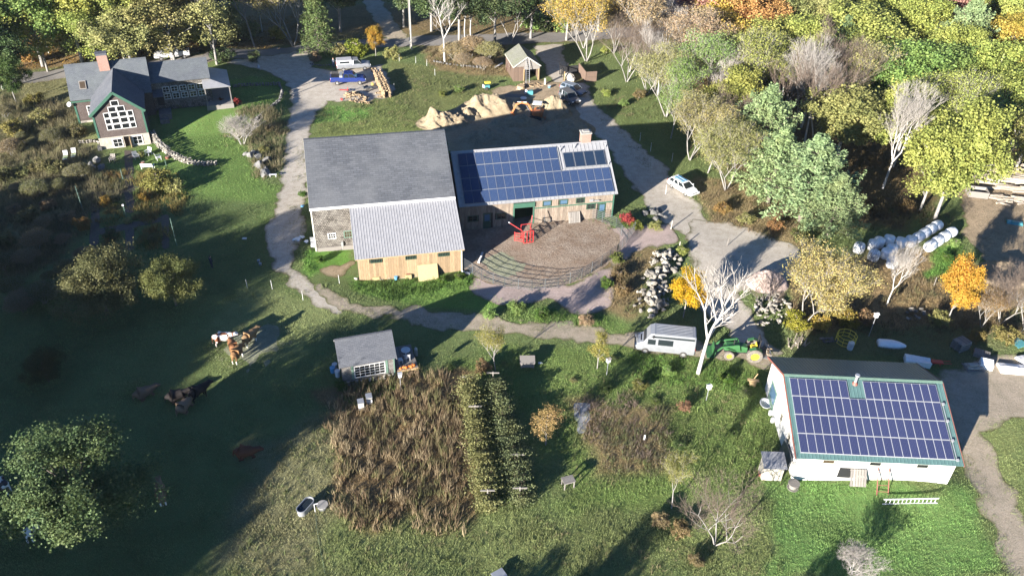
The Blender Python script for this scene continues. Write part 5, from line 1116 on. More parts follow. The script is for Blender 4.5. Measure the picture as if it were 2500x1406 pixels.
# bee hives
for px, lb in (((882, 996), 'white beehive, nearer the left of the pair by the cabin'), ((902, 983), 'white beehive, right one of the pair by the cabin')):
    e = T3('beehive', lb, 'beehive', px, .3, 0, 'beehives below the cabin'); bx(e, 'hive_box', 'plastic_white', ((-.25, -.3, .3), (.25, .3, .58))); bx(e, 'hive_box', 'cream', ((-.25, -.3, .585), (.25, .3, .86)))
    bx(e, 'lid', 'galv', ((-.29, -.34, .86), (.29, .34, .94))); bx(e, 'stand', 'weathered', ((-.25, -.3, 0), (-.15, .3, .3)), ((.15, -.3, 0), (.25, .3, .3)), ((-.27, -.45, .26), (.27, .3, .3)))
# stock tank and tub
e = T3('stock_tank', 'oval galvanised water trough at the edge of the meadow', 'trough', (747, 1243), 1.1); n = 28
def oval(a, c, z): return [(a*math.cos(2*math.pi*i/n)+(.45 if math.cos(2*math.pi*i/n) > 0 else -.45), c*math.sin(2*math.pi*i/n), z) for i in range(n)]
b = MB(); b.loft([oval(.38, .38, 0), oval(.40, .40, .6), oval(.43, .43, .62), oval(.43, .43, .64), oval(.37, .37, .64), oval(.36, .36, .45)], 0, True, False); b.build('tank', 'galv', e, smooth=False)
b = MB(); b.poly(oval(.36, .36, .5)); b.build('water', 'car_glass', e)
e = T3('tub', 'round grey lidded tub beside the water trough', 'tub', (788, 1238), 0); cy(e, 'tub_body', 'steel', ((0, 0, 0), (0, 0, .32), .40, .44)); cy(e, 'lid', 'concrete', ((0, 0, .32), (0, 0, .37), .47, .47))
e = T3('hydrant', 'thin white standpipe between the trough and the tub', 'standpipe', (770, 1250), .4); cy(e, 'pipe', 'plastic_white', ((0, 0, 0), (0, 0, 1.0), .03), n=8); bx(e, 'handle', 'plastic_white', ((-.02, -.03, .95), (.3, .03, 1.02)))
p0 = GP(770, 1252); b = MB(); b.tube([GP(u, v)+Vector((0, 0, .04)) for u, v in ((771, 1252), (773, 1285), (780, 1330), (790, 1380), (796, 1420))], .012, 5); tag(b.build('hose', 'sage', None), 'pale hose running down the meadow from the standpipe', 'hose')
# low tables, benches, bird houses
def lowtable(name, label, cat, px, rz, L_, W_, H_, mat):
    e = T3(name, label, cat, px, rz); nb = 4
    for i in range(nb): bx(e, 'top_board', mat, ((-L_/2, -W_/2+W_/nb*i+.01, H_-.04), (L_/2, -W_/2+W_/nb*(i+1)-.01, H_)))
    for sx in (-1, 1):
        for sy in (-1, 1): bx(e, 'leg', mat, ((sx*(L_/2-.1)-.04, sy*(W_/2-.08)-.04, 0), (sx*(L_/2-.1)+.04, sy*(W_/2-.08)+.04, H_-.04)))
    bx(e, 'apron', mat, ((-L_/2+.06, -W_/2+.05, H_-.16), (L_/2-.06, -W_/2+.09, H_-.045)), ((-L_/2+.06, W_/2-.09, H_-.16), (L_/2-.06, W_/2-.05, H_-.045))); return e
lowtable('table', 'small grey wooden table standing alone on the lower lawn', 'table', (1386, 1186), .35, 1.05, .8, .85, 'weathered')
def slopebox(label, px, rz, w_=1.35, d_=.8):
    e = T3('cold_box', label, 'box', px, rz); bx(e, 'box', 'weathered', ((-w_/2, -d_/2, .12), (w_/2, d_/2, .7))); b = MB(); slab(b, [(-w_/2-.08, -d_/2-.1, .72), (w_/2+.08, -d_/2-.1, .72), (w_/2+.08, d_/2+.1, .95), (-w_/2-.08, d_/2+.1, .95)], .05); b.build('lid', 'weathered', e)
    for x in (-w_/2+.05, w_/2-.15): bx(e, 'skid', 'weathered', ((x, -d_/2, 0), (x+.1, d_/2, .12)))
slopebox('grey wooden box with sloping lid on the grass below the farm track', (1287, 893), .05)
def birdbox(label, px, h, hat='weathered', wd=.16):
    e = T3('bird_house', label, 'bird house', px, random.uniform(0, .6)); cy(e, 'pole', 'galv', ((0, 0, 0), (0, 0, h), .035), n=6); bx(e, 'box', 'plastic_white', ((-wd, -wd, h), (wd, wd, h+.38)))
    b = MB(); slab(b, [(-wd-.06, -wd-.08, h+.42), (wd+.06, -wd-.08, h+.42), (wd+.06, 0, h+.55), (-wd-.06, 0, h+.55)], .03); slab(b, [(-wd-.06, wd+.08, h+.42), (wd+.06, wd+.08, h+.42), (wd+.06, 0, h+.55), (-wd-.06, 0, h+.55)], .03); b.build('roof', hat, e)
birdbox('white bird house on a pole in front of the garden cabin', (979, 955), 1.9, 'galv'); birdbox('white bird house on a pole left of the workshop', (1724, 977), 1.5, 'plastic_white'); birdbox('bird house on a post beside the small yellowing tree', (1481, 915), 1.7); birdbox('white bird house on a tall pole below the bare shrubs', (2121, 821), 2.6, 'plastic_white')
# workshop surroundings
e = T3('garden_privy', 'weathered wooden privy with a grey sloping roof beside the workshop', 'privy', (1878, 1160), .0)
for i in range(7): bx(e, 'board', 'plywood', ((-.85+.243*i, -.62, .05), (-.85+.243*i+.236, -.58, 1.75)))
bx(e, 'side_wall', 'plywood', ((-.85, -.58, .05), (-.80, .6, 1.9))); bx(e, 'side_wall', 'plywood', ((.80, -.58, .05), (.85, .6, 1.9))); bx(e, 'back_wall', 'plywood', ((-.80, .56, .05), (.80, .6, 2.1)))
b = MB(); slab(b, [(-1.0, -.85, 1.78), (1.0, -.85, 1.78), (1.0, .75, 2.2), (-1.0, .75, 2.2)], .06); b.build('roof', 'seam_metal', e)
e = T3('cable_reel', 'round grey cable reel top lying by the workshop corner', 'reel', (1935, 1190), 0); cy(e, 'flange', 'weathered', ((0, 0, 0), (0, 0, .06), .5, .5), ((0, 0, .55), (0, 0, .61), .5, .5), n=18); cy(e, 'drum', 'weathered', ((0, 0, .06), (0, 0, .55), .32, .32), n=14)
for px, lb, mt in (((1856, 1160), 'terracotta flower pot left of the privy', 'red_trim'), ((1902, 1163), 'pale flower pot right of the privy', 'cream')):
    e = T3('flower_pot', lb, 'pot', px); cy(e, 'pot', mt, ((0, 0, 0), (0, 0, .38), .17, .25)); cy(e, 'soil', 'mud', ((0, 0, .3), (0, 0, .39), .22, .22))
a, c = WS.world((7.35, -2.05, .0)), WS.world((12.0, -1.75, .0)); a.z = Tz(a.x, a.y)+.3; c.z = Tz(c.x, c.y)+.3
ladder('ladder', 'white ladder lying on edge in the grass before the workshop', a, c, .52, 13, 'plastic_white', (0, .12, 1))
a, c = WS.world((7.6, -1.25, .25)), WS.world((7.7, .26, 2.05)); ladder('step_ladder', 'small wooden trestle ladder leaning on the white workshop wall', a, c, .95, 4, 'red_trim', WS.R @ Vector((1, 0, 0)))
e = T3('solar_panel_spare', 'dark panel propped upright against the workshop side wall', 'panel', (1905, 1105), 0); e.location = WS.world((.0, 2.2, .02)); b = MB(); b.fbox((0, 0, 0), (0, 1, 0), (.12, 0, 1), (-1, 0, 0), (-1.1, 1.3), (0, 1.75), (0, .05)); b.build('sheet', 'paint_grey', e)
e = T3('bathtub', 'round white tub leaning on the workshop side wall', 'tub', (1868, 990), 1.4); b = MB(); b.loft([[(rr*math.cos(t)*1.3, rr*math.sin(t), z) for t in [2*math.pi*i/20 for i in range(20)]] for rr, z in ((.3, 0), (.5, .3), (.56, .32), (.56, .35), (.5, .35), (.3, .06))], 0, True, True); b.build('basin', 'plastic_white', e)
for k, (px, lb) in enumerate((((1880, 1012), 'white pail by the workshop side wall, upper of two'), ((1885, 1030), 'white pail by the workshop side wall, lower of two'))): e = T3('pail', lb, 'pail', px); cy(e, 'bucket', 'plastic_white', ((0, 0, 0), (0, 0, .4), .17, .2)); cy(e, 'lid', 'plastic_white', ((0, 0, .4), (0, 0, .43), .215, .215))
e = T3('wood_trestle', 'new pine stand with a cross board on the lawn by the workshop', 'stand', (1836, 940), -.15); bx(e, 'box', 'new_wood', ((-.3, -.25, 0), (.3, .25, .62))); bx(e, 'cross_board', 'new_wood', ((-.55, -.16, .63), (.55, .16, .7))); b = MB(); b.bar((.05, .2, .6), (.35, .35, 1.25), .08, .05); b.build('prop', 'new_wood', e)
# behind the workshop
e = T3('hay_ring', 'yellow steel hay ring in the shade behind the workshop', 'feeder', (2063, 835), .3)
for z in (.1, .55, 1.0): b = MB(); b.tube([(1.0*math.cos(2*math.pi*i/10), 1.0*math.sin(2*math.pi*i/10), z) for i in range(11)], .03, 5); b.build('hoop', 'yellow', e)
for i in range(10): cy(e, 'bar', 'yellow', ((math.cos(.628*i), math.sin(.628*i), .05), (math.cos(.628*i), math.sin(.628*i), 1.05), .025), n=5)
e = T3('barrel', 'white plastic barrel in the shade by the yellow hay ring', 'barrel', (2074, 852), 0); cy(e, 'drum', 'plastic_white', ((0, 0, 0), (0, 0, .1), .27, .3), ((0, 0, .1), (0, 0, .82), .31, .31), ((0, 0, .82), (0, 0, .9), .3, .27), n=18); cy(e, 'lid', 'plastic_white', ((0, 0, .9), (0, 0, .93), .28, .28), n=18)
e = T3('wrapped_boat', 'white shrink-wrapped boat lying behind the workshop', 'boat', (2176, 845), -.12)
b = MB(); st = [(-1.45, .42, .55), (-1.3, .5, .62), (0, .52, .66), (.7, .40, .56), (1.25, .18, .42), (1.45, .06, .3)]; b.loft([[(x, -w_, .02), (x, -w_*1.08, h*.5), (x, -w_*.7, h*.92), (x, 0, h), (x, w_*.7, h*.92), (x, w_*1.08, h*.5), (x, w_, .02)] for x, w_, h in st]); h_ = b.build('hull_wrap', 'bale_wrap', e, smooth=True)
e = T3('tarped_stack', 'pale tarpaulin over a low stack behind the workshop', 'tarp', (2238, 888), -.25); b = MB(); b.loft([[(x, -.62+.04*k, 0), (x, -.58, .55+.06*k), (x, .0, .72-.05*k), (x, .58, .6), (x, .62, 0)] for k, x in enumerate((-1.25, -.6, 0, .6, 1.2))]); b.build('cover', 'tarp', e)
def pallet(e, z, mat='weathered', dx=0, dy=0, L_=1.2, W_=1.0):
    for i in range(7): bx(e, 'slat', mat, ((-L_/2+dx+L_/7*i+.012, -W_/2+dy, z+.10), (-L_/2+dx+L_/7*(i+1)-.03, W_/2+dy, z+.125)))
    for y in (-W_/2, -.05, W_/2-.1): bx(e, 'runner', mat, ((-L_/2+dx, y+dy, z), (L_/2+dx, y+.1+dy, z+.098)))
e = T3('pallet_stack', 'tall stack of grey wooden pallets behind the workshop', 'pallets', (2342, 850), .5)
for i in range(8): pallet(e, .13*i, 'weathered', random.uniform(-.05, .05), random.uniform(-.05, .05), 1.5, 1.2)
e = T3('pallet_stack', 'low dark stack of pallets right of the tall pallet stack', 'pallets', (2396, 868), -.5)
for i in range(3): pallet(e, .13*i, 'weathered', random.uniform(-.05, .05), 0, 1.5, 1.1)
e = T3('block_pallet', 'pallet loaded with tan cement bags behind the workshop', 'pallet', (2376, 898), .1); pallet(e, 0, 'weathered', 0, 0, 1.9, 1.3)
for i, (x, y, z) in enumerate(((-.5, -.2, .13), (.1, -.25, .13), (-.5, .3, .13), (.1, .3, .13), (-.3, .0, .33), (.15, .05, .33), (.55, -.3, .13))):
    o_ = bx(e, 'cement_bag', 'plywood', ((x-.3, y-.22, z), (x+.3, y+.22, z+.19))); bv = o_.modifiers.new('bevel', 'BEVEL'); bv.width = .07; bv.segments = 3
e = T3('tarped_crate', 'crate under a white tarpaulin half in the workshop shadow', 'crate', (2405, 895), -.35); b = MB(); b.loft([[(x, -.5, 0), (x, -.46, .6), (x, .46, .75), (x, .5, 0)] for x in (-.6, 0, .6)]); b.build('cover', 'tarp', e)
e = T3('red_hand_tool', 'dark red wheeled cart behind the right corner of the workshop', 'cart', (2290, 893), -.1); bx(e, 'tray', 'red_steel', ((-.8, -.25, .45), (.3, .25, .6))); b = MB(); b.bar((.3, .2, .5), (1.1, .2, .6), .05); b.bar((.3, -.2, .5), (1.1, -.2, .6), .05); b.bar((.1, 0, .45), (.2, 0, 0), .06); b.build('handle', 'red_steel', e); cy(e, 'wheel', 'tyre', ((-.6, -.05, .22), (-.6, .05, .22), .22))
for px, lb, sx, rz in (((2470, 903), 'white sheeted stack at the right edge of the yard', 1.2, -.1), ((2512, 880), 'white plastic pile cut off by the right photo edge', 1.1, .3)):
    e = T3('white_tarp_pile', lb, 'tarp', px, rz); b = MB(); b.loft([[(x*sx, -.7, 0), (x*sx, -.62, .3), (x*sx, -.1, .5+.08*math.sin(7*x)), (x*sx, .6, .34), (x*sx, .72, 0)] for x in (-1.1, -.5, .1, .6, 1.1)]); b.build('sheet', 'plastic_white', e)
e = T3('pallet', 'pale blue pallet lying flat at the right edge', 'pallet', (2485, 838), .45); pallet(e, 0, 'teal', 0, 0, 1.5, 1.3)
e = T3('bagged_wood', 'pile of dark bagged firewood in the shade left of the hay ring', 'bags', (2022, 832), .2)
for i in range(14): stone(e, 'rock', (random.uniform(-.7, .7), random.uniform(-.45, .45), .15+.15*(i % 2)), .45, 'bag')
e = T3('wood_bin', 'open dark wooden bin beside the sawlog pile', 'bin', (2383, 478), -.18); bx(e, 'front_board', 'weathered', ((-1.25, -.85, .1), (1.25, -.77, 1.0))); bx(e, 'back_board', 'weathered', ((-1.25, .77, .1), (1.25, .85, 1.0))); bx(e, 'side_board', 'weathered', ((-1.25, -.77, .1), (-1.17, .77, 1.0))); bx(e, 'side_board', 'weathered', ((1.17, -.77, .1), (1.25, .77, 1.0))); bx(e, 'floor', 'black', ((-1.17, -.77, .1), (1.17, .77, .18)), ((-1.1, -.7, 0), (-.9, .7, .1)), ((.9, -.7, 0), (1.1, .7, .1)))
e = T3('green_tarp', 'crumpled green tarpaulin in the log yard', 'tarp', (2475, 545), -.3); b = MB(); b.loft([[(x, -.5, .02), (x, -.2, .3+.12*math.sin(5*x)), (x, .3, .25), (x, .6, .02)] for x in (-.9, -.4, 0, .5, 1.0)]); b.build('sheet', 'teal', e)
# cabin deck
def deckT(name, label, cat, x, y, rz=0, z=.6): return thing(name, label, cat, CB.world((x, y, z)), .32+rz)
e = deckT('round_table', 'round white table on the cabin deck', 'table', 6.75, 2.25); cy(e, 'top', 'plastic_white', ((0, 0, .68), (0, 0, .72), .46, .46), n=24); cy(e, 'pedestal', 'plastic_white', ((0, 0, 0), (0, 0, .68), .05, .05)); bx(e, 'foot', 'plastic_white', ((-.3, -.03, 0), (.3, .03, .05)), ((-.03, -.3, .001), (.03, .3, .049)))
def chair(e, mat):
    bx(e, 'seat', mat, ((-.23, -.22, .42), (.23, .22, .46)))
    for i in range(4): b = MB(); b.fbox((-.22+.12*i, .22, .46), (1, 0, 0), (0, .25, .97), (0, -1, 0), (0, .09), (0, .5), (0, .025)); b.build('back_slat', mat, e)
    for sx in (-1, 1):
        for sy in (-1, 1): bx(e, 'leg', mat, ((sx*.2-.02, sy*.19-.02, 0), (sx*.2+.02, sy*.19+.02, .42)))
e = deckT('folding_chair', 'white folding chair before the round deck table', 'chair', 6.75, 1.5, 3.3); chair(e, 'plastic_white')
e = deckT('folding_chair', 'white folding chair turned sideways by the cabin wall', 'chair', 6.0, 1.3, 1.7); chair(e, 'plastic_white')
pmb = MB(); pmb.loft([[(r_*math.cos(t)*(1+.06*math.cos(8*t)), r_*math.sin(t)*(1+.06*math.cos(8*t)), z) for t in [2*math.pi*i/24 for i in range(24)]] for r_, z in ((.06, .02), (.16, .03), (.2, .13), (.17, .23), (.07, .27), (.03, .25))]); pmm = pmb.mesh('pumpkin', 'orange_pumpkin', True)
for i, (x, mt) in enumerate(((5.85, 0), (6.15, 0), (6.38, 0), (6.62, 0), (6.9, 1), (7.15, 1))):
    e = deckT('pumpkin', 'orange pumpkin at the front edge of the deck, %s from the cabin' % ORD[i], 'pumpkin', x, .38+.1*(i % 2)); e['group'] = 'pumpkins on the deck'; put(pmm, 'fruit', e, (0, 0, -.02), None, .75+.15*mt+.08*(i % 3)); cy(e, 'stem', 'bark_brown', ((0, 0, .22), (.03, 0, .34), .03, .02), n=6)
for i, (px, mt) in enumerate((((818, 898), 'plastic_white'), ((813, 908), 'plastic_blue'), ((825, 918), 'plastic_white'))):
    e = T3('drum', ['small white drum left of the cabin, topmost of three', 'dark blue drum left of the cabin', 'white drum left of the cabin, lowest of three'][i], 'drum', px); cy(e, 'drum_body', mt, ((0, 0, 0), (0, 0, .5+.1*i), .24, .26), n=16); cy(e, 'lid', mt, ((0, 0, .5+.1*i), (0, 0, .53+.1*i), .27, .27), n=16)
e = T3('propane_tank', 'pale gas cylinder standing beside the cabin deck', 'tank', (1016, 868)); cy(e, 'tank', 'galv', ((0, 0, 0), (0, 0, .9), .18, .18), ((0, 0, .9), (0, 0, 1.02), .18, .08), n=14); cy(e, 'valve', 'steel', ((0, 0, 1.02), (0, 0, 1.12), .04), n=8)
# lean-to front
e = T3('crate', 'pale wooden crate below the lean-to windows beside the board sheet', 'crate', (997, 678), .25); bx(e, 'crate_box', 'osb', ((-.35, -.3, 0), (.35, .3, .55))); bx(e, 'lid', 'red_trim', ((-.2, -.15, .551), (.2, .15, .6)))
e = T3('crate', 'low pale crate at the left of the brush by the lean-to', 'crate', (918, 682), .25); bx(e, 'crate_box', 'osb', ((-.4, -.2, 0), (.4, .2, .4))); bx(e, 'lid', 'osb', ((-.42, -.22, .401), (.42, .22, .43)))
e = T3('bucket', 'blue bucket in front of the brush by the lean-to', 'bucket', (967, 682)); cy(e, 'pail', 'plastic_blue', ((0, 0, 0), (0, 0, .4), .16, .2)); cy(e, 'rim', 'plastic_blue', ((0, 0, .39), (0, 0, .42), .215, .215))
e = T3('boulder', 'round pale boulder at the left corner of the lean-to', 'boulder', (869, 683)); stone(e, 'pale_rock', (0, 0, .2), .7)
e = T3('plastic_wrap_heap', 'crumpled pale plastic sheeting by the barn corner', 'plastic', (733, 588), .4)
for i in range(6): stone(e, 'tarp', (random.uniform(-.7, .7), random.uniform(-.6, .6), .15), .9, 'fold', .45)
e = T3('white_bags', 'white bags heaped at the right corner of the lean-to', 'bags', (1137, 668))
for i in range(4): stone(e, 'plastic_white', (random.uniform(-.4, .4), random.uniform(-.3, .3), .12), .5, 'bag', .6)
e = T3('blue_bag', 'crumpled blue bag beside the barn wall', 'bag', (739, 506)); stone(e, 'plastic_blue', (0, 0, .15), .7, 'bag', .6)
e = T3('junk_pile', 'pale junk stacked against the left barn corner', 'junk', (766, 598), .2); bx(e, 'panel', 'galv', ((-.35, -.05, 0), (.35, .05, 1.1))); bx(e, 'crate', 'plastic_white', ((-.3, -.6, 0), (.4, -.15, .4)))
# shed surroundings
e = T3('flag', 'striped red and white flag with a blue corner on the shed side', 'flag', (1240, 190), 0); p = SH.world((.0, 2.4, 1.75)); e.location = p; 
d_ = SH.R @ Vector((-.55, -.65, -.55)); b = MB(); b.cyl((0, 0, 0), SH.R @ Vector((-.5, -.4, 1.0)), .02, .02, 6); b.build('staff', 'plastic_white', e)
for i in range(7):
    b = MB(); o0 = SH.R @ Vector((-.5, -.4, 1.0-.14*i)); b.poly([o0, o0+Vector((0, 0, -.13)), o0+Vector((-.15, -.75, -1.0)), o0+Vector((-.15, -.75, -.87))]); b.build('stripe', 'red_steel' if i % 2 == 0 else 'plastic_white', e)
b = MB(); o0 = SH.R @ Vector((-.53, -.42, 1.01)); b.poly([o0, o0+Vector((0, 0, -.55)), o0+Vector((-.06, -.3, -.88)), o0+Vector((-.06, -.3, -.35))]); b.build('canton', 'paint_navy', e)
e = T3('log_splitter', 'small white and teal machine under a yellow cover on the grass', 'machine', (1189, 218), .3); bx(e, 'frame', 'teal', ((-.5, -.3, .25), (.4, .3, .7))); bx(e, 'tank', 'plastic_white', ((-.75, -.2, .35), (-.5, .25, .8))); bx(e, 'cover', 'yellow', ((-.35, -.1, 1.0), (.6, .4, 1.2))); bx(e, 'post', 'black', ((-.2, .0, .7), (-.14, .06, 1.0)), ((.3, .1, .7), (.36, .16, 1.0)))
for s in (-1, 1): cy(e, 'wheel', 'tyre', ((-.2, s*.34, .25), (-.2, s*.46, .25), .25))
e = T3('generator', 'teal machine with a white drum behind the excavator', 'machine', (1293, 232), .2); bx(e, 'engine', 'teal', ((-.5, -.3, .1), (.5, .3, .75))); cy(e, 'tank', 'plastic_white', ((-.75, 0, .35), (-.5, 0, .9), .22, .22)); bx(e, 'frame', 'steel', ((-.9, -.35, 0), (.6, -.28, .1)), ((-.9, .28, 0), (.6, .35, .1)))
e = T3('wash_basin', 'white oval basin beside the excavator canopy', 'basin', (1278, 243)); cy(e, 'basin', 'plastic_white', ((0, 0, 0), (0, 0, .22), .4, .5), n=18); cy(e, 'rim', 'plastic_white', ((0, 0, .2), (0, 0, .26), .53, .53), n=18)
e = T3('plank_stack', 'long boards laid on the ground before the excavator', 'boards', (1268, 236), -.03)
for i in range(4): bx(e, 'plank', 'weathered', ((-2.4, -.5+.25*i, .0), (2.0-.3*i, -.28+.25*i, .08+.03*i)))
e = T3('bucket', 'light blue bucket on the lane beside the shed', 'bucket', (1341, 215)); cy(e, 'pail', 'plastic_blue', ((0, 0, 0), (0, 0, .4), .2, .26)); cy(e, 'rim', 'plastic_white', ((0, 0, .39), (0, 0, .43), .27, .27))
e = T3('post_stub', 'pale upright gatepost right of the tool shed', 'post', (1330, 207)); bx(e, 'post', 'plywood', ((-.15, -.15, 0), (.15, .15, 1.1))); bx(e, 'cap', 'weathered', ((-.18, -.18, 1.1), (.18, .18, 1.16)))
e = T3('stump', 'large pale stump in front of the tool shed', 'stump', (1272, 217)); cy(e, 'stump', 'firewood', ((0, 0, 0), (0, 0, .55), .75, .6), n=14); cy(e, 'root', 'log', ((.5, 0, .1), (1.0, .1, 0), .15, .08), ((-.4, -.3, .1), (-.9, -.5, 0), .15, .08), n=7)
loghap('lumber_heap', 'jumbled boards and tools at the open front of the shed', [(1262, 206), (1320, 204), (1318, 213), (1264, 214)], 22, 1.0, .06, 'firewood', .25, 21)
e = T3('downspout', 'white pipe lying against the back corner of the tool shed', 'pipe', (1218, 164), .6); b = MB(); b.bar((-.9, 0, .1), (.9, .2, .5), .3, .1); b.build('pipe', 'plastic_white', e)
# firewood yard
e = T3('log_carrier', 'red splitting frame beside the loose firewood', 'machine', (845, 226), .2); b = MB(); b.bar((-1.0, 0, .5), (.4, .1, .35), .12, .12); b.bar((.3, -.3, 0), (.3, .1, .8), .1); b.build('beam', 'red_steel', e)
for s in (-1, 1): cy(e, 'wheel', 'tyre', ((.3, s*.3, .2), (.3, s*.4, .2), .2))
e = T3('trailer', 'small dark two-wheeled trailer beyond the loose firewood', 'trailer', (900, 220), .3); bx(e, 'bed', 'gate_steel', ((-.9, -.5, .4), (.5, .5, .5)), ((-.9, -.5, .5), (-.82, .5, .75))); b = MB(); b.bar((.5, 0, .45), (1.5, 0, .35), .08); b.build('tongue', 'gate_steel', e)
for s in (-1, 1): cy(e, 'wheel', 'tyre', ((-.2, s*.55, .3), (-.2, s*.7, .3), .3))
e = T3('fuel_can', 'yellow fuel can in front of the blue pickup', 'can', (909, 208)); bx(e, 'can', 'yellow', ((-.15, -.1, 0), (.15, .1, .35))); cy(e, 'spout', 'red_steel', ((0, 0, .35), (.1, 0, .55), .04, .03), n=6)
e = T3('gas_can', 'red can lying at the near edge of the firewood', 'can', (834, 245)); bx(e, 'can', 'red_steel', ((-.16, -.1, 0), (.16, .1, .32))); cy(e, 'spout', 'black', ((0, 0, .32), (.1, 0, .45), .03, .02), n=6)
# farmhouse garden
for px, lb, r_ in (((161, 388), 'lime striped garden lounger, left one of the pair', .35), ((181, 382), 'lime striped garden lounger, right one of the pair', .35)):
    e = T3('lounger', lb, 'lounger', px, r_, 0, 'loungers in the rough meadow')
    for i in range(5): bx(e, 'stripe', 'lime_fabric' if i % 2 else 'plastic_white', ((-.3, -.85+.26*i, .32), (.3, -.6+.26*i, .36)))
    b = MB(); b.fbox((-.3, .45, .34), (1, 0, 0), (0, .7, .7), (0, -.7, .7), (0, .6), (0, .7), (0, .04)); b.build('backrest', 'plastic_white', e)
    for sx in (-1, 1): bx(e, 'leg', 'galv', ((sx*.27-.02, -.8, 0), (sx*.27+.02, -.76, .32)), ((sx*.27-.02, .4, 0), (sx*.27+.02, .44, .32)))
for i, (px, rz, lb, mt) in enumerate((((334, 388), .8, 'pale garden chair by the farmhouse door, left of the group', 'galv'), ((363, 378), -.4, 'pale garden chair against the stone wall', 'plastic_white'), ((388, 390), 2.2, 'pale garden chair nearest the stone wall bend', 'plastic_white'), ((362, 412), 3.2, 'white garden bench on the lawn facing the farmhouse', 'plastic_white'), ((276, 395), .1, 'weathered garden chair left of the brick path', 'weathered'))):
    e = T3('garden_chair', lb, 'chair', px, rz)
    w_ = .8 if i == 3 else .34
    for k in range(4): bx(e, 'seat_slat', mt, ((-w_, -.3+.15*k, .38), (w_, -.17+.15*k, .41)))
    nb = 9 if i == 3 else 5
    for k in range(nb): x = -w_+2*w_*k/nb; b = MB(); b.fbox((x, .3, .4), (1, 0, 0), (0, .3, .95), (0, -1, 0), (.01, 2*w_/nb-.01), (0, .62), (0, .03)); b.build('back_slat', mt, e)
    for sx in (-1, 1): bx(e, 'leg', mt, ((sx*(w_-.03)-.03, -.3, 0), (sx*(w_-.03)+.03, -.22, .6)), ((sx*(w_-.03)-.03, .24, 0), (sx*(w_-.03)+.03, .32, .6))); bx(e, 'arm', mt, ((sx*w_-.06, -.34, .6), (sx*w_+.06, .34, .63)))
e = T3('red_planter', 'red planter among the garden chairs', 'planter', (350, 402)); cy(e, 'pot', 'red_trim', ((0, 0, 0), (0, 0, .4), .2, .28)); cy(e, 'soil', 'mud', ((0, 0, .38), (0, 0, .41), .24, .24))
e = T3('orange_planter', 'terracotta planter at the foot of the stone wall', 'planter', (409, 388)); cy(e, 'pot', 'red_trim', ((0, 0, 0), (0, 0, .35), .22, .3)); cy(e, 'soil', 'mud', ((0, 0, .33), (0, 0, .36), .26, .26))
for i, (px, h, lb) in enumerate((((203, 515), 3.6, 'green garden pole left of the brick beds'), ((301, 440), 1.7, 'short green garden pole by the brick path'), ((412, 430), 2.4, 'green garden pole entwined by the climbing shrub'), ((432, 600), 3.8, 'tall green garden pole at the right of the lower bed'), ((310, 535), 1.9, 'green garden pole with a white top in the round bed'))):
    e = T3('garden_pole', lb, 'pole', px); cy(e, 'pole', 'pole_green', ((0, 0, 0), (0, 0, h), .04, .03), n=7)
    b = MB()
    for k in range(5): b.bar((-.12, 0, h*(.2+.16*k)), (.12, .02, h*(.22+.16*k)), .02)
    b.build('cross_ties', 'sage', e)
    if i == 4: bx(e, 'cap', 'plastic_white', ((-.1, -.1, h), (.1, .1, h+.18)))
for i, (px, lb) in enumerate((((597, 583), 'small white sign lying on the shaded lawn'), ((632, 640), 'small pale pail on the shaded lawn, upper one'), ((636, 648), 'small pale pail on the shaded lawn, lower one'))):
    e = T3('pail' if i else 'white_board', lb, 'pail' if i else 'board', px)
    if i: cy(e, 'bucket', 'galv', ((0, 0, 0), (0, 0, .3), .13, .17)); cy(e, 'rim', 'galv', ((0, 0, .29), (0, 0, .32), .18, .18))
    else: bx(e, 'board', 'plastic_white', ((-.25, -.18, .02), (.25, .18, .08))); bx(e, 'batten', 'plastic_white', ((-.2, -.03, 0), (.2, .03, .02)))
e = T3('bench', 'low white bench beside the drive below the rock ledges', 'bench', (667, 432), .1); bx(e, 'seat', 'plastic_white', ((-.5, -.15, .35), (.5, .15, .4))); bx(e, 'leg', 'plastic_white', ((-.42, -.13, 0), (-.36, .13, .35))); bx(e, 'leg', 'plastic_white', ((.36, -.13, 0), (.42, .13, .35)))
e = T3('yard_lamp', 'small lamp with a conical shade on a post by the drive', 'lamp', (632, 168)); cy(e, 'post', 'weathered', ((0, 0, 0), (0, 0, 1.6), .05), n=6); cy(e, 'shade', 'galv', ((0, 0, .2), (0, 0, .75), .32, .08), n=12)
e = T3('white_crate', 'small pale paddle-shaped board beside the cold box', 'board', (1318, 887)); bx(e, 'board', 'plastic_white', ((-.15, -.1, 0), (.15, .1, .1))); bx(e, 'grip', 'plastic_white', ((.15, -.03, .02), (.3, .03, .07)))
e = T3('white_stake', 'white stake cap in the dry flower bed', 'stake', (1573, 1073)); cy(e, 'stake', 'plastic_white', ((0, 0, 0), (0, 0, .55), .09, .07), n=8); cy(e, 'tip', 'plastic_white', ((0, 0, .55), (0, 0, .62), .07, .02), n=8)
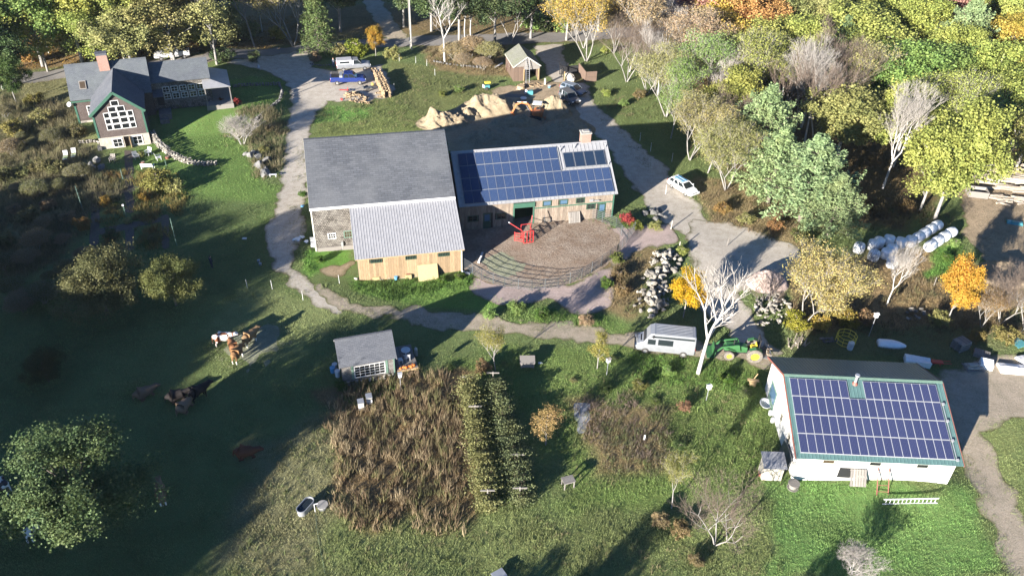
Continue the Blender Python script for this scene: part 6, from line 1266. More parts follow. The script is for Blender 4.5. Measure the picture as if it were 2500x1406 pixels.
# utility poles and fence posts
for px, h, lb in (((1005, 121), 11.5, 'grey utility pole with a cross-arm beside the road'), ((1002, 118), 9.0, 'thin conduit pole standing close to the utility pole')):
    e = T3('utility_pole', lb, 'pole', px); cy(e, 'pole', 'concrete', ((0, 0, -.2), (0, 0, h), .15 if h > 10 else .07, .11 if h > 10 else .06), n=10)
    if h > 10: bx(e, 'cross_arm', 'weathered', ((-.9, -.05, 10.6), (.9, .05, 10.75))); cy(e, 'transformer', 'galv', ((.28, 0, 9.2), (.28, 0, 10.1), .2, .2)); [cy(e, 'insulator', 'plastic_white', ((x, 0, 10.75), (x, 0, 10.95), .05), n=6) for x in (-.8, 0, .8)]
    else: bx(e, 'meter', 'galv', ((-.15, -.12, 1.3), (.15, -.07, 1.8)))
pw = GP(1005, 121)
for i, (x1, y1, z1) in enumerate(((-70, 152, 9.5), (40, 160, 10.5))):
    b = MB(); q = Vector((x1, y1, z1)); p = Vector((pw.x, pw.y, pw.z+10.9)); b.tube([p+(q-p)*t-Vector((0, 0, 4*1.2*t*(1-t))) for t in [k/10 for k in range(11)]], .012, 4); tag(b.build('power_line', 'black', None), ['thin power line leaving the utility pole to the left', 'thin power line leaving the utility pole to the right'][i], 'wire')
def fposts(group, lab, pts, h, mat='plastic_white', r_=.03):
    for i, px in enumerate(pts):
        e = T3('fence_post', lab % ORD[i], 'post', px, 0, 0, group); cy(e, 'stake', mat, ((0, 0, -.1), (random.uniform(-.05, .05), random.uniform(-.05, .05), h), r_, r_*.8), n=6); cy(e, 'insulator', 'black', ((-.04, 0, h*.8), (.04, 0, h*.8), .03), n=6)
fposts('thin posts along the meadow below the drive', 'thin pale fence post at the meadow edge below the drive, %s from left', [(604, 704), (665, 706), (740, 733), (829, 692)], 1.2)
fposts('thin posts beside the lane', 'thin pale post in the shaded grass beside the lane, %s from the top', [(1562, 345), (1588, 370), (1640, 395), (1625, 475)], 1.4)
fposts('posts by the gravel apron', 'pale wooden post by the gravel apron, %s from the top', [(1638, 560), (1657, 612)], 1.3, 'plywood', .08)
fposts('thin posts behind the firewood', 'thin pale post on the grass behind the firewood, %s from the left', [(962, 222), (975, 150), (1015, 155), (1042, 162), (1062, 185)], 1.2)
fposts('posts in the lot', 'grey post near the right shrubs, %s from the left', [(1775, 600), (2280, 698)], 1.2, 'weathered', .05)
e = T3('trellis_post', 'pale wooden T post at the top of the left berry row', 'post', (1140, 950)); 
for i, (px, lb) in enumerate((((1140, 948), ''), ((1203, 940), 'pale T post at the top of the right berry row'), ((1160, 1022), 'pale T post in the middle of the left berry row'), ((1190, 1228), 'pale T post at the bottom of the left berry row'), ((1268, 1222), 'pale T post at the bottom of the right berry row'), ((1262, 1140), 'pale T post in the middle of the right berry row'))):
    if i: e = T3('trellis_post', lb, 'post', px, .05)
    bx(e, 'post', 'weathered', ((-.05, -.05, 0), (.05, .05, 1.75))); bx(e, 'cross_arm', 'weathered', ((-.6, -.045, 1.55), (.6, -.0505+.1, 1.65)))
e = T3('mailbox_board', 'white corner of a low shed roof at the bottom photo edge', 'roof', (1218, 1412), .6); bx(e, 'roof_panel', 'galv', ((-.5, -.4, .5), (.5, .4, .56))); bx(e, 'box', 'weathered', ((-.4, -.3, 0), (.4, .3, .5)))
# ================================================================ vegetation
def leafquads(P, size, r, asp=.7, up=.35, out=None):
    n = len(P); N = r.normal(size=(n, 3)); N[:, 2] += up*2
    if out is not None: N += out*1.0
    N /= np.linalg.norm(N, axis=1)[:, None]; A = np.cross(N, r.normal(size=(n, 3))); A /= np.linalg.norm(A, axis=1)[:, None]+1e-9; B_ = np.cross(N, A)
    s = (size*r.uniform(.7, 1.35, n))[:, None]; A = A*s*.5; B_ = B_*s*.5*asp; bend = N*s*.12
    V = np.stack([P-A-bend, P-B_+bend, P+A-bend, P+B_+bend], 1).reshape(-1, 3); F = np.arange(n*4).reshape(n, 4); return V, F
PROTO = {}
def lobes(seed, n, rx, rz, zc, lr):
    r = np.random.default_rng(seed); out = []
    for i in range(n):
        a = 2.4*i+r.uniform(-.4, .4); f = math.sqrt((i+.4)/n); zz = r.uniform(-.75, .9); k = math.sqrt(max(0.05, 1-zz*zz))
        out.append((math.cos(a)*rx*k*f*.8, math.sin(a)*rx*k*f*.8, zc+zz*rz*.78, lr*r.uniform(.75, 1.2)))
    return np.array(out)
def tubes(segs, n=5):
    V = []; F = []
    for p, q, r0, r1 in segs:
        p = np.array(p); q = np.array(q); d = q-p; L_ = np.linalg.norm(d)+1e-9; d = d/L_; x = np.cross(d, (.31, .2, .93)); x /= np.linalg.norm(x)+1e-9; y = np.cross(d, x); i = len(V)
        for c, rr in ((p, r0), (q, r1)):
            for k in range(n): a = 2*math.pi*k/n; V.append(c+x*rr*math.cos(a)+y*rr*math.sin(a))
        for k in range(n): F.append((i+k, i+(k+1) % n, i+n+(k+1) % n, i+n+k))
    return V, F
def broad(key, seed, nl=11, rx=3.3, rz=3.0, zc=6.2, lr=1.5, leaf=.19, per=100, clumps=16, bark='bark_grey'):
    r = np.random.default_rng(seed); L_ = lobes(seed, nl, rx, rz, zc, lr); P = []; O = []; tint = []
    for x, y, z, R_ in L_:
        lt = r.uniform(-.12, .12)
        for c in range(clumps):
            d = r.normal(size=3); d[2] += .25; d /= np.linalg.norm(d); cc = np.array((x, y, z))+d*R_*r.uniform(.6, 1.05)*np.array((1, 1, .85)); ct = lt+r.uniform(-.18, .18)
            q = r.normal(size=(per, 3))*R_*.19; P.append(cc+q); O.append(np.tile(d, (per, 1))); tint.append(np.clip(.5+ct+r.normal(size=per)*.12, 0, 1))
    P = np.concatenate(P); O = np.concatenate(O); V, F = leafquads(P, leaf, r, .75, .3, O); tint = np.concatenate(tint)
    segs = [((0, 0, -.2), (.05, 0, zc*.45), .15, .12), ((.05, 0, zc*.45), (0, .05, zc*.9), .12, .07), ((0, .05, zc*.9), (0, 0, zc+rz*.6), .07, .03)]
    for x, y, z, R_ in L_: b0 = np.array((0, 0, max(1.2, z-1.2-.45*math.hypot(x, y)))); e_ = np.array((x, y, z)); m_ = (b0+e_)/2+np.array((0, 0, .25)); segs += [(b0, m_, .06, .045), (m_, e_, .045, .02)]
    tv, tf = tubes(segs, 6); PROTO[key] = (npmesh('crown', V, F, 'leaf', {'tint': ('FLOAT', 'FACE', tint)}), npmesh('trunk', tv, tf, bark, None, True), (V, F, tint))
for i in range(6): broad('broad%d' % i, 40+i, nl=11+i % 3, rx=3.1+.25*(i % 3), rz=3.2+.2*(i % 2), zc=6.1, lr=1.5)
for i in range(2): broad('sparse%d' % i, 60+i, nl=12, rx=3.0, rz=3.3, zc=6.0, lr=1.5, leaf=.21, per=24, clumps=13)
for i in range(3): broad('shrub%d' % i, 70+i, nl=9, rx=1.25, rz=.75, zc=.85, lr=.62, leaf=.15, per=26, clumps=12, bark='bark_brown')
for i in range(2): broad('apple%d' % i, 80+i, nl=15, rx=3.6, rz=2.0, zc=3.4, lr=1.25, leaf=.115, per=120, clumps=16, bark='bark_brown')
def conifer(key, seed, h, r0, kind):
    r = np.random.default_rng(seed); P = []; O = []; tint = []; segs = [((0, 0, -.2), (0, 0, h*.97), .2, .03)]
    nw = 17 if kind == 'spruce' else 11
    for w_ in range(nw):
        f = w_/(nw-1); z = h*(.07+.88*f) if kind == 'spruce' else h*(.16+.8*f)
        R_ = r0*(1-f)**.85+.25 if kind == 'spruce' else r0*(1-f**2.2)*r.uniform(.75, 1.1)+.4
        nb = 11 if kind == 'spruce' else 8
        for k in range(nb):
            a = 2*math.pi*(k+r.uniform(-.3, .3))/nb+w_*.7; L_ = R_*r.uniform(.75, 1.12); dz = -.22*L_ if kind == 'spruce' else .22*L_
            e_ = np.array((math.cos(a)*L_, math.sin(a)*L_, z+dz)); segs.append(((0, 0, z), e_, .035, .012)); bt = r.uniform(-.15, .15)
            m_ = 60 if kind == 'spruce' else 110; t = r.uniform(.12, 1, m_)**.7; q = np.outer(t, e_-np.array((0, 0, z)))+np.array((0, 0, z)); side = np.array((-math.sin(a), math.cos(a), 0)); wd = (.30*L_*(1.05-t)+.12)
            q += np.outer(r.normal(size=m_)*wd*.6, side); q[:, 2] += r.normal(size=m_)*(.10 if kind == 'spruce' else .22)
            P.append(q); O.append(np.tile((math.cos(a), math.sin(a), .5), (m_, 1))); tint.append(np.clip(.45+bt+r.normal(size=m_)*.13, 0, 1))
    P = np.concatenate(P); O = np.concatenate(O); V, F = leafquads(P, .27 if kind == 'spruce' else .26, r, .34 if kind == 'spruce' else .45, .5, O*.5); tint = np.concatenate(tint); tv, tf = tubes(segs, 5)
    PROTO[key] = (npmesh('crown', V, F, 'leaf', {'tint': ('FLOAT', 'FACE', tint)}), npmesh('trunk', tv, tf, 'bark_brown', None, True), (V, F, tint))
conifer('spruce0', 5, 10, 2.5, 'spruce'); conifer('pine0', 6, 10, 3.3, 'pine'); conifer('pine1', 7, 10, 3.0, 'pine')
def bare(key, seed, h=10, spread=.5, lv=5, bark='bark_white', twig='twig_grey', low=.32, nk=3, leaf=None, tr=.16, multi=1, up=.25, rtw=.012):
    r = random.Random(seed); big = []; small = []; tips = []
    def grow(p, d, L_, rad, l):
        n = 2; q = p
        for s in range(n):
            d2 = (d+Vector((r.gauss(0, .09), r.gauss(0, .09), r.gauss(0, .06)+.05))).normalized(); q2 = q+d2*(L_/n); ra = rad*(1-.3*s/n); rb = rad*(1-.3*(s+1)/n)
            (big if l < 3 else small).append((tuple(q), tuple(q2), max(ra, rtw), max(rb, rtw*.8))); q = q2; d = d2
            if l >= 1 and l < lv:
                a = r.uniform(0, 6.28); o_ = Vector((math.cos(a), math.sin(a), r.uniform(-.1, .5))); grow(q, (d*.75+o_*spread*1.3).normalized(), L_*r.uniform(.4, .6), rad*.5, l+2 if l+2 <= lv else lv)
        if l >= lv:
            tips.append(tuple(q))
            for k in range(2): small.append((tuple(q-d*L_*.3*k), tuple(q-d*L_*.3*k+(d+Vector((r.gauss(0, .5), r.gauss(0, .5), r.gauss(.15, .3)))).normalized()*L_*r.uniform(.4, .7)), rtw*.5, rtw*.35))
            return
        for k in range(nk):
            a = 6.28*(k+r.uniform(-.3, .3))/nk; o_ = Vector((math.cos(a), math.sin(a), up)); grow(q, (d*.8+o_*spread).normalized(), L_*r.uniform(.6, .82), rad*.6, l+1)
    for m_ in range(multi):
        a = 6.28*m_/multi; t_ = Vector((math.cos(a)*.35, math.sin(a)*.35, 1)) if multi > 1 else Vector((r.uniform(-.05, .05), r.uniform(-.05, .05), 1)); grow(Vector((0, 0, -.15)), t_.normalized(), h*low, tr, 0)
    zs = max(t[2] for t in tips)*.97; sc_ = h/zs
    S = lambda L_: [(np.array(p)*sc_, np.array(q)*sc_, a, b_) for p, q, a, b_ in L_]
    tv, tf = tubes(S(big), 6); sv, sf = tubes(S(small), 3); tw = npmesh('twigs', sv, sf, twig, None, False); data = None
    crown = None
    if leaf:
        rr = np.random.default_rng(seed); tp = np.array(tips)*sc_; P = np.repeat(tp, leaf[0], 0)+rr.normal(size=(len(tp)*leaf[0], 3))*leaf[2]; V, F = leafquads(P, leaf[1], rr); crown = npmesh('crown', V, F, 'leaf', {'tint': ('FLOAT', 'FACE', rr.uniform(.2, .9, len(P)))})
    PROTO[key] = (crown, npmesh('trunk', tv, tf, bark, None, True), tw)
bare('bare0', 1, spread=.50, up=.42, lv=4, tr=.17, rtw=.011, low=.25); bare('bare1', 2, spread=.34, up=.45, low=.30, lv=6, tr=.12, rtw=.008); bare('bare2', 3, spread=.45, up=.35, twig='twig_brown', bark='bark_grey', multi=3, low=.2, lv=5, tr=.09, rtw=.008)
bare('birch0', 4, spread=.26, low=.32, up=.55, tr=.11, lv=6, rtw=.007); bare('birch1', 5, spread=.28, low=.28, up=.5, tr=.10, twig='twig_brown', multi=2, lv=5, rtw=.008)
bare('bush0', 6, h=3, spread=.7, low=.16, lv=5, nk=3, tr=.045, multi=4, rtw=.007); bare('bush1', 7, h=3, spread=.55, low=.2, lv=4, nk=4, tr=.04, multi=5, twig='twig_brown', bark='bark_brown', rtw=.008)
bare('half0', 8, spread=.42, up=.45, leaf=(9, .15, .3), bark='bark_grey', multi=3, low=.22, tr=.10, lv=5, rtw=.008); bare('half1', 9, spread=.40, up=.4, leaf=(9, .15, .28), low=.30, tr=.11, lv=5, bark='bark_grey', rtw=.008)
bare('halfbush', 10, h=3, spread=.6, low=.2, lv=4, nk=4, tr=.04, multi=4, leaf=(8, .10, .14), bark='bark_grey', rtw=.008)
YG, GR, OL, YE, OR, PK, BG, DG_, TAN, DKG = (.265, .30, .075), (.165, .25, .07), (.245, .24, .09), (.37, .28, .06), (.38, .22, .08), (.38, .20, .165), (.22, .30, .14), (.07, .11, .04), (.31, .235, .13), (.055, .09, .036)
CNAME = {YG: 'yellow-green', GR: 'green', OL: 'olive', YE: 'golden yellow', OR: 'orange', PK: 'pinkish red', BG: 'blue-green', DG_: 'dark green', TAN: 'tan', DKG: 'deep green'}
KNAME = {'broad': 'broadleaf tree', 'sparse': 'thin-leaved tree', 'pine': 'pine', 'spruce': 'spruce', 'bare': 'bare tree', 'birch': 'bare birch', 'half': 'half-bare tree', 'shrub': 'shrub', 'bush': 'bare bush', 'apple': 'apple tree', 'halfbush': 'half-bare shrub'}
vr = random.Random(21); CNT = {}
def plant(kind, px, h, col=None, label=None, group=None, base=False, wide=1.0, cat=None, xy=None):
    k0 = kind.rstrip('0123456789'); H0 = 3 if 'bush' in k0 else 2 if k0 == 'shrub' else 6 if k0 == 'apple' else 10
    if kind == k0 and kind not in PROTO: opts = sorted(k for k in PROTO if k.rstrip('0123456789') == k0); CNT[k0] = CNT.get(k0, -1)+1; kind = opts[CNT[k0] % len(opts)]
    cr, tr_, ex_ = PROTO[kind]; s = h/H0
    if xy: p = Vector((xy[0], xy[1], Tz(*xy)))
    elif base: p = GP(*px)
    else: q = GP(px[0], px[1], h*.6); p = Vector((q.x, q.y, Tz(q.x, q.y)))
    nm = {'shrub': 'shrub', 'bush': 'bush', 'halfbush': 'bush', 'pine': 'pine_tree', 'spruce': 'spruce_tree', 'apple': 'apple_tree', 'birch': 'birch_tree'}.get(k0, 'tree')
    e = thing(nm, label or '', cat or nm.split('_')[-1], p, vr.uniform(0, 6.28), group, None, (s*wide, s*wide, s))
    put(tr_, 'stem' if nm in ('shrub', 'bush') else 'trunk', e)
    if cr: c_ = put(cr, 'foliage' if nm in ('shrub', 'bush') else 'crown', e); v_ = vr.uniform(.88, 1.14); c_.color = tuple(x*v_*vr.uniform(.95, 1.05) for x in (col or OL))+(1,)
    if not isinstance(ex_, tuple): put(ex_, 'twigs', e)
    return e
k0_ = lambda s: s.rstrip('0123456789')
def grove(where, rows, group):
    """rows: name -> list of (kind, px, height, colour); labels count from the left inside each row and look"""
    for rn, L_ in rows.items():
        look = {}
        for t in sorted(L_, key=lambda t: t[1][0]):
            k0 = t[0].rstrip('0123456789'); nm = ((CNAME[t[3]]+' ') if t[3] and k0 not in ('bare', 'birch', 'bush') else '')+KNAME[k0]; look.setdefault(nm, []).append(t)
        for nm, M_ in look.items():
            for i, t in enumerate(M_):
                lb = '%s in the %s %s' % (nm, rn, where) if len(M_) == 1 else '%s, %s such from left, %s %s' % (nm, ORD[i], rn, where)
                plant(t[0], t[1], t[2]*1.08, t[3], lb, group, wide=(t[4] if len(t) > 4 else 1.0)*(1.3 if k0_(t[0]) in ('broad', 'sparse', 'pine') else 1.1))
grove('of the right-hand wood', {
 'back row': [('broad', (1760, 35), 13, YE), ('broad', (1845, 45), 13, OR), ('broad', (2015, 30), 13, OL), ('broad', (1920, 35), 12, OL), ('broad', (2110, 70), 14, YG, 1.15), ('broad', (2250, 60), 13, YG), ('broad', (2290, 8), 14, PK), ('pine', (2360, 85), 14, BG, .9), ('broad', (2455, 30), 14, YG), ('birch', (1640, 50), 14, None), ('half', (1550, 60), 13, TAN), ('half', (1440, 45), 12, YE), ('broad', (2160, 10), 14, YG), ('birch', (2400, 20), 13, None), ('broad', (2490, 100), 13, YE), ('broad', (1690, 5), 14, PK), ('broad', (2080, -20), 15, OL), ('broad', (2230, -40), 15, GR), ('broad', (2400, -45), 15, TAN), ('broad', (1900, -30), 15, YG), ('broad', (2550, 10), 15, OR), ('broad', (1560, -10), 14, OL), ('pine', (1790, -15), 15, BG)],
 'second row': [('broad', (1880, 110), 13, YG), ('broad', (1960, 105), 13, YG), ('half', (1740, 165), 12, GR), ('half', (1830, 165), 12, YG), ('broad', (2200, 175), 13, GR, 1.15), ('broad', (2300, 175), 13, GR, 1.1), ('broad', (2430, 190), 13, YG, 1.1), ('broad', (2490, 190), 12, YG), ('birch', (1990, 175), 14, None, 1.2), ('birch', (2075, 165), 14, None, 1.1), ('half', (2100, 200), 12, OL), ('birch', (1950, 220), 11, None), ('pine', (2055, 110), 11, BG), ('half', (1700, 110), 12, TAN), ('birch', (1620, 130), 11, None), ('broad', (2340, 130), 12, YG), ('broad', (1780, 100), 12, YE), ('broad', (2560, 180), 13, OR)],
 'third row': [('broad', (2075, 275), 12, OL, 1.2), ('broad', (2220, 285), 12, YG, 1.05), ('half', (2350, 270), 12, YG), ('broad', (2460, 260), 12, YG), ('broad', (1790, 235), 10, YG), ('pine', (1870, 300), 12, BG, 1.05), ('half', (1680, 225), 10, GR), ('birch', (1820, 290), 10, None), ('half', (1640, 190), 10, OL), ('bare2', (1540, 110), 10, None), ('bare2', (1590, 150), 9, None), ('birch', (1760, 200), 11, None), ('broad', (2530, 300), 12, YG)],
 'front row': [('pine', (1985, 420), 11, BG, 1.25), ('pine', (1900, 390), 10, BG, 1.05), ('sparse', (2280, 420), 9, YG), ('half', (1745, 330), 9, OL), ('half', (1700, 300), 9, OL), ('half', (1790, 370), 9, OL), ('sparse', (2480, 345), 11, OL), ('pine', (2045, 490), 8, BG, 1.1), ('half', (1650, 260), 8, GR)]}, 'trees of the wood on the right')
plant('bare1', (2155, 460), 15, None, 'pale two-stemmed bare trunk leaning out of the dark gap in the wood', 'trees of the wood on the right', True)
plant('broad2', (2282, 535), 16.5, YG, 'large yellow-green tree on a leaning pale trunk behind the bale rows', 'trees of the wood on the right', True, 1.0)
plant('birch0', (1965, 345), 15, None, 'tall white birch trunk in the dark gap at the left of the wood', 'trees of the wood on the right', True)
plant('birch1', (1985, 350), 14, None, 'white twin birch beside the tall birch in the dark gap', 'trees of the wood on the right', True)
grove('of the left wood', {
 'back row': [('broad', (60, 20), 15, GR), ('broad', (160, 10), 15, YG), ('broad', (270, 5), 15, YG), ('broad', (390, 5), 15, OL), ('half', (500, 0), 15, OL), ('half', (600, -20), 15, YG), ('half', (700, -10), 14, OL), ('broad', (-40, 40), 14, YG), ('broad', (820, -40), 14, DKG), ('broad', (980, -50), 14, DKG), ('broad', (330, -50), 15, YG), ('broad', (120, -50), 15, OL), ('broad', (520, -60), 15, GR)],
 'front row': [('broad', (300, 75), 11, OL, 1.2), ('sparse', (210, 85), 10, YG), ('sparse', (410, 70), 11, OL, 1.1), ('sparse', (90, 90), 9, YG), ('broad', (-30, 110), 11, DG_), ('sparse', (510, 55), 11, OL)]}, 'trees of the wood on the left')
for i, (px, h, c) in enumerate(sorted((((30, 120), 4.2, YG), ((80, 150), 3.4, OR), ((150, 120), 4.6, OL), ((200, 135), 4.4, OL), ((250, 120), 5.0, OL), ((300, 130), 5.2, OL), ((350, 118), 5.0, OL), ((400, 115), 4.6, OL), ((450, 105), 4.4, OL), ((500, 110), 3.6, YG), ((560, 100), 3.4, YE), ((610, 90), 3.0, OL), ((680, 95), 2.8, YE), ((20, 75), 4.5, YG), ((120, 75), 5, OL), ((560, 60), 4, OL)), key=lambda t: t[0][0])): plant('shrub', px, h, c, 'tall %s undergrowth shrub at the edge of the left wood, %s from left' % (CNAME[c], ORD[i]), 'undergrowth of the left wood', True, 1.05)
plant('birch0', (120, 130), 13, None, 'dark bare trunk standing in the orange leaves of the left wood', None, True); plant('bare1', (640, 78), 13, None, 'grey bare trunk at the right end of the left wood', None, True)
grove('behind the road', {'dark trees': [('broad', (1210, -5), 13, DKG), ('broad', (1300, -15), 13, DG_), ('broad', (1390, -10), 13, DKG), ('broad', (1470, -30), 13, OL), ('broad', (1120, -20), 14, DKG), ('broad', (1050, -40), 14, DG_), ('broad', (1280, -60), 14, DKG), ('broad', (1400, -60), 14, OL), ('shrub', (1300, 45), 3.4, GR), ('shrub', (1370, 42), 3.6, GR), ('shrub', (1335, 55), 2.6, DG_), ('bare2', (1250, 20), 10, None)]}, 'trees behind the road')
plant('spruce0', (781, 128), 14, (.13, .19, .06), 'tall green spruce beside the gravel drive', None, True, 1.05)
plant('broad1', (918, 140), 6.2, (.36, .21, .03), 'small orange and yellow tree behind the silver grey pickup', None, True, .8)
plant('shrub0', (872, 138), 3.4, (.17, .19, .025), 'yellow-green shrub left of the small orange tree', None, True, 1.0)
for px, h, c, lb in (((830, 135), 2.2, OL, 'olive shrub between the spruce and the yellow-green shrub'), ((960, 145), 2.4, OL, 'olive shrub right of the small orange tree'), ((770, 150), 1.8, TAN, 'tan shrub at the foot of the spruce')): plant('shrub', px, h, c, lb, None, True)
plant('bare0', (1086, 152), 13, None, 'tall pale bare tree by the utility pole', None, True); plant('bare1', (1150, 96), 12, None, 'pale bare tree beyond the tall bare tree', None, True); plant('birch0', (1135, 92), 12, None, 'slim white bare tree between two pale bare trees', None, True)
for i, (px, h, c) in enumerate((((1110, 150), 3.2, TAN), ((1150, 140), 3.6, TAN), ((1190, 150), 3.2, OL), ((1130, 165), 2.4, TAN), ((1180, 172), 2.2, TAN))): plant('halfbush', px, h, c, 'tangled %s bush under the bare roadside trees, %s from the left' % (('tan', 'olive')[c == OL], ORD[i]), 'bushes under the roadside trees', True, 1.2)
plant('half0', (1425, 118), 11, YE, 'half-bare yellow tree behind the roofless shed', None, True); plant('bare2', (1500, 130), 10, None, 'brown bare tree right of the roofless shed', None, True, 1.1); plant('half1', (1580, 160), 10, TAN, 'thin tan tree farther right of the roofless shed', None, True)
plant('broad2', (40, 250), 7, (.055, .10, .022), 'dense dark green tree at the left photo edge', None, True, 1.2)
# yard trees
plant('bare0', (1704, 912), 12.5, None, 'large pale bare tree in front of the silver van and tractor', None, True, 1.05)
plant('broad4', (1668, 775), 6.5, (.50, .30, .012), 'bright golden yellow tree above the van', None, True, .82)
plant('half0', (1965, 790), 9.0, (.40, .345, .12), 'wide half-bare tree with yellow leaves left of the bales', None, True, 1.15)
plant('bare1', (2165, 745), 8, None, 'white-stemmed bare tree beside the lowest bale', None, True, 1.0)
plant('broad5', (2310, 790), 9.2, (.46, .25, .035), 'bright orange maple right of the bales', None, True, .62)
plant('half1', (1210, 905), 5.2, (.22, .215, .05), 'airy yellow-green young tree right of the cabin', None, True, 1.0)
plant('sparse0', (1458, 900), 5.0, (.20, .18, .045), 'small yellowing tree on the lawn below the farm track', None, True, .8)
plant('sparse1', (1332, 1085), 4.6, (.24, .17, .065), 'small drooping tan-leaved tree right of the berry rows', None, True, 1.0)
plant('half1', (1640, 1240), 5.6, (.19, .20, .055), 'spindly pale green tree on the lower lawn', None, True, .9)
plant('bare2', (1745, 1330), 6.0, None, 'spreading pale bare tree left of the lower workshop lawn', None, True, 1.35)
plant('bush0', (2085, 1400), 2.6, None, 'low grey bare bush at the bottom of the workshop lawn', None, True, 1.2)
plant('bush0', (592, 352), 4.2, None, 'rounded pale bare bush on the rock ledges by the drive', None, True, 1.25)
for px, h, lb in (((2085, 700), 5, 'low bare tree left of the white-stemmed one by the bales'), ((2440, 790), 6.5, 'bare tree right of the orange maple'), ((2500, 800), 7, 'bare tree at the right edge beyond the orange maple'), ((1860, 760), 4.5, 'small bare tree in front of the pinkish gravel pile')): plant('bare2', px, h, None, lb, None, True, 1.2)
plant('half0', (2395, 800), 4.5, (.22, .15, .06), 'russet half-bare sapling beside the orange maple', None, True); plant('half1', (2490, 815), 4, (.36, .22, .03), 'small yellow sapling at the right edge', None, True)
plant('apple0', (222, 1290), 9.6, (.085, .135, .05), 'large spreading apple tree in the lower left meadow', None, True, 1.12)
plant('apple1', (262, 765), 7.4, (.13, .14, .055), 'old apple tree in the shade below the brick garden', None, True, 1.15)
plant('apple0', (430, 745), 6.0, (.12, .14, .045), 'smaller apple tree right of the old one below the brick garden', None, True, 1.0)
plant('apple1', (120, 930), 3.8, (.060, .070, .022), 'low dark apple tree in deep shade on the left meadow', None, True, 1.0)
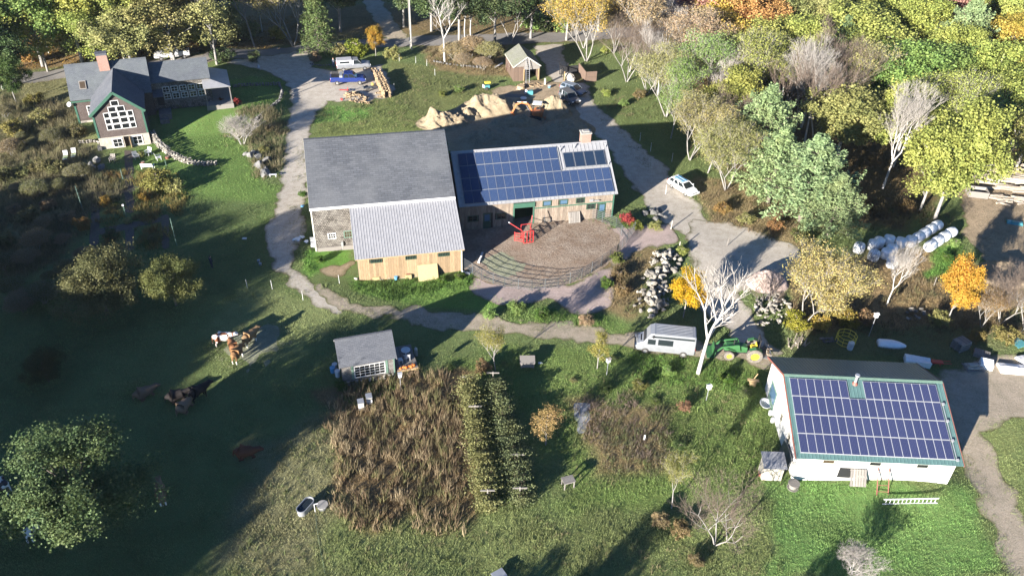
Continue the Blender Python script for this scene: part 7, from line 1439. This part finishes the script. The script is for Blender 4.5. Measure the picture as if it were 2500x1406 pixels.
SHR = [((390, 460), 2.8, (.17, .16, .04), 'olive climbing shrub at the right of the brick beds'), ((260, 500), 1.3, (.24, .15, .03), 'yellow clump in the upper left brick bed'), ((355, 490), 1.3, (.24, .16, .03), 'yellow clump in the upper right brick bed'), ((430, 470), 2.0, OL, 'olive shrub beside the climbing shrub'), ((375, 590), 1.2, (.12, .12, .05), 'dull shrub in the lower right brick bed'), ((270, 580), 1.2, DG_, 'dark shrub in the lower left brick bed'), ((312, 545), .8, OL, 'low plant in the round brick bed'), ((205, 560), 1.7, (.20, .11, .03), 'russet shrub left of the brick beds'),
 ((40, 330), 2.6, (.19, .16, .045), 'straw-coloured shrub at the left photo edge'), ((110, 300), 2.2, OL, 'olive shrub above the garden loungers'), ((90, 260), 2.2, (.13, .12, .03), 'dull green shrub left of the farmhouse'), ((620, 150), 2.0, DG_, 'dark shrub by the road beyond the farmhouse ell'), ((545, 150), 2.6, DKG, 'deep green shrub behind the farmhouse porch'), ((580, 255), 1.0, (.30, .03, .03), 'red-leaved shrub in front of the farmhouse porch'), ((540, 252), 1.0, (.16, .06, .04), 'dull red shrub along the farmhouse ell'), ((440, 262), 1.0, DG_, 'dark shrub under the ell windows'), ((345, 384), .9, OL, 'small olive plant by the farmhouse door'),
 ((1533, 545), 1.6, (.34, .05, .05), 'crimson shrub by the solar barn corner'), ((1555, 560), 1.2, (.15, .19, .03), 'light green shrub below the crimson one'), ((1600, 560), 1.1, OL, 'olive shrub on the boulders right of the barn'), ((1665, 620), 1.1, YG, 'small yellow-green shrub beside the rock pile'), ((1505, 640), 1.3, (.13, .15, .04), 'green weedy shrub at the right fence panels'), ((1480, 700), 1.2, (.08, .14, .025), 'bright green shrub below the cattle fence'), ((1520, 720), 1.5, (.20, .14, .07), 'straw shrub left of the rock pile'), ((1510, 680), 1.4, (.16, .12, .06), 'brownish shrub below the right fence'),
 ((1760, 520), 1.6, (.22, .14, .05), 'tan shrub below the lane-side trees'), ((1820, 545), 1.7, OL, 'olive shrub by the gravel lot'), ((1890, 560), 1.6, (.20, .12, .05), 'russet shrub under the big pines'), ((1950, 590), 1.8, (.09, .11, .035), 'green shrub right of the gravel lot'), ((2030, 560), 2.0, (.16, .15, .045), 'dry shrub under the pine edge'), ((2130, 520), 2.2, (.12, .085, .04), 'brown bramble in front of the wood gap'), ((2210, 520), 2.0, (.13, .09, .04), 'brown bramble behind the bale rows'), ((1560, 240), 1.8, (.17, .14, .06), 'pale dry shrub beside the lane'), ((1520, 260), 1.3, GR, 'green shrub by the lane-side grass'), ((1480, 235), 1.2, YG, 'yellow-green shrub right of the two shed cars'),
 ((1480, 130), 1.6, YG, 'yellow-green shrub behind the roofless shed'), ((2110, 790), 1.8, (.20, .13, .07), 'russet shrub behind the workshop'), ((2060, 790), 1.9, (.24, .20, .04), 'yellow shrub behind the yellow half-bare tree'), ((1940, 800), 2.0, (.24, .22, .03), 'yellow-green shrub by the stone heap'), ((2000, 800), 1.6, YE, 'golden shrub at the foot of the half-bare tree'), ((2290, 790), 1.6, OL, 'olive shrub at the foot of the orange maple'), ((2380, 830), 1.4, (.20, .15, .05), 'dry shrub above the pallet stacks'), ((2450, 830), 1.7, (.16, .15, .05), 'dull shrub at the right edge'), ((2310, 640), 1.2, (.06, .13, .02), 'bright green clump right of the bale rows'), ((2330, 600), 1.1, GR, 'green clump behind the front bale row'),
 ((1195, 775), 1.0, GR, 'green weed clump left of the pink gravel'), ((1260, 760), 1.3, GR, 'green weed clump below the pink gravel'), ((1320, 775), 1.3, (.07, .13, .025), 'bright green clump above the farm track'), ((1430, 790), 1.1, TAN, 'tan clump above the farm track'), ((1180, 905), 1.2, (.18, .12, .06), 'brown shrub at the foot of the airy young tree'), ((1560, 950), 1.2, (.13, .14, .04), 'olive shrub on the lawn above the dry bed'), ((1670, 1000), 1.1, (.20, .12, .07), 'russet clump near the workshop bird house'), ((1770, 930), 1.0, (.07, .13, .022), 'lush clump at the foot of the large bare tree'), ((1630, 915), 1.0, GR, 'green clump left of the large bare tree'),
 ((1610, 1280), 1.3, (.22, .17, .085), 'straw grass clump under the spindly tree'), ((1660, 1300), 1.1, (.20, .15, .075), 'straw clump left of the spreading bare tree'), ((1700, 1375), 1.0, (.19, .15, .075), 'straw clump under the spreading bare tree'), ((780, 640), .9, (.06, .14, .016), 'bright green nettle clump by the barn corner'), ((1080, 690), .8, (.06, .14, .018), 'bright green clump along the lean-to'), ((1120, 680), .9, (.07, .13, .02), 'green clump at the right end of the lean-to'), ((740, 480), .9, (.06, .12, .016), 'green clump along the left barn wall'), ((835, 950), 1.0, (.07, .12, .02), 'green clump below the cabin corner'), ((1120, 225), 1.3, GR, 'green shrub beside the path to the excavation'), ((1080, 235), 1.0, (.12, .14, .03), 'olive clump right of the firewood stack'), ((645, 375), 1.1, (.18, .18, .06), 'yellow-green clump on the rock ledges'), ((660, 320), 1.2, TAN, 'tan grass clump between stone wall and drive')]
for px, h, c, lb in SHR: plant('shrub', px, h, c, lb, None, True, vr.uniform(.9, 1.25))
# berry rows
def berryrow(label, a, c, col, seed):
    r = np.random.default_rng(seed); A, C = GP(*a), GP(*c); n = 15000; t = r.uniform(0, 1, n); d = C-A; nrm = np.array((-d.y, d.x, 0))/d.length; lum = vnoise(t*40, t*0+seed, 1.0, seed); w_ = 1.05*(.6+.6*lum); hh = 2.0*(.65+.5*vnoise(t*55, t*0, 1.0, seed+2))
    P = np.outer(t, np.array(d))+np.outer(r.normal(size=n)*w_*.55, nrm); P[:, 2] = np.abs(r.uniform(0.05, 1, n)**.7)*hh; V, F = leafquads(P, .15, r); e = thing('berry_row', label, 'hedge', A, 0, 'trellised berry rows'); o = put(npmesh('foliage', V, F, 'leaf', {'tint': ('FLOAT', 'FACE', r.uniform(.1, .9, n))}), 'foliage', e); o.color = col+(1,)
    segs = []
    for i in range(70): k = r.uniform(0, 1); p = np.array(d)*k+nrm*r.normal()*.2; segs.append((p, p+np.array((r.normal()*.2, r.normal()*.2, 1.4+.4*r.uniform())), .015, .01))
    tv, tf = tubes(segs, 4); tag(put(npmesh('cane', tv, tf, 'twig_brown'), 'canes', e), None, None, None, 'stuff')
berryrow('left berry row with yellow-green leaves on its trellis', (1143, 950), (1192, 1262), (.16, .165, .065), 3); berryrow('right berry row with dark green leaves on its trellis', (1208, 945), (1278, 1245), (.105, .13, .06), 4)
# ---------------------------------------------------------------- grass, weeds and leaf litter (uncountable)
def blades(P, h, w_, col, r, lean=.35, nb=3):
    n = len(P); P = np.repeat(P, nb, 0); h = np.repeat(h, nb)*r.uniform(.6, 1.2, n*nb); col = np.repeat(col, nb, 0)*r.uniform(.75, 1.3, (n*nb, 1)); a = r.uniform(0, 6.283, n*nb); P = P+np.stack([r.normal(size=n*nb)*w_*1.6, r.normal(size=n*nb)*w_*1.6, np.zeros(n*nb)], 1)
    dx = np.stack([np.cos(a), np.sin(a), 0*a], 1)*w_*.5; l = np.stack([r.normal(size=n*nb), r.normal(size=n*nb), 0*a], 1)*lean*h[:, None]; tip = P+l; tip[:, 2] += h
    V = np.stack([P-dx-np.array((0, 0, .03)), P+dx-np.array((0, 0, .03)), tip], 1).reshape(-1, 3); C = np.concatenate([np.repeat(col, 3, 0), np.ones((n*nb*3, 1))], 1); return V, np.arange(n*nb*3).reshape(-1, 3), C
BLD = [(BN, -.3, 17, -6.6, 16), (SB, 0, 20.6, 0, 12.6), (WS, .3, 13.7, .3, 11.8), (HS, 0, 22, -6.2, 7.5), (CB, 0, 7.6, .1, 4.4), (SH, 0, 4.9, 0, 6.2)]
def clear_of(x, y, margin=.25, sheets=True):
    ok = np.ones(x.shape, bool)
    for B_, x0, x1, y0, y1 in BLD:
        R_ = B_.R.transposed(); lx = R_[0][0]*(x-B_.o.x)+R_[0][1]*(y-B_.o.y); ly = R_[1][0]*(x-B_.o.x)+R_[1][1]*(y-B_.o.y); ok &= ~((lx > x0) & (lx < x1) & (ly > y0) & (ly < y1))
    if sheets:
        for P in SHEETS: ok &= ~(sdist(x, y, P) > margin)
        # margin may be one number or one per point, so that verges thin out instead of ending in a line
    return ok
def stuffmesh(name, label, V, F, C): o = put(npmesh(name, V, F, 'grass_blade', {'col': ('FLOAT_COLOR', 'POINT', C)}), name); return tag(o, label, None, None, 'stuff')
r = np.random.default_rng(99)
u = r.uniform(-60, 2560, 230000); v = 1460-1500*r.uniform(0, 1, 230000)**.95
a_, b_ = u-PW/2, v-PH/2; X = _cr*a_+_sr*b_; Y = -_sr*a_+_cr*b_; dz = -FPX*_sp-Y*_cp; t = -CH/dz; gxx = X*t; gyy = (FPX*_cp-Y*_sp)*t
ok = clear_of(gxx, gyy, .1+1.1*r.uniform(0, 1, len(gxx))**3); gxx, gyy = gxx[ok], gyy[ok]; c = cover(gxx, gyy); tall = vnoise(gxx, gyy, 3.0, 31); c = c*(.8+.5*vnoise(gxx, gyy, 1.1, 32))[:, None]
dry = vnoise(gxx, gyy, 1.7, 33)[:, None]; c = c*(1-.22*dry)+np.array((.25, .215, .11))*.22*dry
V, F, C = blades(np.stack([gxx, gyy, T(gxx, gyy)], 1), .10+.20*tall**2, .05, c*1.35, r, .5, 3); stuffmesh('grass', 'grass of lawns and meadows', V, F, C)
def weeds(name, label, polys, n, h0, h1, cols, seed, wd=.05, nb=4, lean=.25, rows=0, onsheet=False):
    r = np.random.default_rng(seed); VV = []; FF = []; CC = []; off = 0
    for pts in polys:
        P = wpoly(pts); xs = [p[0] for p in P]; ys = [p[1] for p in P]; area = (max(xs)-min(xs))*(max(ys)-min(ys)); k = int(n*area); x = r.uniform(min(xs), max(xs), k); y = r.uniform(min(ys), max(ys), k)
        ok = (sdist(x, y, P)+2.2*(vnoise(x, y, 1.6, seed)-.5)+r.normal(size=k)*.35 > 0) & clear_of(x, y, .6, not onsheet)
        if rows: ok &= (np.abs((x*.985-y*.17) % rows-rows/2) > rows*.13) | (r.uniform(0, 1, k) < .35)
        ok &= vnoise(x, y, .9, seed+7) > .28; x, y = x[ok], y[ok]; nn = vnoise(x, y, 1.5, seed+1); h = h0+(h1-h0)*vnoise(x, y, 1.0, seed+2)*r.uniform(.6, 1.2, len(x)); ci = np.clip(nn*1.4-.2+r.normal(size=len(x))*.15, 0, .999)*(len(cols)-1); lo = ci.astype(int); f = (ci-lo)[:, None]; ca = np.array(cols); col = ca[lo]*(1-f)+ca[np.minimum(lo+1, len(cols)-1)]*f
        V, F, C = blades(np.stack([x, y, T(x, y)], 1), h, wd, col, r, lean, nb); VV.append(V); FF.append(F+off); CC.append(C); off += len(V)
    return stuffmesh(name, label, np.concatenate(VV), np.concatenate(FF), np.concatenate(CC))
weeds('dry_weeds', 'dense brown dry weeds filling the garden plot below the cabin', [[(860, 930), (1000, 900), (1070, 910), (1120, 960), (1140, 1250), (1120, 1300), (860, 1300), (830, 1180), (800, 1000)]], 15, .5, 1.35, [(.28, .215, .13), (.16, .125, .07), (.17, .18, .075), (.23, .165, .10), (.15, .105, .065), (.34, .275, .17)], 1, .06, 5, .22, 1.25)
weeds('dry_flowers', 'faded mauve-brown flower bed on the lower lawn', [[(1410, 990), (1500, 960), (1640, 1000), (1650, 1080), (1600, 1170), (1480, 1150)]], 12, .2, .6, [(.17, .13, .105), (.14, .11, .085), (.10, .12, .045)], 2, .06, 5, .4)
weeds('tall_meadow', 'straw-coloured tall meadow on the left slope', [[(-40, 230), (150, 250), (230, 350), (200, 400), (330, 470), (210, 520), (150, 640), (-40, 700)], [(540, 290), (600, 380), (640, 440), (690, 420), (690, 300), (660, 260)]], 14, .4, 1.4, [(.18, .155, .09), (.13, .125, .065), (.22, .185, .11), (.11, .12, .055)], 3, .06, 4, .35)
weeds('garden_plants', 'mixed autumn plants in the brick-edged garden beds', [[(248, 480), (302, 474), (302, 555), (246, 562)], [(332, 468), (392, 460), (392, 528), (332, 545)], [(246, 580), (302, 568), (300, 618), (246, 618)], [(332, 562), (394, 545), (394, 612), (332, 616)], [(260, 415), (302, 425), (300, 465), (230, 470)], [(335, 415), (400, 420), (395, 445), (335, 455)], [(415, 470), (460, 480), (450, 530), (415, 525)]], 22, .2, .9, [(.10, .14, .045), (.26, .19, .06), (.16, .15, .06), (.20, .13, .05)], 9, .07, 4, .4)
weeds('lush_weeds', 'lush green weeds along barn, track and workshop lawn', [[(840, 682), (1150, 662), (1150, 700), (960, 735), (850, 705)], [(745, 625), (850, 605), (865, 640), (760, 665)], [(1530, 860), (1830, 900), (1840, 960), (1560, 930)], [(1400, 540), (1530, 540), (1540, 570), (1440, 555)], [(1230, 740), (1480, 770), (1500, 800), (1250, 770)], [(2270, 610), (2350, 600), (2330, 690), (2270, 690)], [(840, 940), (1000, 930), (880, 990), (800, 1010)]], 14, .15, .55, [(.075, .15, .032), (.10, .17, .04), (.06, .11, .026)], 4, .07, 4, .45)
weeds('rough_grass', 'rough tussocky grass around the lower plots and lane edges', [[(620, 1100), (790, 1020), (840, 1180), (860, 1300), (1150, 1290), (1500, 1250), (1900, 1330), (1900, 1420), (560, 1420)], [(1280, 960), (1420, 900), (1860, 970), (1880, 1180), (1640, 1200), (1420, 1170)], [(1440, 210), (1600, 230), (1640, 300), (1500, 280)], [(770, 270), (1050, 230), (1090, 300), (770, 335)], [(960, 170), (1200, 180), (1190, 240), (980, 230)]], 5, .15, .5, [(.13, .145, .06), (.105, .135, .05), (.18, .155, .085)], 5, .06, 4, .5)
weeds('loose_hay', 'loose pale green hay strewn for the cattle', [[(540, 810), (700, 780), (715, 835), (630, 910), (545, 900), (510, 865)], [(1175, 640), (1230, 615), (1275, 638), (1270, 676), (1210, 678)]], 20, .06, .22, [(.27, .285, .17), (.21, .23, .12), (.33, .34, .22)], 12, .05, 4, 1.2, 0, True)
weeds('track_grass', 'grass growing between the wheel ruts of track and drive', [[(860, 752), (1000, 767), (1200, 792), (1400, 812), (1540, 830), (1540, 836), (1400, 820), (1200, 799), (1000, 775), (860, 762)], [(700, 600), (712, 520), (716, 460), (724, 400), (730, 340), (736, 340), (732, 400), (724, 460), (720, 520), (708, 600)], [(690, 660), (760, 715), (750, 722), (684, 668)], [(2352, 1075), (2395, 1150), (2500, 1400), (2490, 1404), (2385, 1155), (2346, 1080)], [(1430, 240), (1500, 318), (1590, 420), (1600, 416), (1510, 312), (1440, 238)]], 26, .06, .16, [(.12, .14, .05), (.15, .15, .06)], 8, .06, 3, .6, 0, True)
MEAD = [(10, 440), (80, 540), (50, 470), (120, 510), (170, 540), (140, 420), (95, 610), (10, 660), (60, 760), (110, 740), (170, 730), (215, 640), (30, 380), (60, 430), (110, 420), (90, 480), (40, 520), (150, 470), (20, 600), (110, 560), (160, 600), (70, 650), (130, 690), (30, 720), (180, 680), (200, 440), (60, 350), (130, 350), (15, 290), (190, 330)]
for i, px in enumerate(sorted(MEAD)): plant('halfbush' if i % 3 else 'shrub', px, vr.uniform(1.3, 2.4), vr.choice([(.19, .15, .08), (.15, .14, .06), (.22, .17, .09), (.12, .13, .05)]), 'scrubby bush in the rough meadow on the left slope, %s from the left' % ORD[i], 'scrub on the left slope', True, vr.uniform(1.0, 1.5))
LAWN = [(1500, 880), (1590, 890), (1680, 960), (1740, 1010), (1790, 1060), (1820, 960), (1600, 980), (1480, 950), (1400, 930), (1660, 1090), (1230, 890), (1100, 900)]
for i, px in enumerate(sorted(LAWN)): plant('shrub', px, vr.uniform(.25, .55), vr.choice([(.10, .16, .05), (.13, .17, .06), (.17, .17, .07), (.09, .14, .04)]), 'low weed clump on the lower lawn, %s from the left' % ORD[i], 'weed clumps on the lower lawn', True, vr.uniform(1.6, 2.6))
weeds('brambles', 'brown bramble and leaf litter under the wood and around the bales', [[(1690, 440), (1900, 480), (2000, 610), (1900, 600), (1740, 560)], [(1960, 530), (2240, 480), (2330, 540), (2290, 560), (2100, 560)], [(1900, 650), (2280, 680), (2500, 720), (2500, 830), (1960, 820)], [(1480, 620), (1570, 610), (1580, 770), (1490, 760)], [(1020, 120), (1220, 110), (1230, 190), (1060, 165)], [(1600, 210), (1850, 250), (2050, 450), (1960, 520), (1720, 400)]], 8, .2, .9, [(.165, .12, .072), (.125, .105, .055), (.20, .15, .09), (.11, .12, .05)], 6, .06, 4, .5)
weeds('fallen_leaves', 'orange leaf litter on the floor of the left wood', [[(0, 60), (260, 80), (760, 30), (760, 100), (480, 130), (160, 165), (0, 175)]], 7, .04, .22, [(.22, .13, .03), (.16, .10, .03), (.28, .17, .03)], 7, .16, 3, .9)
# ---------------------------------------------------------------- tall trees standing outside the photo whose shade falls across the meadow
def shadewood():
    VV = []; FF = []; TT = []; off = 0; sg = []; a = math.radians(SUN_AZ); k = 0
    L_ = [(-40.5, -20, 9.4), (-44, -20, 11.0), (-47.5, -20, 12.2), (-51, -20, 13.1), (-54.2, -20, 13.0), (-67, -8, 12.6), (-70, -6, 13.0), (-74, -4, 12.6), (-78, -2, 12.0), (-82, 2, 11.5), (-86.5, 4, 11.0), (-91, 8, 9.6), (-96.5, 10, 9.0), (-102, 14, 7.2), (-107, 17, 6.0), (-42, -26, 11.2), (-46, -26, 12.8), (-49, -27, 14.2), (-53, -27, 14.6), (-56, -24, 13.6), (-65.5, -16, 14.0), (-68.5, -16, 14.8), (-72, -14, 14.8), (-76, -12, 14.4), (-80, -9, 13.8), (-84, -6, 13.2), (-89, -2, 12.0), (-94, 1, 11.0), (-99, 4, 9.6), (-104.5, 8, 8.0), (-61, -14, 11.3), (-59, -19, 11.8), (-63, -20, 12.8), (-16.5, 14, 7.4), (-21, 14, 5.4), (-18.5, 11, 6.4), (-3, 25, 7.0)]
    for s, t0, h in L_:
        x = s*math.cos(a)+t0*math.sin(a); y = -s*math.sin(a)+t0*math.cos(a); V, F, tn = PROTO['broad%d' % (k % 6)][2]; k += 1; q = h/9.6; VV.append(V*np.array((q*.9, q*.9, q*1.0))+np.array((x, y, 0))); FF.append(F+off); TT.append(tn); off += len(V); sg.append(((x, y, -.2), (x, y, h*.6), .25, .12))
    tv, tf = tubes(sg, 6); n0 = off; V = np.concatenate(VV+[np.array(tv)]); F = np.concatenate(FF+[np.array(tf)+n0]); T_ = np.concatenate(TT+[np.full(len(tf), .1)])
    o = put(npmesh('woodland', V, F, 'leaf', {'tint': ('FLOAT', 'FACE', T_)}), 'woodland'); o.color = OL+(1,); tag(o, 'edge of the wood left of and below the picture', None, None, 'stuff')
shadewood()

# ---------------------------------------------------------------- thin autumn haze
m_, t_, b_ = nodes('air'); t_.nodes.remove(b_); vol = nd(t_, 'ShaderNodeVolumePrincipled', i_Density=.00007, i_Anisotropy=.25); vol.inputs['Color'].default_value = (.80, .88, 1, 1); ln(t_, vol.outputs[0], t_.nodes['Material Output'].inputs['Volume'])
b = MB(); b.box((-1850, -950, -3.2), (1850, 2650, 57.5)); tag(b.build('haze', 'air', None), 'thin pale haze over the farm', None, None, 'stuff')
